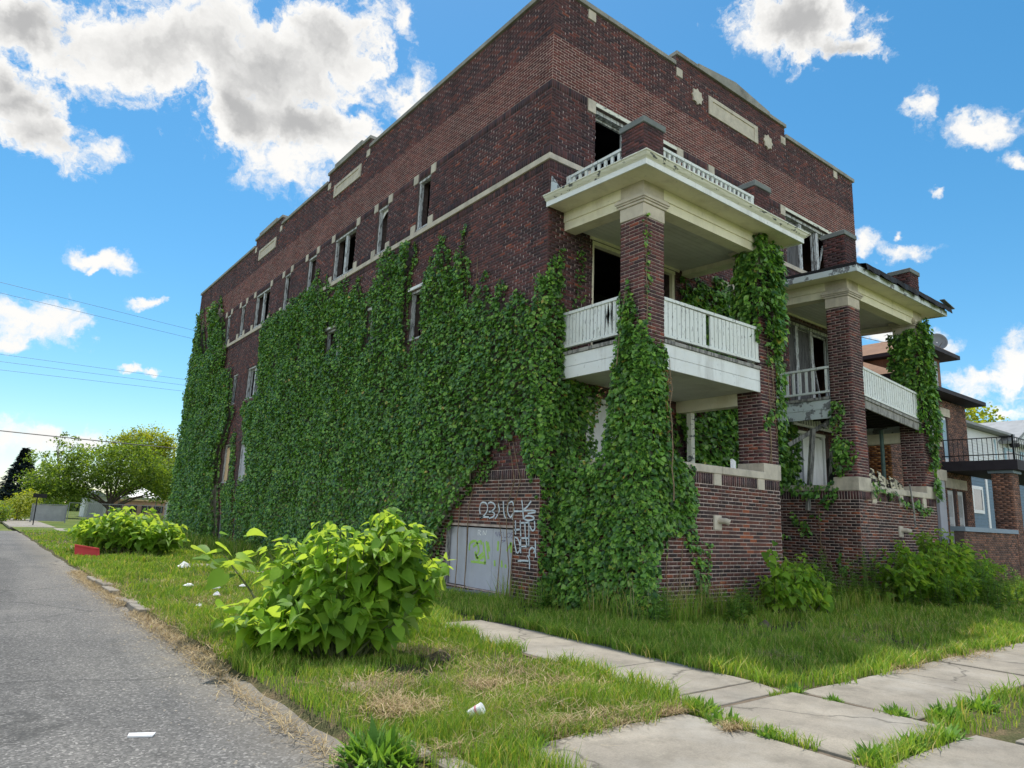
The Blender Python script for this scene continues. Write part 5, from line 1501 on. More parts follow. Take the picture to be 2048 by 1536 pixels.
def ivy_points(frame, polys, holes, dens, dmin, dmax, size, rag=0.10, bulge_sc=1.1, seed=1, tendril=True):
    """leaf positions over wall polygons"""
    a = np.concatenate([np.array(p) for p in polys])
    u0, z0 = a.min(0) - 0.15; u1, z1 = a.max(0) + 0.15
    n = int((u1 - u0) * (z1 - z0) * dens)
    u = rng.uniform(u0, u1, n); z = rng.uniform(z0, z1, n)
    ur = u + rag * (vnoise(u, z, 5.0, seed) - 0.5) * 2; zr = z + rag * 2.2 * (vnoise(u, z, 6.0, seed + 5) - 0.5) * 2
    k = np.zeros(n, bool)
    for p in polys: k |= inpoly(ur, zr, p)
    for h in holes: k &= ~inpoly(ur, zr, h)
    k &= z > -0.05
    u, z = u[k], z[k]; n = len(u)
    core = np.ones(n, bool)
    for du, dz in ((0.16, 0), (-0.16, 0), (0, 0.22)):
        c = np.zeros(n, bool)
        for p in polys: c |= inpoly(u + du, z + dz, p)
        core &= c
    b = vnoise(u, z, bulge_sc, seed + 9) * 0.65 + vnoise(u, z, bulge_sc * 3, seed + 11) * 0.35
    top = dmin + (dmax - dmin) * b
    d = 0.02 + np.where(core, top, dmin * 0.9) * rng.uniform(0.35, 1.0, n) ** 0.7
    P = frame.Pa(u, z, d)
    up = np.array((0, 0, 1.0))
    Nn = norm(frame.N[None] * rng.uniform(0.45, 1.3, (n, 1)) + up * rng.uniform(-0.2, 1.15, (n, 1)) + frame.U[None] * rng.normal(0, 0.5, (n, 1)))
    T = -up[None] * rng.uniform(0.5, 1.2, (n, 1)) + frame.U[None] * rng.normal(0, 0.55, (n, 1)) + frame.N[None] * rng.uniform(0.0, 0.5, (n, 1))
    S = rng.uniform(size[0], size[1], n) * np.where(core, 1, 0.8)
    return P, Nn, T, S
def cat4(*q):
    return [np.concatenate([x[i] for x in q]) for i in range(4)]
def vines(parent, lines, rad=0.008, name='vine_stem', mat='vine'):
    for pts in lines:
        MB().tube(pts, [rad * (1 - 0.5 * i / max(1, len(pts) - 1)) for i in range(len(pts))], 5).build(name, M[mat], parent)
def wander(a, b, n=8, amp=0.06, fr=None):
    a = Vector(a); b = Vector(b)
    out = []
    for i in range(n + 1):
        t = i / n
        j = Vector((random.uniform(-amp, amp), random.uniform(-amp, amp) * (0 if fr else 1), random.uniform(-amp, amp) * 0.3))
        if fr is not None: j = Vector(fr.U) * random.uniform(-amp, amp)
        out.append(a.lerp(b, t) + (j if 0 < i < n else Vector((0, 0, 0))))
    return out

# ---- the great ivy on the long wall
ivy = empty('ivy_plant', (-0.1, 9.0, 0), 'huge dense ivy covering the long side wall up to the third floor windows', 'ivy')
q = cat4(ivy_points(SIDE, [IVY_MAIN], IVY_HOLES, 700, 0.04, 0.36, (0.045, 0.105), rag=0.16, bulge_sc=0.9, seed=3),
         ivy_points(SIDE, [IVY_MID], [], 450, 0.03, 0.12, (0.06, 0.10), seed=5))
leaves(ivy, *q, 'ivy', M['ivy'])
ls = []
for k in range(26):
    u = random.uniform(0.3, 16.5)
    ls.append([SIDE.P(u + 0.05 * i * random.uniform(-1, 1), 0.05 + i * 0.55, 0.03) for i in range(random.randint(5, 12))])
for u, zt in ((3.12, 8.2), (12.15, 9.6), (13.55, 9.2), (14.4, 9.4), (8.6, 8.3), (2.4, 7.3)):
    ls.append(wander(SIDE.P(u, zt - 2.4, 0.03), SIDE.P(u, zt, 0.025), 7, 0.03, SIDE))
vines(ivy, ls, 0.011)
ivl = empty('ivy_plant', (-0.1, 25.0, 0), 'thick ivy hanging over the far rear end of the side wall', 'ivy')
q = ivy_points(SIDE, [IVY_LEFT], [], 480, 0.10, 0.50, (0.06, 0.12), seed=8)
endw = Fr((0, L_S, 0), (1, 0, 0), (0, 1, 0))
q2 = ivy_points(endw, [[(-0.05, 0), (2.2, 0), (2.0, 7), (0.9, 9.8), (-0.05, 9.9)]], [], 230, 0.10, 0.5, (0.1, 0.15), seed=9)
leaves(ivl, *cat4(q, q2), 'ivy', M['ivy'])
# ---- ivy round the near corner and the near porch
ivc = empty('ivy_plant', (0.3, -1.4, 0), 'ivy over the near porch corner and its tall corner pier down to the ground', 'ivy')
P1L = Fr((0.42, 0, 0), (0, 1, 0), (-1, 0, 0)); P1F = Fr((0, YF, 0), (1, 0, 0), (0, -1, 0))
parts_ = [
    ivy_points(P1L, [[(-2.2, 0), (0.0, 0), (0.0, 2.66), (-0.5, 2.72), (-0.7, 2.66), (-1.5, 2.8), (-2.2, 2.85)]], [], 820, 0.06, 0.24, (0.045, 0.115), seed=21),
    ivy_points(P1L, [[(-2.18, 2.6), (-2.16, 4.43), (-1.9, 5.45), (-1.79, 5.8), (-1.74, 5.3), (-1.62, 5.75), (-1.58, 5.4), (-1.55, 4.62), (-1.45, 4.37), (-1.35, 3.65), (-1.25, 2.95), (-1.2, 2.6)]], [], 860, 0.04, 0.20, (0.045, 0.115), rag=0.05, seed=23),
    ivy_points(P1F, [[(0.38, 0), (0.38, 4.6), (0.95, 4.55), (1.0, 3.64), (1.08, 2.95), (1.17, 2.72), (1.44, 2.62), (1.65, 2.5), (1.78, 1.96), (1.72, 1.49), (1.52, 1.40), (1.23, 1.28), (0.97, 1.40), (0.87, 1.15), (0.74, 0.7), (0.71, 0)]], [], 820, 0.05, 0.20, (0.045, 0.115), rag=0.06, seed=25),
    ivy_points(P1F, [[(1.47, 1.46), (1.72, 1.46), (1.95, 1.11), (2.10, 0.43), (2.06, 0.0), (1.80, 0.0), (1.70, 0.69), (1.51, 1.1)]], [], 520, 0.03, 0.12, (0.06, 0.10), rag=0.05, seed=26),
    ivy_points(P1F, [[(2.05, 1.30), (2.18, 1.16), (2.15, 0.5), (2.02, 0.3)]], [], 300, 0.02, 0.06, (0.06, 0.09), rag=0.04, seed=27),
    ivy_points(P1F, [[(0.42, 4.4), (0.44, 5.3), (0.42, 6.4), (0.36, 6.78), (0.47, 6.98), (0.57, 6.86), (0.53, 6.3), (0.56, 5.5), (0.66, 5.0), (0.83, 4.5)]], [], 230, 0.02, 0.07, (0.06, 0.10), rag=0.05, seed=28),
    ivy_points(FRONT, [[(0.0, 0), (0.42, 0), (0.45, 2.7), (0.9, 2.62), (1.45, 2.75), (1.35, 3.3), (1.6, 4.2), (1.1, 4.3), (0.6, 4.5), (0.6, 5.2), (0.42, 5.8), (0.44, 6.5), (0.40, 6.95), (0.3, 6.8), (0.2, 6.6), (0.12, 6.75), (0.04, 6.6), (0.0, 6.1)]], [], 640, 0.03, 0.16, (0.045, 0.115), rag=0.06, seed=29),
    ivy_points(FRONT, [[(0.76, 7.02), (0.9, 7.10), (1.06, 7.0), (1.02, 6.6), (0.95, 6.1), (1.08, 5.95), (1.0, 5.7), (0.70, 5.6), (0.76, 6.32)]], [], 230, 0.02, 0.07, (0.07, 0.1), rag=0.05, seed=30),
]
c45 = 1 / math.sqrt(2)
P1C = Fr((0.42, YF, 0), (c45, -c45, 0), (-c45, -c45, 0)); P1C2 = Fr((0.97, YF, 0), (c45, c45, 0), (c45, -c45, 0))
BC = Fr((0, 0, 0), (c45, -c45, 0), (-c45, -c45, 0))
parts_ += [ivy_points(BC, [[(-0.2, 2.35), (0.2, 2.2), (0.2, 6.0), (0.1, 6.6), (0.0, 6.1), (-0.2, 6.3)]], [], 700, 0.02, 0.2, (0.05, 0.11), rag=0.05, seed=39),
           ivy_points(P1C, [[(-0.16, 0), (0.16, 0), (0.16, 4.5), (0.02, 5.0), (-0.16, 4.9)]], [], 820, 0.02, 0.16, (0.045, 0.115), rag=0.04, seed=35),
           ivy_points(P1C2, [[(-0.14, 0.9), (0.12, 1.2), (0.12, 4.3), (-0.05, 4.6), (-0.14, 4.3)]], [], 520, 0.0, 0.14, (0.045, 0.115), rag=0.05, seed=36),
           ivy_points(P1F, [[(0.42, 2.4), (0.42, 4.6), (0.95, 4.45), (1.0, 2.4)]], [], 420, 0.04, 0.16, (0.045, 0.115), rag=0.06, seed=37),
           ivy_points(P1L, [[(-2.15, 2.6), (-2.15, 4.9), (-1.9, 5.5), (-1.6, 5.2), (-1.5, 2.6)]], [], 380, 0.05, 0.20, (0.045, 0.115), rag=0.06, seed=38)]
leaves(ivc, *cat4(*parts_), 'ivy', M['ivy'], M['ivy_one'], 300)
ls = [wander(P1F.P(1.0, 0.1, 0.03), P1F.P(0.98, 1.6, 0.03), 7, 0.05, P1F), wander(P1F.P(1.2, 0.0, 0.03), P1F.P(1.5, 1.5, 0.03), 8, 0.05, P1F), wander(P1F.P(1.85, 0.0, 0.03), P1F.P(1.6, 1.3, 0.03), 8, 0.05, P1F),
      wander(P1F.P(2.1, 0.0, 0.03), P1F.P(2.1, 1.25, 0.03), 6, 0.03, P1F), wander(P1F.P(0.5, 4.4, 0.03), P1F.P(0.46, 6.95, 0.03), 8, 0.03, P1F), wander(P1L.P(-1.7, 4.2, 0.2), P1L.P(-1.75, 5.8, 0.03), 6, 0.03, P1L)]
vines(ivc, ls, 0.010)
# withered brown strand hanging down the pier
P_, N_, T_, S_ = ivy_points(P1F, [[(0.80, 2.3), (0.78, 4.1), (0.90, 4.15), (0.93, 3.2), (0.96, 2.3)]], [], 420, 0.18, 0.30, (0.05, 0.09), rag=0.05, seed=33)
M['dead'] = leaf_mat('withered_leaf', [(0.0, (0.16, 0.075, 0.035)), (0.6, (0.28, 0.14, 0.06)), (1.0, (0.42, 0.27, 0.13))], (1.1, 1.0, 0.7), 0.2, 0.7, 0.2)
P2_, N2_, T2_, S2_ = ivy_points(P1L, [[(-1.35, 3.9), (-1.25, 4.05), (-1.05, 3.75), (-0.95, 3.3), (-1.05, 3.25), (-1.15, 3.6)]], [], 220, 0.04, 0.12, (0.05, 0.08), rag=0.04, seed=34)
dd = empty('withered_vine', (0.9, -2.3, 2.3), 'brown withered vine strand hanging among green ivy on the near corner pier', 'dead vine')
leaves(dd, *cat4((P_, N_, T_, S_), (P2_, N2_, T2_, S2_)), 'creeper', M['dead'])
vines(dd, [wander((0.88, YF - 0.26, 1.9), (0.84, YF - 0.22, 4.3), 9, 0.03)], 0.012)
# ---- creeper on the right pier of the near porch and the back wall
P2L = Fr((3.94, 0, 0), (0, 1, 0), (-1, 0, 0)); P2R = Fr((4.49, 0, 0), (0, 1, 0), (1, 0, 0))
cr2 = empty('creeper_plant', (4.3, -1.9, 2.6), 'bushy green creeper wrapped round the top of the right pier of the near porch', 'creeper')
parts_ = [ivy_points(P1F, [[(3.80, 7.45), (4.1, 7.55), (4.66, 7.5), (4.72, 6.6), (4.62, 5.6), (4.55, 5.2), (4.3, 5.0), (4.05, 5.4), (3.9, 6.0)]], [], 700, 0.14, 0.34, (0.13, 0.20), rag=0.08, seed=41),
          ivy_points(P2L, [[(-2.25, 7.5), (-1.9, 7.5), (-1.6, 7.1), (-1.55, 6.2), (-1.75, 5.4), (-2.2, 5.3)]], [], 700, 0.10, 0.28, (0.12, 0.19), rag=0.06, seed=42),
          ivy_points(P1F, [[(4.05, 5.1), (4.5, 5.1), (4.55, 4.9), (4.2, 4.85)], [(4.36, 4.6), (4.7, 5.2), (4.75, 3.9), (4.62, 3.4), (4.5, 3.9)], [(3.9, 4.95), (4.2, 5.0), (4.2, 4.86), (3.9, 4.85)], [(4.4, 4.0), (4.62, 4.1), (4.6, 3.0), (4.5, 2.9)], [(3.85, 3.7), (4.2, 3.85), (4.25, 3.7), (3.9, 3.55)]], [], 430, 0.05, 0.16, (0.11, 0.17), rag=0.05, seed=43),
          ivy_points(P2R, [[(-2.1, 7.2), (-1.6, 7.2), (-1.6, 3.0), (-2.1, 3.4)]], [], 330, 0.06, 0.22, (0.12, 0.18), seed=44)]
leaves(cr2, *cat4(*parts_), 'creeper', M['ivy'], M['ivy_one'], 160)
vines(cr2, [wander(P1F.P(4.2, 2.8, 0.02), P1F.P(4.15, 5.3, 0.03), 9, 0.04, P1F), wander(P1F.P(4.4, 3.3, 0.02), P1F.P(4.3, 5.0, 0.03), 9, 0.06, P1F), wander(P1F.P(4.12, 2.8, 0.02), P1F.P(4.35, 4.8, 0.03), 9, 0.05, P1F)], 0.010)
bk = empty('ivy_plant', (5.4, -0.1, 2.0), 'shaded ivy on the recessed entrance wall between the two porches', 'ivy')
parts_ = [ivy_points(FRONT, [[(4.0, 7.1), (4.86, 7.3), (5.67, 7.5), (6.08, 7.35), (6.37, 6.68), (6.4, 5.0), (6.6, 2.4), (5.2, 2.3), (4.5, 2.6), (3.8, 3.4), (3.7, 3.9), (4.4, 4.0), (4.5, 5.0), (4.1, 6.2), (3.95, 6.6)]], [], 300, 0.05, 0.28, (0.10, 0.15), seed=51),
          ivy_points(FRONT, [[(2.9, 2.6), (3.9, 3.2), (4.2, 1.9), (2.6, 1.9)]], [], 300, 0.05, 0.25, (0.10, 0.15), seed=53),
          ivy_points(FRONT, [[(7.3, 6.3), (7.9, 6.6), (8.3, 5.8), (8.4, 4.6), (8.9, 3.9), (8.8, 2.7), (7.2, 2.4), (6.8, 4.2)]], [], 300, 0.05, 0.3, (0.10, 0.16), seed=54)]
leaves(bk, *cat4(*parts_), 'ivy', M['ivy'])
# ---- creeper on the far porch
P3L = Fr((7.76, 0, 0), (0, 1, 0), (-1, 0, 0)); P4F = P1F; P4R = Fr((11.97, 0, 0), (0, 1, 0), (1, 0, 0)); P4L = Fr((11.42, 0, 0), (0, 1, 0), (-1, 0, 0))
cr3 = empty('creeper_plant', (7.7, -1.9, 0.4), 'sparse creeper climbing the left pier and side wall of the far porch', 'creeper')
parts_ = [ivy_points(P3L, [[(-1.6, 4.45), (-1.75, 4.75), (-1.95, 4.4), (-1.85, 3.9), (-2.1, 3.5), (-2.13, 3.2), (-1.9, 2.9), (-1.6, 2.85), (-1.55, 3.6)], [(-0.1, 2.7), (-0.8, 2.75), (-1.3, 2.6), (-1.55, 2.75), (-1.7, 2.45), (-1.35, 1.95), (-1.1, 2.3), (-0.6, 2.35), (-0.1, 2.45)], [(-0.5, 2.0), (-0.75, 1.85), (-0.95, 1.45), (-0.8, 1.35), (-0.55, 1.7)], [(-1.0, 2.0), (-1.2, 1.95), (-1.15, 1.8), (-0.95, 1.85)], [(-1.6, 1.1), (-1.75, 0.9), (-1.85, 0.55), (-1.7, 0.5), (-1.6, 0.8)], [(-0.2, 1.55), (-0.35, 1.5), (-0.4, 1.35), (-0.2, 1.35)]], [], 330, 0.03, 0.15, (0.11, 0.18), rag=0.06, seed=61),
          ivy_points(P4F, [[(8.25, 2.75), (8.5, 2.8), (8.75, 2.55), (9.5, 2.5), (10.6, 2.42), (11.4, 2.3), (11.6, 2.05), (11.3, 2.1), (10.6, 2.2), (9.5, 2.35), (8.5, 2.4)]], [], 260, 0.05, 0.14, (0.11, 0.18), rag=0.07, seed=62)]
leaves(cr3, *cat4(*parts_), 'creeper', M['ivy'])
vines(cr3, [wander(P3L.P(-1.8, 0.05, 0.02), P3L.P(-1.0, 1.5, 0.02), 8, 0.05, P3L), wander(P3L.P(-1.2, 1.1, 0.02), P3L.P(-1.1, 2.3, 0.02), 6, 0.04, P3L), wander(P4F.P(8.0, 2.25, 0.02), P4F.P(8.7, 2.35, 0.02), 5, 0.03, P4F)], 0.012)
MB().tube([(10.2, YF - 0.1, 2.75), (10.25, YF - 0.13, 2.2), (10.35, YF - 0.1, 1.7)], 0.022, 6).build('dangling_wire', M['oldwood'], cr3)
cr4 = empty('creeper_plant', (11.7, -1.9, 0.4), 'dense creeper column hanging on the right pier of the far porch', 'creeper')
parts_ = [ivy_points(P4F, [[(11.38, 7.3), (12.05, 7.4), (12.15, 5.5), (12.05, 4.2), (11.6, 4.0), (11.3, 5.0)], [(11.5, 4.2), (12.0, 4.3), (11.95, 3.4), (11.7, 3.2)], [(11.4, 3.5), (11.65, 3.4), (11.5, 3.1)], [(11.75, 3.1), (12.0, 3.1), (12.1, 2.4), (11.8, 2.3)]], [], 680, 0.12, 0.34, (0.12, 0.19), rag=0.07, seed=71),
          ivy_points(P4L, [[(-2.2, 7.15), (-1.5, 7.0), (-1.5, 4.6), (-2.2, 4.3)]], [], 680, 0.10, 0.30, (0.12, 0.19), rag=0.07, seed=72),
          ivy_points(P4R, [[(-2.2, 7.2), (-1.5, 7.2), (-1.6, 2.5), (-2.2, 2.5)]], [], 300, 0.06, 0.25, (0.12, 0.19), rag=0.07, seed=73)]
leaves(cr4, *cat4(*parts_), 'creeper', M['ivy'])
vines(cr4, [wander((10.6, -1.0, 6.9), (11.5, -1.9, 6.6), 6, 0.05)], 0.01)

# ------------------------------------------------------------------ big-leaved bushes
def catalpa(loc, lobes, nsingle, label, size, n_st, gap=0.10, name='catalpa_bush', base_r=0.3, inner=300):
    """a clump of upright shoots, big heart leaves in pairs along each"""
    root = empty(name, loc, label, 'bush')
    L0 = np.array(loc)
    w = np.array([l[3] * l[4] + l[4] * l[5] + l[3] * l[5] for l in lobes]); w = w / w.sum()
    P, Nn, T, S, O = [], [], [], [], []
    for k in range(n_st):
        l = lobes[k % len(lobes)] if k < len(lobes) else lobes[rng.choice(len(lobes), p=w)]
        v = rng.normal(0, 1, 3); v /= np.linalg.norm(v)
        if v[2] < -0.1: v[2] = -v[2] * 0.6
        tip = np.array(l[0:3]) + v * np.array(l[3:6]) * rng.uniform(0.75, 1.08)
        tip[2] = max(tip[2], 0.18)
        base = np.array([l[0] * 0.45 + rng.normal(0, base_r * 0.5), l[1] * 0.45 + rng.normal(0, base_r * 0.5), 0.0])
        mid = base * 0.45 + tip * 0.55; mid[2] = tip[2] * rng.uniform(0.55, 0.75)
        ts = np.linspace(0, 1, 9)
        pts = [(1 - t) ** 2 * base + 2 * t * (1 - t) * mid + t * t * tip for t in ts]
        MB().tube([tuple(L0 + p) for p in pts[::2]], [0.016, 0.014, 0.011, 0.008, 0.004], 5).build('stem', M['stem'], root)
        ln = sum(np.linalg.norm(pts[i + 1] - pts[i]) for i in range(8))
        m = max(3, int(ln * 0.82 / gap))
        a0 = rng.uniform(0, 6.28)
        for j in range(m):
            t = 1 - 0.82 * j / m
            p = (1 - t) ** 2 * base + 2 * t * (1 - t) * mid + t * t * tip
            age = j / m
            sz = size[0] + (size[1] - size[0]) * min(1, 0.25 + 1.6 * age) * rng.uniform(0.75, 1.1)
            for sd in ((0, math.pi) if j else (0, 2.1, 4.2)):
                a = a0 + j * 1.57 + sd + rng.normal(0, 0.35)
                d = np.array((math.cos(a), math.sin(a), 0.0))
                outw = tip - np.array((0, 0, 0.5)); outw[2] = 0
                d = d + 0.45 * outw / (np.linalg.norm(outw) + 0.2); d /= np.linalg.norm(d)
                pet = sz * rng.uniform(0.35, 0.7)
                q_ = p + d * pet + np.array((0, 0, pet * rng.uniform(0.1, 0.7)))
                if q_[2] < 0.06: continue
                dr = rng.uniform(-0.1, 0.45) if j < 2 else rng.uniform(0.0, 0.85)
                P.append(L0 + q_); T.append(d - np.array((0, 0, dr)) + rng.normal(0, 0.15, 3))
                Nn.append(d * dr * 0.8 + np.array((0, 0, 1.0)) + rng.normal(0, 0.36, 3)); S.append(sz); O.append(0.5 + 0.5 * (t > 0.45))
    n = len(P)
    if inner:
        li = rng.choice(len(lobes), inner, p=w); L = np.array(lobes)[li]
        p = L[:, 0:3] + norm(rng.normal(0, 1, (inner, 3))) * rng.uniform(0.1, 0.72, (inner, 1)) * L[:, 3:6]
        p[:, 2] = np.clip(p[:, 2] * 0.8, 0.06, None)
        P += list(p + L0); Nn += list(rng.normal(0, 0.6, (inner, 3)) + np.array((0, 0, 0.8))); T += list(rng.normal(0, 1, (inner, 3)) - np.array((0, 0, 0.5))); S += list(rng.uniform(size[0], size[1], inner)); O += [0.0] * inner
    leaves.outer = np.array(O)
    leaves(root, np.array(P), norm(np.array(Nn)), np.array(T), np.array(S), ['cat0', 'cat1', 'cat2', 'cat0', 'cat3'], M['cat'], M['cat_one'], min(nsingle, n), smooth=True)
    leaves.outer = None
    return root
# offsets in metres from the bush foot; X right along the porches, Y away along the ivy wall
catalpa((-5.0, -2.45, 0.0), [(0.52, -0.38, 1.16, 0.42, 0.42, 0.50), (0.12, 0.0, 0.82, 0.55, 0.6, 0.60), (-0.30, 0.42, 0.86, 0.45, 0.5, 0.48), (-0.15, -0.25, 0.50, 0.62, 0.55, 0.48), (-0.62, -0.05, 0.36, 0.48, 0.5, 0.28), (0.82, -0.42, 0.72, 0.34, 0.34, 0.45), (0.5, -0.4, 0.42, 0.55, 0.45, 0.40)], 300,
        'bright lime green big-leaved bush on the near corner verge', (0.08, 0.215), 104, 0.085)
# two stray shoots leaning out on the street side
sp = empty('catalpa_shoot', (-5.55, -1.9, 0.0), 'thin young shoot with few big leaves leaning over the road edge', 'shoot')
mb = MB(); mb.tube([(-5.3, -1.8, 0.05), (-5.5, -1.3, 0.55), (-5.75, -0.9, 0.95)], [0.016, 0.012, 0.006], 6); mb.tube([(-5.35, -2.3, 0.03), (-5.7, -2.5, 0.28), (-5.98, -2.7, 0.48)], [0.014, 0.01, 0.006], 6)
mb.build('stem', M['stem'], sp)
m = 34
ct = np.where(rng.uniform(0, 1, (m, 1)) < 0.5, np.array([[-5.72, -0.95, 0.92]]), np.array([[-5.85, -2.6, 0.42]]))
P = ct + rng.normal(0, 1, (m, 3)) * np.array((0.2, 0.2, 0.12))
leaves(sp, P, norm(rng.normal(0, 0.35, (m, 3)) + np.array((0, 0, 1.0))), norm(rng.normal(0, 1, (m, 3)) * np.array((1, 1, 0.2)) - np.array((0, 0, 0.5))), rng.uniform(0.16, 0.26, m), ['cat0', 'cat1', 'cat2'], M['cat'], M['cat_one'], m, smooth=True)
catalpa((-4.15, 14.2, 0.0), [(0.35, 0.0, 0.62, 1.05, 0.9, 0.62), (-0.55, 0.5, 0.70, 0.85, 0.9, 0.55), (0.0, 0.9, 0.95, 0.8, 0.8, 0.55), (0.75, -0.2, 0.45, 0.7, 0.7, 0.42), (-0.9, 1.6, 0.6, 0.7, 0.8, 0.5)], 260,
        'dark green big-leaved bush far along the verge with a red board at its foot', (0.15, 0.30), 70, 0.12, inner=500)
catalpa((9.2, -3.1, 0.0), [(0.4, 0.0, 0.95, 0.95, 0.6, 0.75), (-0.9, 0.1, 0.85, 0.9, 0.6, 0.6), (1.6, -0.1, 0.7, 0.9, 0.6, 0.55), (0.3, -0.3, 0.45, 1.6, 0.6, 0.45), (-1.7, 0.1, 0.55, 0.7, 0.5, 0.5)], 260,
        'dark green big-leaved bush in front of the far porch wall', (0.07, 0.18), 150, 0.09, inner=500)
catalpa((3.75, -2.8, 0.0), [(0.0, 0.0, 0.62, 0.5, 0.35, 0.5), (-0.5, 0.0, 0.5, 0.4, 0.3, 0.45), (0.45, -0.05, 0.4, 0.5, 0.35, 0.4)], 140,
        'small dark green bush against the right end of the near porch wall', (0.06, 0.15), 70, 0.075, inner=160)
sh_ = empty('catalpa_shoot', (3.55, -2.75, 0.0), 'single arching leafy shoot rising before the near porch wall', 'shoot')
mb = MB(); mb.tube([(3.4, -2.78, 0.2), (3.2, -2.78, 0.8), (2.98, -2.82, 1.25)], [0.014, 0.01, 0.005], 6); mb.build('stem', M['stem'], sh_)
m = 22; t_ = rng.uniform(0.1, 1, m)
P = np.stack([3.4 - 0.45 * t_, -2.76 + 0 * t_, 0.4 + 0.9 * t_], 1) + rng.normal(0, 0.06, (m, 3))
leaves(sh_, P, norm(rng.normal(0, 0.4, (m, 3)) + np.array((-0.4, -0.5, 0.8))), norm(rng.normal(0, 0.6, (m, 3)) + np.array((-0.3, -0.6, -0.5))), rng.uniform(0.12, 0.2, m), ['cat0', 'cat1'], M['cat'], M['cat_one'], m, smooth=True)
# tall leafy weeds (upright stalks, leaves all the way up)
def stalk_weed(x, y, n_st, h0, h1, spread, label, group, leafmat='weed', leaf_l=(0.07, 0.15), nl=80):
    root = empty('tall_weed', (x, y, 0), label, 'weed', group)
    mb = MB(); P, Nn, T, S = [], [], [], []
    for k in range(n_st):
        bx_, by_ = x + random.gauss(0, spread), y + random.gauss(0, spread * 0.6)
        h = random.uniform(h0, h1); tx, ty = bx_ + random.gauss(0, 0.06), by_ + random.gauss(0, 0.06)
        mb.tube([(bx_, by_, 0), ((bx_ + tx) / 2, (by_ + ty) / 2, h * 0.5), (tx, ty, h)], [0.006, 0.005, 0.002], 4)
        for j in range(nl):
            t = random.uniform(0.08, 1.0); a = random.uniform(0, 6.283)
            P.append((bx_ + (tx - bx_) * t, by_ + (ty - by_) * t, h * t))
            T.append((math.cos(a), math.sin(a), random.uniform(-0.2, 0.7)))
            Nn.append((-math.cos(a) * 0.4 + random.gauss(0, 0.2), -math.sin(a) * 0.4 + random.gauss(0, 0.2), 1))
            S.append(random.uniform(*leaf_l) * (1.15 - 0.6 * t))
    mb.build('stem', M['stem'], root)
    leaves(root, np.array(P), norm(np.array(Nn)), np.array(T), np.array(S), 'slim', M[leafmat])
    return root
WG = 'tall leafy weeds along the porches'
for (x, y, n_, h0, h1, sp_, lab) in (
        (5.0, -2.3, 18, 0.5, 1.2, 0.30, 'tall leafy weeds just right of the near porch pier'),
        (6.0, -2.2, 22, 0.5, 1.2, 0.30, 'tall leafy weeds in the middle of the recessed entrance'),
        (7.0, -2.4, 20, 0.5, 1.25, 0.28, 'tall leafy weeds left of the far porch corner'),
        (7.8, -3.0, 18, 0.5, 1.15, 0.25, 'leafy weeds at the corner of the far porch'),
        (8.4, -3.7, 18, 0.4, 0.9, 0.30, 'leafy weeds left of the far porch bush'),
        (9.7, -3.9, 22, 0.5, 1.15, 0.30, 'pale feathery weeds in front of the far porch bush'),
        (11.4, -3.6, 12, 0.4, 0.95, 0.35, 'leafy weeds at the right end of the far porch bush'),
        (13.4, -3.4, 12, 0.3, 0.8, 0.45, 'leafy weeds before the gap beside the neighbouring house'),
        (2.35, -2.75, 7, 0.3, 0.75, 0.14, 'small leafy weeds left of the shrub at the near porch wall'),
        (0.25, -2.75, 5, 0.3, 0.62, 0.12, 'light green weed at the ivied porch corner'),
        (1.6, -2.9, 6, 0.3, 0.55, 0.2, 'low leafy weeds under the hanging ivy stem'),
        (-0.35, -0.6, 4, 0.25, 0.5, 0.12, 'light green weed by the wall below the sprayed lettering'),
        (-1.2, 3.6, 6, 0.2, 0.4, 0.25, 'low weeds before the boarded cellar opening')):
    stalk_weed(x, y, n_, h0, h1, sp_, lab, WG)
# dandelion-like weeds in the joints
def rosette(x, y, z, n, h, lab, grp='weeds in the pavement joints'):
    root = empty('weed_clump', (x, y, z), lab, 'weed', grp)
    n = int(n * 2.2)
    cx_ = rng.normal(0, h * 0.42, n); cy_ = rng.normal(0, h * 0.35, n)
    a = np.arctan2(cy_, cx_) + rng.normal(0, 0.7, n); el = rng.uniform(0.35, 1.45, n)
    P = np.stack([x + cx_, y + cy_, z + np.zeros(n)], 1)
    T = np.stack([np.cos(a) * np.cos(el), np.sin(a) * np.cos(el), np.sin(el)], 1)
    Nn = np.stack([-np.cos(a) * np.sin(el), -np.sin(a) * np.sin(el), np.cos(el)], 1) + rng.normal(0, 0.25, (n, 3))
    hh = h * rng.uniform(0.35, 1.0, n) * np.exp(-(cx_ ** 2 + cy_ ** 2) / (h * 0.9) ** 2)
    leaves(root, P, norm(Nn), T, hh, ['strap', 'slim', 'slim'], M['weed'])
    return root
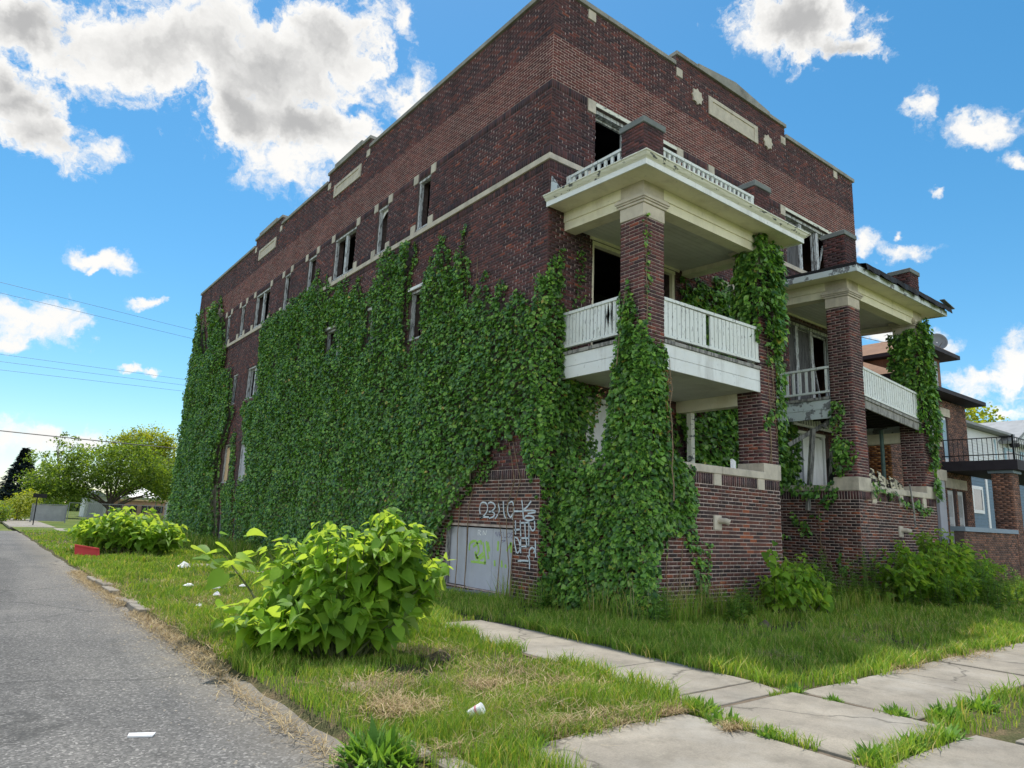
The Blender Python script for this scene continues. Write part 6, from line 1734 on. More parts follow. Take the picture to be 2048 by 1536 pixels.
for (x, y, z, n, h, lab) in (
        (-6.02, -5.62, -0.03, 150, 0.27, 'big dark weed clump on the road edge beside the kerb end'),
        (-5.9, -5.8, -0.03, 60, 0.2, 'smaller weed tuft against the kerb end stone'),
        (-3.28, -6.05, 0.0, 60, 0.19, 'dark weed at the rear left corner of the corner slab'),
        (-3.42, -6.35, 0.0, 70, 0.17, 'low weed in the joint left of the corner slab'),
        (-3.42, -6.75, 0.0, 50, 0.13, 'small weed halfway along the left joint of the corner slab'),
        (-3.25, -7.4, 0.0, 80, 0.17, 'bushy weed at the front left corner of the corner slab'),
        (-2.75, -7.42, 0.0, 70, 0.15, 'broad weed at the front edge of the corner slab'),
        (-2.2, -7.45, 0.0, 60, 0.17, 'weed at the front right corner of the corner slab'),
        (-1.9, -6.05, 0.0, 60, 0.12, 'weed where corner slab, lawn and front pavement meet'),
        (-1.95, -6.45, 0.0, 60, 0.11, 'low weed in the joint right of the corner slab'),
        (-1.9, -6.95, 0.0, 80, 0.14, 'spreading weed near the end of the front pavement joint'),
        (-1.55, -7.2, 0.0, 80, 0.17, 'weed at the near edge of the front pavement'),
        (-5.05, -6.0, 0.0, 40, 0.12, 'little weed on the edge of the landing slab'),
        (-0.9, -7.25, 0.0, 70, 0.18, 'weed tuft in the grass strip by the front pavement')):
    rosette(x, y, z, n, h, lab)

# ------------------------------------------------------------------ litter and small things
def litter(build_fn, name, label, cat, group=None, mat='white'):
    mb = MB(); build_fn(mb)
    return tag(mb.build(name, M[mat]), label, cat, group)
def crumple(mb, x, y, z, r_, seed):
    random.seed(seed)
    n, m = 7, 4
    vs = [(x, y, z + r_ * random.uniform(0.5, 0.9))]
    for j in range(1, m):
        for i in range(n):
            a = 2 * math.pi * i / n; rr = r_ * math.sin(math.pi * j / m / 1.3) * random.uniform(0.6, 1.2)
            vs.append((x + rr * math.cos(a), y + rr * math.sin(a) * 0.8, z + max(0, r_ * 0.7 * math.cos(math.pi * j / m / 1.3) * random.uniform(0.4, 1.1))))
    fs = [(0, 1 + i, 1 + (i + 1) % n) for i in range(n)]
    for j in range(m - 2):
        for i in range(n):
            fs.append((1 + j * n + i, 1 + (j + 1) * n + i, 1 + (j + 1) * n + (i + 1) % n, 1 + j * n + (i + 1) % n))
    mb.add(vs, fs)
cup = empty('paper_cup', (-5.12, -5.42, 0.06), 'white paper cup with a pink stripe lying in the verge grass', 'cup')
mb = MB(); mb.lathe((0, 0, 0), [(0.030, -0.055), (0.041, 0.055), (0.043, 0.058), (0.041, 0.062)], 18)
rot = Matrix.Rotation(R(62), 3, Vector((0.8, 0.6, 0)))
mb.v = [tuple(rot @ Vector(p) + Vector((-5.12, -5.42, 0.10))) for p in mb.v]; mb.build('cup_body', M['white'], cup, smooth=False)
mb = MB(); mb.lathe((0, 0, 0), [(0.0377, 0.008), (0.0395, 0.026)], 18); mb.f = mb.f[:-2]; mb.m = mb.m[:-2]
mb.v = [tuple(rot @ Vector((p[0] * 1.015, p[1] * 1.015, p[2])) + Vector((-5.12, -5.42, 0.10))) for p in mb.v]
M['pinkprint'] = rough_mat('pink_print', (0.6, 0.25, 0.28), 0.1, 8); mb.build('printed_stripe', M['pinkprint'], cup)
LG = 'white scraps of litter in the verge grass'
for i, (x, y, r_, lab) in enumerate(((-4.85, 4.2, 0.16, 'crumpled white scrap in the grass left of the big bush'), (-4.5, 3.7, 0.15, 'flat white scrap in the grass above the thin shoot'), (-3.95, 3.95, 0.13, 'small white scrap nearest the ivy wall'), (-4.75, 2.7, 0.12, 'white scrap in the grass nearest the young shoot'),
        (-3.95, 8.6, 0.28, 'white rubbish pile in the grass halfway to the far bush'), (-5.35, 1.4, 0.09, 'white fleck beside the broken kerb stones'), (-5.0, 0.1, 0.08, 'tiny white fleck in yellowed grass by the road'))):
    litter(lambda m: crumple(m, x, y, 0.06, r_ * 0.6, 100 + i), 'litter_scrap', lab, 'litter', LG)
litter(lambda m: crumple(m, -1.95, 1.15, 0.04, 0.15, 77), 'plastic_bag', 'pale clear plastic bag in the grass near the boarded cellar opening', 'bag')
litter(lambda m: crumple(m, -6.15, -5.78, -0.04, 0.05, 78), 'litter_scrap', 'white torn scrap under the big dark weed at the kerb end', 'litter', LG)
litter(lambda m: m.slab([(-7.2, -4.33, -0.047), (-7.06, -4.40, -0.047), (-7.03, -4.345, -0.045), (-7.18, -4.27, -0.047)], (0, 0, 0.012)), 'paper_scrap', 'folded pale paper scrap lying alone on the asphalt', 'litter')
litter(lambda m: m.slab([(2.98, -2.1, 2.607), (3.18, -2.02, 2.607), (3.24, -1.98, 2.76), (3.04, -2.06, 2.79)], (-0.02, 0.05, 0.0)), 'plastic_tub', 'white plastic scrap on top of the near porch wall cap', 'litter')
random.seed(99)
rb = empty('red_board', (-5.3, 13.4, 0), 'faded red board lying against the far big-leaved bush', 'board')
mb = MB(); mb.slab([(-5.70, 13.45, 0.0), (-5.1, 13.3, 0.0), (-5.13, 13.38, 0.24), (-5.73, 13.55, 0.34)], (0.01, 0.05, 0.0)); mb.build('panel', M['red'], rb)
mb = MB(); mb.bar((-5.70, 13.41, 0.05), (-5.12, 13.27, 0.05), 0.04, 0.04); mb.bar((-5.72, 13.52, 0.31), (-5.15, 13.35, 0.22), 0.04, 0.04); mb.build('batten', M['red'], rb)
# clods of dug earth
for i, (x, y, r_, lab) in enumerate(((-4.0, -3.12, 0.16, 'dark earth clod beside the big lime bush'), (-2.95, -3.05, 0.15, 'heap of soil spilling over the side path'), (1.9, -3.35, 0.16, 'dark clod of earth left of centre on the front lawn'), (4.6, -3.5, 0.17, 'dark clod of earth right of centre on the front lawn'))):
    litter(lambda m: crumple(m, x, y, -0.02, r_, 200 + i), 'earth_clod', lab, 'earth clod', 'clods of earth on the grass', 'dirt')

# ------------------------------------------------------------------ the neighbouring brick house
hs_ = empty('brick_house', (17, 2, 0), 'brown brick house with a dormer and iron balcony beside the apartment block', 'house')
HX0, HX1, HY, HY2, HZ = 14.0, 20.28, -0.2, 9.5, 6.24
HF = Fr((0, HY, 0), (1, 0, 0), (0, -1, 0)); HS = Fr((HX0, 0, 0), (0, 1, 0), (-1, 0, 0))
H_hf = [(16.75, 17.70, 4.70, 5.92), (18.05, 18.55, 4.03, 5.66), (14.6, 15.9, 4.7, 5.92), (18.05, 18.74, 1.1, 3.12), (18.90, 19.62, 1.1, 3.12), (14.8, 16.2, 1.9, 3.3)]
H_hs = [(2.2, 3.2, 4.7, 5.9), (0.35, 1.1, 4.55, 5.2)]
mb = MB(); wall_faces(mb, HF, HX0, HX1, -0.3, HZ, H_hf, 0.3); wall_faces(mb, HS, HY, HY2, -0.3, HZ, H_hs, 0.3)
mb.box(HX1 - 0.3, HY + 0.3, -0.3, HX1, HY2, HZ); mb.box(HX0 + 0.3, HY2 - 0.3, -0.3, HX1 - 0.3, HY2, HZ)
hw = mb.build('wall', M['mortar_dark'], hs_)
brick_set(hw, [(HF, courses(HX0, HX1, -0.1, HZ, H_hf), M['brick_brown']), (HS, courses(HY, HY2, -0.1, HZ, H_hs), M['brick_orange'])])
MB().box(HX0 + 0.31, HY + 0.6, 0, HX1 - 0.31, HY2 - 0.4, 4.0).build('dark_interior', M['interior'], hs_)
for i in (0, 2, 5):
    a, b, c_, d = H_hf[i]
    window(HF, hw, a, b, c_, d, mat='paint', pane={0: (0.0, 1.0)}, depth=0.08)
    mb = MB(); HF.box(mb, a - 0.1, b + 0.1, c_ - 0.16, c_ - 0.002, -0.05, 0.06); mb.build('sill', M['stone'], hw)
    mb = MB(); HF.box(mb, a - 0.12, b + 0.12, d + 0.002, d + 0.27, -0.05, 0.03); mb.build('lintel', M['stone'], hw)
mb = MB(); HF.box(mb, 17.95, 18.75, 5.662, 5.95, -0.05, 0.03); mb.build('lintel', M['stone'], hw)
a, b, c_, d = H_hs[1]
window(HS, hw, a, b, c_, d, mat='paint', pane={0: (0.0, 1.0)}, depth=0.08)
mb = MB(); HS.box(mb, a - 0.1, b + 0.1, c_ - 0.18, c_ - 0.002, -0.05, 0.06); mb.build('sill', M['stone'], hw)
mb = MB(); HF.box(mb, 18.07, 18.53, 4.04, 5.64, -0.1, -0.05); dr = mb.build('balcony_door', M['siding'], hs_)
for k in range(4):
    mb = MB(); HF.box(mb, 18.11 + k * 0.105, 18.17 + k * 0.105, 4.2, 5.55, -0.05, -0.035); mb.build('door_slat', M['trim_blue'], dr)
for a in (18.05, 18.90):
    mb = MB(); HF.box(mb, a + 0.02, a + 0.67, 1.1, 3.1, -0.12, -0.08); dr = mb.build('front_door', M['siding'], hs_)
    for (p_, q_) in ((2.2, 2.95), (1.25, 1.95)):
        mb = MB(); HF.box(mb, a + 0.14, a + 0.55, p_, q_, -0.08, -0.075); mb.build('door_pane', M['glass'], dr)
    for k in range(5):
        mb = MB(); HF.box(mb, a + 0.17 + k * 0.085, a + 0.183 + k * 0.085, 1.2, 3.0, -0.075, -0.055); mb.build('security_bar', M['white'], dr)
mb = MB(); HF.box(mb, 17.9, 19.75, 3.16, 3.5, -0.05, 0.03); mb.build('lintel', M['stone'], hw)
# hip roof, dark soffit
EX0, EX1, EY0, EY1, EZ = 13.62, 20.72, -0.75, 10.1, 6.42
rd = MB()
ry, rz = (EY0 + EY1) / 2, 9.0
rx0, rx1 = EX0 + 3.3, EX1 - 3.3
c4 = [(EX0, EY0, EZ), (EX1, EY0, EZ), (EX1, EY1, EZ), (EX0, EY1, EZ)]
r0, r1 = (rx0, ry, rz), (rx1, ry, rz)
rd.add(c4 + [r0, r1], [(0, 1, 5, 4), (1, 2, 5), (2, 3, 4, 5), (3, 0, 4)])
rd.build('roof', M['shingle'], hs_)
ev = MB(); ev.box(EX0, EY0, EZ - 0.14, EX1, EY1, EZ - 0.006); ev.build('eave', M['eave_dark'], hs_)
# front dormer
dx0, dx1, dy = 18.05, 19.55, 0.25
dm = MB(); dm.box(dx0, dy, 6.7, dx1, 4.5, 7.98)
dmo = dm.build('dormer', M['brick_brown'], hs_)
dr_ = MB(); a = [(dx0 - 0.42, dy - 0.55, 8.12), (dx1 + 0.42, dy - 0.55, 8.12), (dx1 + 0.42, 5.4, 8.12), (dx0 - 0.42, 5.4, 8.12)]
dr_.add(a + [((dx0 + dx1) / 2, 0.7, 8.85), ((dx0 + dx1) / 2, 5.4, 8.85)], [(0, 1, 4), (1, 2, 5, 4), (2, 3, 5), (3, 0, 4, 5)])
dr_.build('dormer_roof', M['shingle'], hs_)
MB().box(dx0 - 0.42, dy - 0.55, 7.98, dx1 + 0.42, 5.4, 8.116).build('dormer_eave', M['eave_dark'], hs_)
mb = MB(); mb.box(18.3, dy - 0.03, 6.85, 19.2, dy + 0.02, 7.86); fr_ = mb.build('window', M['trim_blue'], dmo)
MB().box(18.37, dy - 0.045, 7.4, 19.13, dy - 0.032, 7.78).build('pane', M['glass'], fr_)
MB().box(18.37, dy - 0.045, 6.93, 19.13, dy - 0.032, 7.34).build('pane', M['glass'], fr_)
mb = MB(); mb.box(18.15, 3.3, 8.3, 18.42, 3.65, 8.72); mb.build('roof_vent', M['grey_metal'], hs_)
MB().box(18.05, 3.2, 8.722, 18.52, 3.75, 8.80).build('vent_cap', M['white'], hs_)
# porch with balcony and iron railing
PX0, PX1, PY = 17.75, 27.0, -2.1
pr = MB().box(PX0, PY - 0.28, 3.70, PX1, HY - 0.01, 4.02).build('balcony', M['eave_dark'], hs_)
def iron(p, q_):
    MB().bar(p, q_, 0.016, 0.016).build('iron_bar', M['iron'], pr)
for k in range(15):
    y = HY - 0.1 - k * (HY - 0.1 - (PY - 0.2)) / 14
    iron((PX0 + 0.05, y, 4.022), (PX0 + 0.05, y, 4.74))
for k in range(1, 46):
    x = PX0 + 0.05 + k * 0.2
    iron((x, PY - 0.2, 4.022), (x, PY - 0.2, 4.74))
for z in (4.20, 4.755):
    MB().bar((PX0 + 0.05, HY - 0.02, z), (PX0 + 0.05, PY - 0.2, z), 0.03, 0.03).build('iron_rail', M['iron'], pr)
    MB().bar((PX0 + 0.05, PY - 0.2, z + 0.001), (PX1 - 0.05, PY - 0.2, z + 0.001), 0.03, 0.03).build('iron_rail', M['iron'], pr)
MB().bar((PX0 + 0.05, PY - 0.2, 4.022), (PX0 + 0.05, PY - 0.2, 4.82), 0.05, 0.05).build('iron_post', M['iron'], pr)
PFr = Fr((0, PY, 0), (1, 0, 0), (0, -1, 0))
mb = MB(); mb.box(13.75, PY, -0.3, 17.98, PY + 0.25, 1.68); mb.box(18.64, PY, -0.3, PX1, PY + 0.25, 1.68); mb.box(18.0, PY - 0.02, -0.3, 18.62, PY + 0.55, 3.6)
pw = mb.build('porch_wall', M['mortar_dark'], hs_)
PLf = Fr((18.0, 0, 0), (0, 1, 0), (-1, 0, 0)); PF2 = Fr((0, PY - 0.02, 0), (1, 0, 0), (0, -1, 0))
brick_set(pw, [(PFr, courses(13.75, 17.98, -0.1, 1.68, []), M['brick_brown']), (PFr, courses(18.64, PX1, -0.1, 1.68, []), M['brick_brown']), (PF2, courses(18.0, 18.62, -0.1, 3.6, []), M['brick_brown']), (PLf, courses(PY - 0.02, PY + 0.55, -0.1, 3.6, []), M['brick_brown'])])
for p_, q_ in ((13.7, 17.97), (18.65, PX1)):
    MB().box(p_, PY - 0.06, 1.684, q_, PY + 0.32, 1.81).build('wall_cap', M['sill_blue'], hs_)
mb = MB(); mb.box(17.93, PY - 0.09, 3.604, 18.69, PY + 0.62, 3.695); mb.build('pier_cap', M['sill_blue'], hs_)
MB().box(14.1, PY + 0.4, 1.0, 24, HY - 0.02, 1.1).build('porch_floor', M['interior'], hs_)
MB().box(17.0, HY - 0.12, 1.3, 17.55, HY - 0.03, 3.36).build('board', M['ply_grey'], hs_)
MB().box(16.9, HY - 0.16, 3.362, 17.7, HY - 0.03, 3.72).build('lintel', M['stone'], hs_)
# satellite dish on the dormer roof
sd = empty('satellite_dish', (18.9, 0.2, 8.1), 'round grey satellite dish on the neighbouring roof beside the creeper pier', 'satellite dish')
mb = MB()
mb.lathe((0, 0, 0), [(0.02, 0.0), (0.16, 0.02), (0.27, 0.06), (0.32, 0.105), (0.325, 0.098), (0.27, 0.05), (0.16, 0.005), (0.02, -0.012)], 24)
mb.f = mb.f[:-2]; mb.m = mb.m[:-2]
rq = Vector((-0.72, -0.66, 0.2)).to_track_quat('Z', 'Y').to_matrix()
mb.v = [tuple(rq @ Vector(p) + Vector((18.87, 0.03, 8.5))) for p in mb.v]
mb.build('reflector', M['grey_metal'], sd, smooth=True)
mb = MB(); mb.tube([(19.0, 0.3, 8.0), (19.0, 0.3, 8.45), (18.89, 0.08, 8.5)], 0.023, 8); mb.build('mast', M['grey_metal'], sd)
MB().tube([(18.83, -0.02, 8.3), (18.66, -0.22, 8.42)], 0.011, 6).build('feed_arm', M['grey_metal'], sd)

# ------------------------------------------------------------------ clapboard house beyond
ch_ = empty('clapboard_house', (33, 7, 0), 'white and blue clapboard house with a grey roof beyond the balcony', 'house')
CX0, CX1, CY, CZ = 26.5, 40.5, 3.0, 6.85
MB().box(CX0, CY, -0.3, CX1, 14, CZ).build('wall', M['siding'], ch_)
def siding(x0, x1, z0, z1, mat, name='siding_board'):
    mb = MB(); n = int((z1 - z0) / 0.15)
    for k in range(n):
        z = z0 + k * 0.15
        mb.slab([(x0, CY - 0.012, z), (x0, CY - 0.034, z), (x0, CY - 0.012, z + 0.149)], (x1 - x0, 0, 0))
    o = mb.build(name, M[mat], ch_); o['kind'] = 'stuff'
siding(CX0, 31.45, 0.2, 4.55, 'siding_blue'); siding(31.7, 40.4, 0.2, 4.55, 'siding_blue'); siding(CX0, 33.4, 4.62, 6.5, 'siding'); siding(33.75, 40.4, 4.62, 6.5, 'siding')
for x, z0, z1, m_ in ((31.46, 0, 4.6, 'white'), (33.42, 4.6, 6.6, 'white'), (40.38, 0, 6.6, 'white')):
    MB().box(x, CY - 0.06, z0, x + 0.24, CY - 0.005, z1).build('corner_board', M[m_], ch_)
MB().box(33.3, CY - 0.05, 4.6, 33.41, CY - 0.006, 6.6).build('corner_board', M['trim_blue'], ch_)
for (a, b, c_, d) in ((29.5, 30.9, 2.7, 4.0), (34.6, 36.0, 5.0, 6.3), (34.0, 35.6, 2.4, 3.9), (37.0, 38.4, 5.0, 6.3)):
    mb = MB()
    for (p0, p1, q0, q1) in ((a, a + 0.16, c_, d), (b - 0.16, b, c_, d), (a + 0.16, b - 0.16, d - 0.16, d), (a + 0.16, b - 0.16, c_, c_ + 0.16)):
        mb.box(p0, CY - 0.09, q0, p1, CY - 0.03, q1)
    w = mb.build('window', M['white'] if c_ < 4 else M['trim_blue'], ch_)
    MB().box(a + 0.16, CY - 0.07, c_ + 0.16, b - 0.16, CY - 0.05, d - 0.16).build('pane', M['glass'], w)
mb = MB()
mb.slab([(CX0 - 0.6, CY - 0.5, 6.87), (CX0 - 0.6, CY - 0.5, 6.99), (CX0 - 0.6, 5.2, 7.6), (CX0 - 0.6, 14.5, 6.99), (CX0 - 0.6, 14.5, 6.87)], (CX1 - CX0 + 1.2, 0, 0))
mb.build('roof', M['grey_roof'], ch_)
mb = MB(); mb.slab([(34.4, CY - 0.55, 6.55), (40.9, CY - 0.55, 6.55), (37.6, CY - 0.55, 7.9)], (0, 5, 0)); gb_ = mb.build('gable', M['siding'], ch_)
mb = MB(); mb.bar((34.0, CY + 1.0, 6.5), (37.6, CY + 1.0, 8.05), 3.6, 0.16, (0, 0, 1)); mb.bar((41.3, CY + 1.0, 6.5), (37.6, CY + 1.0, 8.05), 3.6, 0.16, (0, 0, 1)); mb.build('gable_roof', M['grey_roof'], ch_)
mb = MB(); mb.slab([(28.2, CY + 1.2, 7.0), (31.4, CY + 1.2, 7.0), (29.8, CY + 1.2, 7.7)], (0, 2.5, 0)); mb.build('roof_dormer', M['pink'], ch_)
mb = MB(); mb.bar((27.8, CY + 2.2, 6.95), (29.8, CY + 2.2, 7.8), 3.0, 0.12, (0, 0, 1)); mb.bar((31.8, CY + 2.2, 6.95), (29.8, CY + 2.2, 7.8), 3.0, 0.12, (0, 0, 1)); mb.build('dormer_roof', M['grey_roof'], ch_)
MB().box(40.2, 7, 6.9, 40.9, 7.7, 8.8).build('chimney', M['pink'], ch_)
MB().lathe((35.2, CY - 0.35, 6.35), [(0.18, 0.0), (0.25, 0.1), (0.2, 0.3)], 12).build('hanging_basket', M['eave_dark'], ch_)

# ------------------------------------------------------------------ trees
def tree(name, loc, label, trunk_h, trunk_r, lobes, n, leaf, mat, limbs=10, group=None, kind='creeper', bark='bark', forks=None):
    root = empty(name, loc, label, 'tree', group)
    L = Vector(loc)
    mb = MB()
    mb.tube([L + Vector((0, 0, -0.2)), L + Vector((0.05, 0, trunk_h * 0.5)), L + Vector((0, 0.05, trunk_h))], [trunk_r * 1.25, trunk_r, trunk_r * 0.85], 8)
    for k in range(limbs):
        l = lobes[k % len(lobes)]
        tip = L + Vector(l[0:3]) + Vector((random.uniform(-0.6, 0.6) * l[3], random.uniform(-0.5, 0.5) * l[4], random.uniform(-0.1, 0.6) * l[5]))
        b = L + Vector((0, 0, trunk_h * random.uniform(0.55, 1.0)))
        m1 = b.lerp(tip, 0.35) + Vector((random.uniform(-0.3, 0.3), 0, random.uniform(0, 0.5))); m2 = b.lerp(tip, 0.7) + Vector((random.uniform(-0.4, 0.4), 0, random.uniform(-0.1, 0.4)))
        mb.tube([b, m1, m2, tip], [trunk_r * 0.55, trunk_r * 0.4, trunk_r * 0.25, trunk_r * 0.08], 6)
    mb.build('trunk', M[bark], root, smooth=True)
    w = np.array([l[3] * l[4] * l[5] for l in lobes]) ** 0.75; w /= w.sum()
    nc = max(30, n // 45)                       # leaf clumps spread through the lobes
    li = rng.choice(len(lobes), nc, p=w); Lb = np.array(lobes)[li]
    v = norm(rng.normal(0, 1, (nc, 3))) * rng.uniform(0.35, 1.0, (nc, 1)) ** 0.6
    cen = Lb[:, 0:3] + v * Lb[:, 3:6]
    ci = rng.integers(0, nc, n)
    cr_ = rng.uniform(0.10, 0.30, nc) * np.mean([l[3] for l in lobes])
    P = cen[ci] + rng.normal(0, 1, (n, 3)) * cr_[ci][:, None] * np.array((1.0, 1.0, 0.7)) + np.array(loc)
    leaves(root, P, norm(rng.normal(0, 0.6, (n, 3)) + np.array((0, 0, 0.7))), rng.normal(0, 1, (n, 3)) - np.array((0, 0, 0.4)), rng.uniform(leaf[0], leaf[1], n), kind, M[mat], stuff='crown')
    return root
tree('spreading_tree', (3.2, 72, 0), 'broad low green tree with many dark limbs beside the white canopy', 1.6, 0.2,
     [(-5.0, 0, 3.6, 2.6, 2.6, 1.7), (-2.2, 0, 5.4, 3.0, 2.8, 2.1), (1.4, 0, 5.9, 3.0, 2.8, 2.2), (4.8, 0, 4.6, 2.6, 2.6, 2.0), (-4.2, 0, 2.6, 2.6, 2.2, 1.2), (5.5, 0, 3.1, 2.0, 2.2, 1.4), (0.2, 0.5, 4.0, 3.0, 2.5, 1.5)], 24000, (0.16, 0.34), 'tree_g', 14)
tree('tall_tree', (10.2, 96, 0), 'tall yellow-green tree rising behind the broad low tree', 4.5, 0.3,
     [(0, 0, 10.2, 3.2, 3, 2.0), (-3.0, 0, 9.2, 1.8, 2, 1.5), (2.8, 0, 8.8, 2.4, 2.4, 1.8), (0.5, 0, 7.2, 3.4, 3, 1.9), (2.6, 0, 5.2, 2.5, 2.4, 1.6)], 13000, (0.22, 0.42), 'tree_y', 16)
tree('sparse_tree', (1.0, 104, 0), 'thin half-bare tree standing against the cloud left of the broad tree', 5.0, 0.2,
     [(-2.6, 0, 7.4, 1.8, 1.5, 1.5), (0.2, 0, 9.3, 1.5, 1.5, 1.6), (2.8, 0, 8.4, 1.1, 1.5, 1.4), (-0.5, 0, 5.2, 2.2, 1.8, 1.5)], 1700, (0.22, 0.40), 'tree_g', 16)
tree('tree', (10.5, 84, 0), 'dense green tree behind the white canopy near the ivy wall', 2.5, 0.24,
     [(0, 0, 4.2, 3.4, 2.6, 2.3), (3.4, 0, 4.0, 2.4, 2.4, 2.0), (-2.6, 0, 3.4, 2.4, 2.2, 1.6), (3.2, 0, 2.2, 2.4, 2.2, 1.4)], 12000, (0.18, 0.36), 'tree_g', 12)
tree('street_tree', (60, 14, 0), 'bright yellow-green tree behind the white clapboard house', 4.0, 0.3,
     [(0, 0, 10.6, 3.6, 3.6, 2.4), (4.2, 0, 9.6, 2.6, 3, 2.0), (-3.4, 0, 9.8, 2.6, 2.6, 2.0), (7.5, 0, 8.6, 2.4, 2.6, 1.8)], 9000, (0.25, 0.5), 'tree_y', 14)
# blue spruce far left
spx, spy, sph = -2.6, 118, 9.0
sr = empty('spruce_tree', (spx, spy, 0), 'dark blue-green spruce at the far left', 'tree')
MB().tube([(spx, spy, -0.2), (spx, spy, sph)], [0.25, 0.03], 8).build('trunk', M['bark'], sr)
n = 5200
hz = rng.uniform(0.03, 1.0, n) ** 1.0
ra = (1 - hz) * 3.6 * rng.uniform(0.45, 1.05, n) * (0.8 + 0.35 * np.abs(np.sin(hz * 28)))
an = rng.uniform(0, 2 * math.pi, n)
P = np.stack([spx + ra * np.cos(an), spy + ra * np.sin(an), hz * sph + 0.3], 1)
T = np.stack([np.cos(an), np.sin(an), rng.uniform(-0.5, 0.1, n)], 1)
leaves(sr, P, norm(np.stack([np.cos(an) * 0.2, np.sin(an) * 0.2, np.ones(n)], 1) + rng.normal(0, 0.3, (n, 3))), T, rng.uniform(0.35, 0.75, n), 'creeper', M['spruce'], stuff='crown')
def shrub(name, loc, lobes, n, leaf, mat, label, group=None):
    root = empty(name, loc, label, 'bush', group)
    mb = MB()
    for k in range(5):
        mb.tube([Vector(loc), Vector(loc) + Vector((random.uniform(-0.5, 0.5), random.uniform(-0.4, 0.4), lobes[0][2]))], [0.04, 0.015], 5)
    mb.build('stem', M['bark'], root)
    li = rng.integers(0, len(lobes), n); Lb = np.array(lobes)[li]
    v = norm(rng.normal(0, 1, (n, 3))) * rng.uniform(0.5, 1.05, (n, 1))
    P = Lb[:, 0:3] + v * Lb[:, 3:6] + np.array(loc)
    P[:, 2] = np.maximum(P[:, 2], 0.05)
    leaves(root, P, norm(v + np.array((0, 0, 0.7)) + rng.normal(0, 0.4, (n, 3))), v + rng.normal(0, 0.6, (n, 3)), rng.uniform(leaf[0], leaf[1], n), 'creeper', M[mat])
    return root
BG = 'bushes along the far walk'
shrub('bush', (-5.2, 56, 0), [(0, 0, 1.0, 1.2, 1.2, 1.1), (-1.4, 0, 0.7, 1.0, 1.0, 0.8), (0.6, 1, 1.5, 0.9, 0.9, 0.9)], 2600, (0.12, 0.26), 'tree_y', 'bright yellow-green bush beside the far walk', BG)
shrub('bush', (-6.6, 52, 0), [(0, 0, 0.7, 1.0, 1.0, 0.8), (-1.0, 0, 0.5, 0.8, 0.8, 0.6)], 1500, (0.12, 0.24), 'tree_g', 'low green bush at the left edge beyond the road end', BG)
shrub('bush', (-1.6, 78, 0), [(0, 0, 1.4, 1.8, 1.5, 1.5), (-2.2, 0, 1.0, 1.4, 1.2, 1.2)], 2000, (0.16, 0.32), 'tree_g', 'dark green bush behind the grey gate', BG)
shrub('hedge', (8, 66, 0), [(-2, 0, 0.3, 2.5, 0.6, 0.5), (3, 0, 0.35, 3, 0.6, 0.55)], 2000, (0.1, 0.22), 'tree_g', 'rough low hedge before the pale shed', BG)
shrub('tree_line', (20, 140, 0), [(-45, 0, 1.5, 10, 3, 2.5), (-30, 0, 1.6, 10, 3, 2.6), (-16, 0, 1.6, 10, 3, 2.8), (0, 0, 1.8, 10, 3, 3.0), (14, 0, 1.6, 10, 3, 2.6), (26, 0, 1.6, 10, 3, 2.6)], 16000, (0.6, 1.2), 'tree_g', 'distant line of green trees on the horizon')
# fence gate, sheds, canopy, wires
gt = empty('metal_gate', (-3.2, 52, 0), 'low grey metal gate panel before the far bushes', 'gate')
mb = MB(); mb.box(-4.5, 52, 0.1, -2.4, 52.06, 1.25); mb.build('panel', M['grey_roof'], gt)
for x in (-4.55, -2.4): MB().tube([(x, 51.95, -0.1), (x, 51.95, 1.35)], 0.04, 8).build('post', M['grey_metal'], gt)
MB().bar((-4.5, 51.95, 1.3), (-2.4, 51.95, 1.3), 0.05, 0.05).build('rail', M['grey_metal'], gt)
sg = empty('street_post', (-4.9, 44, 0), 'thin dark sign post standing on the far grass', 'post')
MB().tube([(-4.85, 44, -0.1), (-4.85, 44, 1.75)], 0.035, 8).build('pole', M['iron'], sg)
MB().box(-5.1, 43.97, 1.72, -4.35, 44.0, 1.98).build('plate', M['iron'], sg)
fn = empty('chain_fence', (1.0, 60, 0), 'low wire fence with a pale top rail beside the gate', 'fence')
for k in range(7):
    MB().tube([(-1.5 + k * 1.5, 60, -0.1), (-1.5 + k * 1.5, 60, 1.5)], 0.03, 6).build('post', M['grey_metal'], fn)
MB().bar((-1.5, 60, 1.5), (7.5, 60, 1.5), 0.04, 0.04).build('top_rail', M['grey_roof'], fn)
mb = MB()
for k in range(60): mb.tube([(-1.5 + k * 0.15, 60, 0.05), (-1.5 + k * 0.15 + 0.4, 60, 1.47)], 0.006, 3)
o = mb.build('mesh_wire', M['grey_metal'], fn); o['kind'] = 'stuff'
gr = empty('garage', (3, 80, 0), 'small white garage behind the trunk of the broad tree', 'garage')
mb = MB(); mb.box(1.9, 80, -0.1, 4.0, 84, 2.3); mb.build('wall', M['siding'], gr)
mb = MB(); mb.slab([(1.7, 79.7, 2.3), (4.2, 79.7, 2.3), (2.95, 79.7, 3.0)], (0, 4.6, 0)); mb.build('roof', M['grey_roof'], gr)
MB().box(2.2, 79.94, 0, 3.7, 79.99, 1.9).build('garage_door', M['ply_grey'], gr)
sh2 = empty('long_shed', (7, 82, 0), 'long low pale brick shed under the white canopy', 'shed')
mb = MB(); mb.box(4.3, 82, -0.1, 10.4, 86, 2.0); mb.build('wall', M['pink'], sh2)
mb = MB(); mb.box(4.1, 81.7, 2.0, 10.6, 86.2, 2.25); mb.build('roof', M['ply_tan'], sh2)
for x in (4.8, 6.4, 7.9, 9.2):
    mb = MB(); mb.box(x, 81.93, 0.7, x + 1.0, 81.98, 1.5); mb.build('window', M['interior'], sh2)
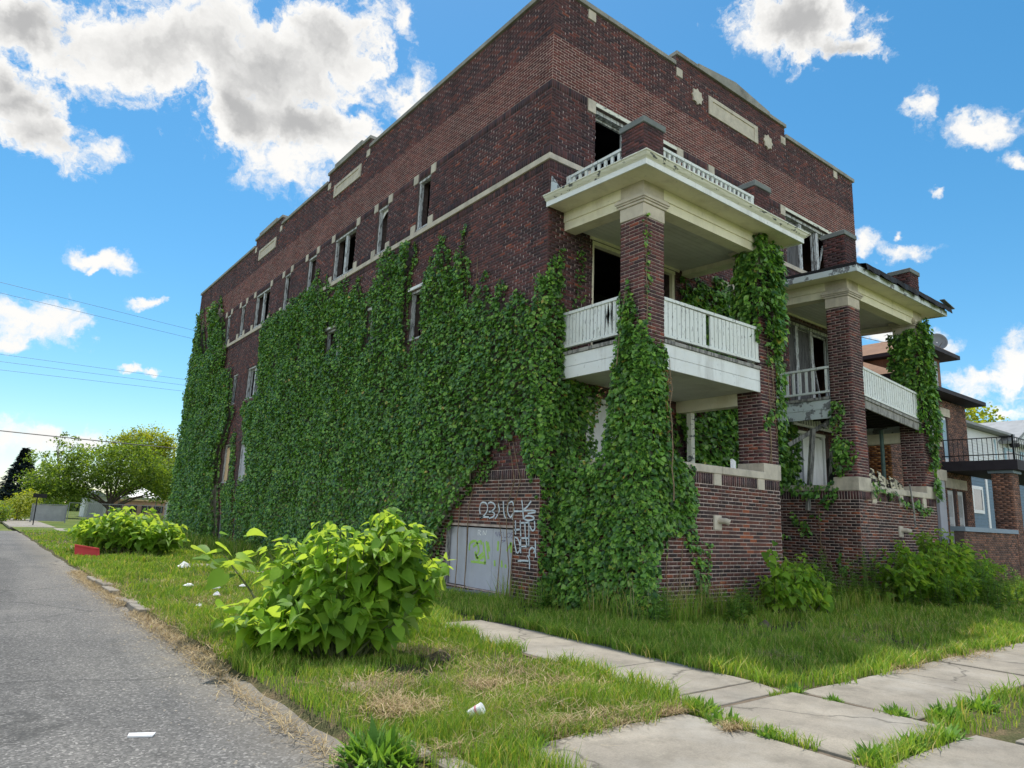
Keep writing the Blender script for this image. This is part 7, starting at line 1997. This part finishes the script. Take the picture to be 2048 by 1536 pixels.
MB().box(10.61, 83, -0.1, 14, 88, 3.0).build('side_wall', M['siding'], sh2)
cn = empty('canopy_tent', (7.0, 78, 0), 'white peaked canopy tent in the yard by the far end of the ivy wall', 'canopy')
mb = MB(); a = [(5.0, 76, 2.35), (8.9, 76, 2.35), (8.9, 79.5, 2.35), (5.0, 79.5, 2.35)]
mb.add(a + [(6.95, 77.8, 3.5)], [(0, 1, 4), (1, 2, 4), (2, 3, 4), (3, 0, 4)]); b_ = [(p[0], p[1], 2.15) for p in a]
mb.add(a + b_, [(0, 1, 5, 4), (1, 2, 6, 5), (2, 3, 7, 6), (3, 0, 4, 7)])
mb.build('roof_cloth', M['white'], cn)
for x, y in ((5.05, 76.05), (8.85, 76.05), (8.85, 79.45), (5.05, 79.45)):
    MB().tube([(x, y, -0.1), (x, y, 2.3)], 0.04, 6).build('pole', M['grey_metal'], cn)
def wire(p, q_, sagz, r_, label):
    p, q_ = Vector(p), Vector(q_)
    pts = [p.lerp(q_, t) - Vector((0, 0, sagz * 4 * t * (1 - t))) for t in np.linspace(0, 1, 17)]
    mb = MB(); mb.tube(pts, r_, 5)
    return tag(mb.build('power_line', M['iron']), label, 'power line', 'overhead wires at the left')
def wp(az, el, y):
    a, e = R(az), R(el); d = y - CAM[1]
    return (CAM[0] + d * math.tan(a), y, CAM[2] + d / math.cos(a) * math.tan(e))
wire(wp(-6, 14.6, 52), wp(17, 12.6, 70), 0.0, 0.014, 'upper of the two highest wires across the blue sky')
wire(wp(-6, 13.9, 52), wp(17, 12.0, 70), 0.0, 0.014, 'lower of the two highest wires across the blue sky')
wire(wp(-6, 9.5, 56), wp(17, 9.3, 74), 0.0, 0.014, 'upper of the three middle wires')
wire(wp(-6, 9.0, 56), wp(17, 8.9, 74), 0.0, 0.014, 'middle of the three middle wires')
wire(wp(-6, 8.4, 56), wp(17, 8.5, 74), 0.0, 0.014, 'lowest of the three middle wires')
wire(wp(-6, 4.7, 42), wp(17, 4.2, 48), 0.1, 0.035, 'thick dark cable low over the trees')
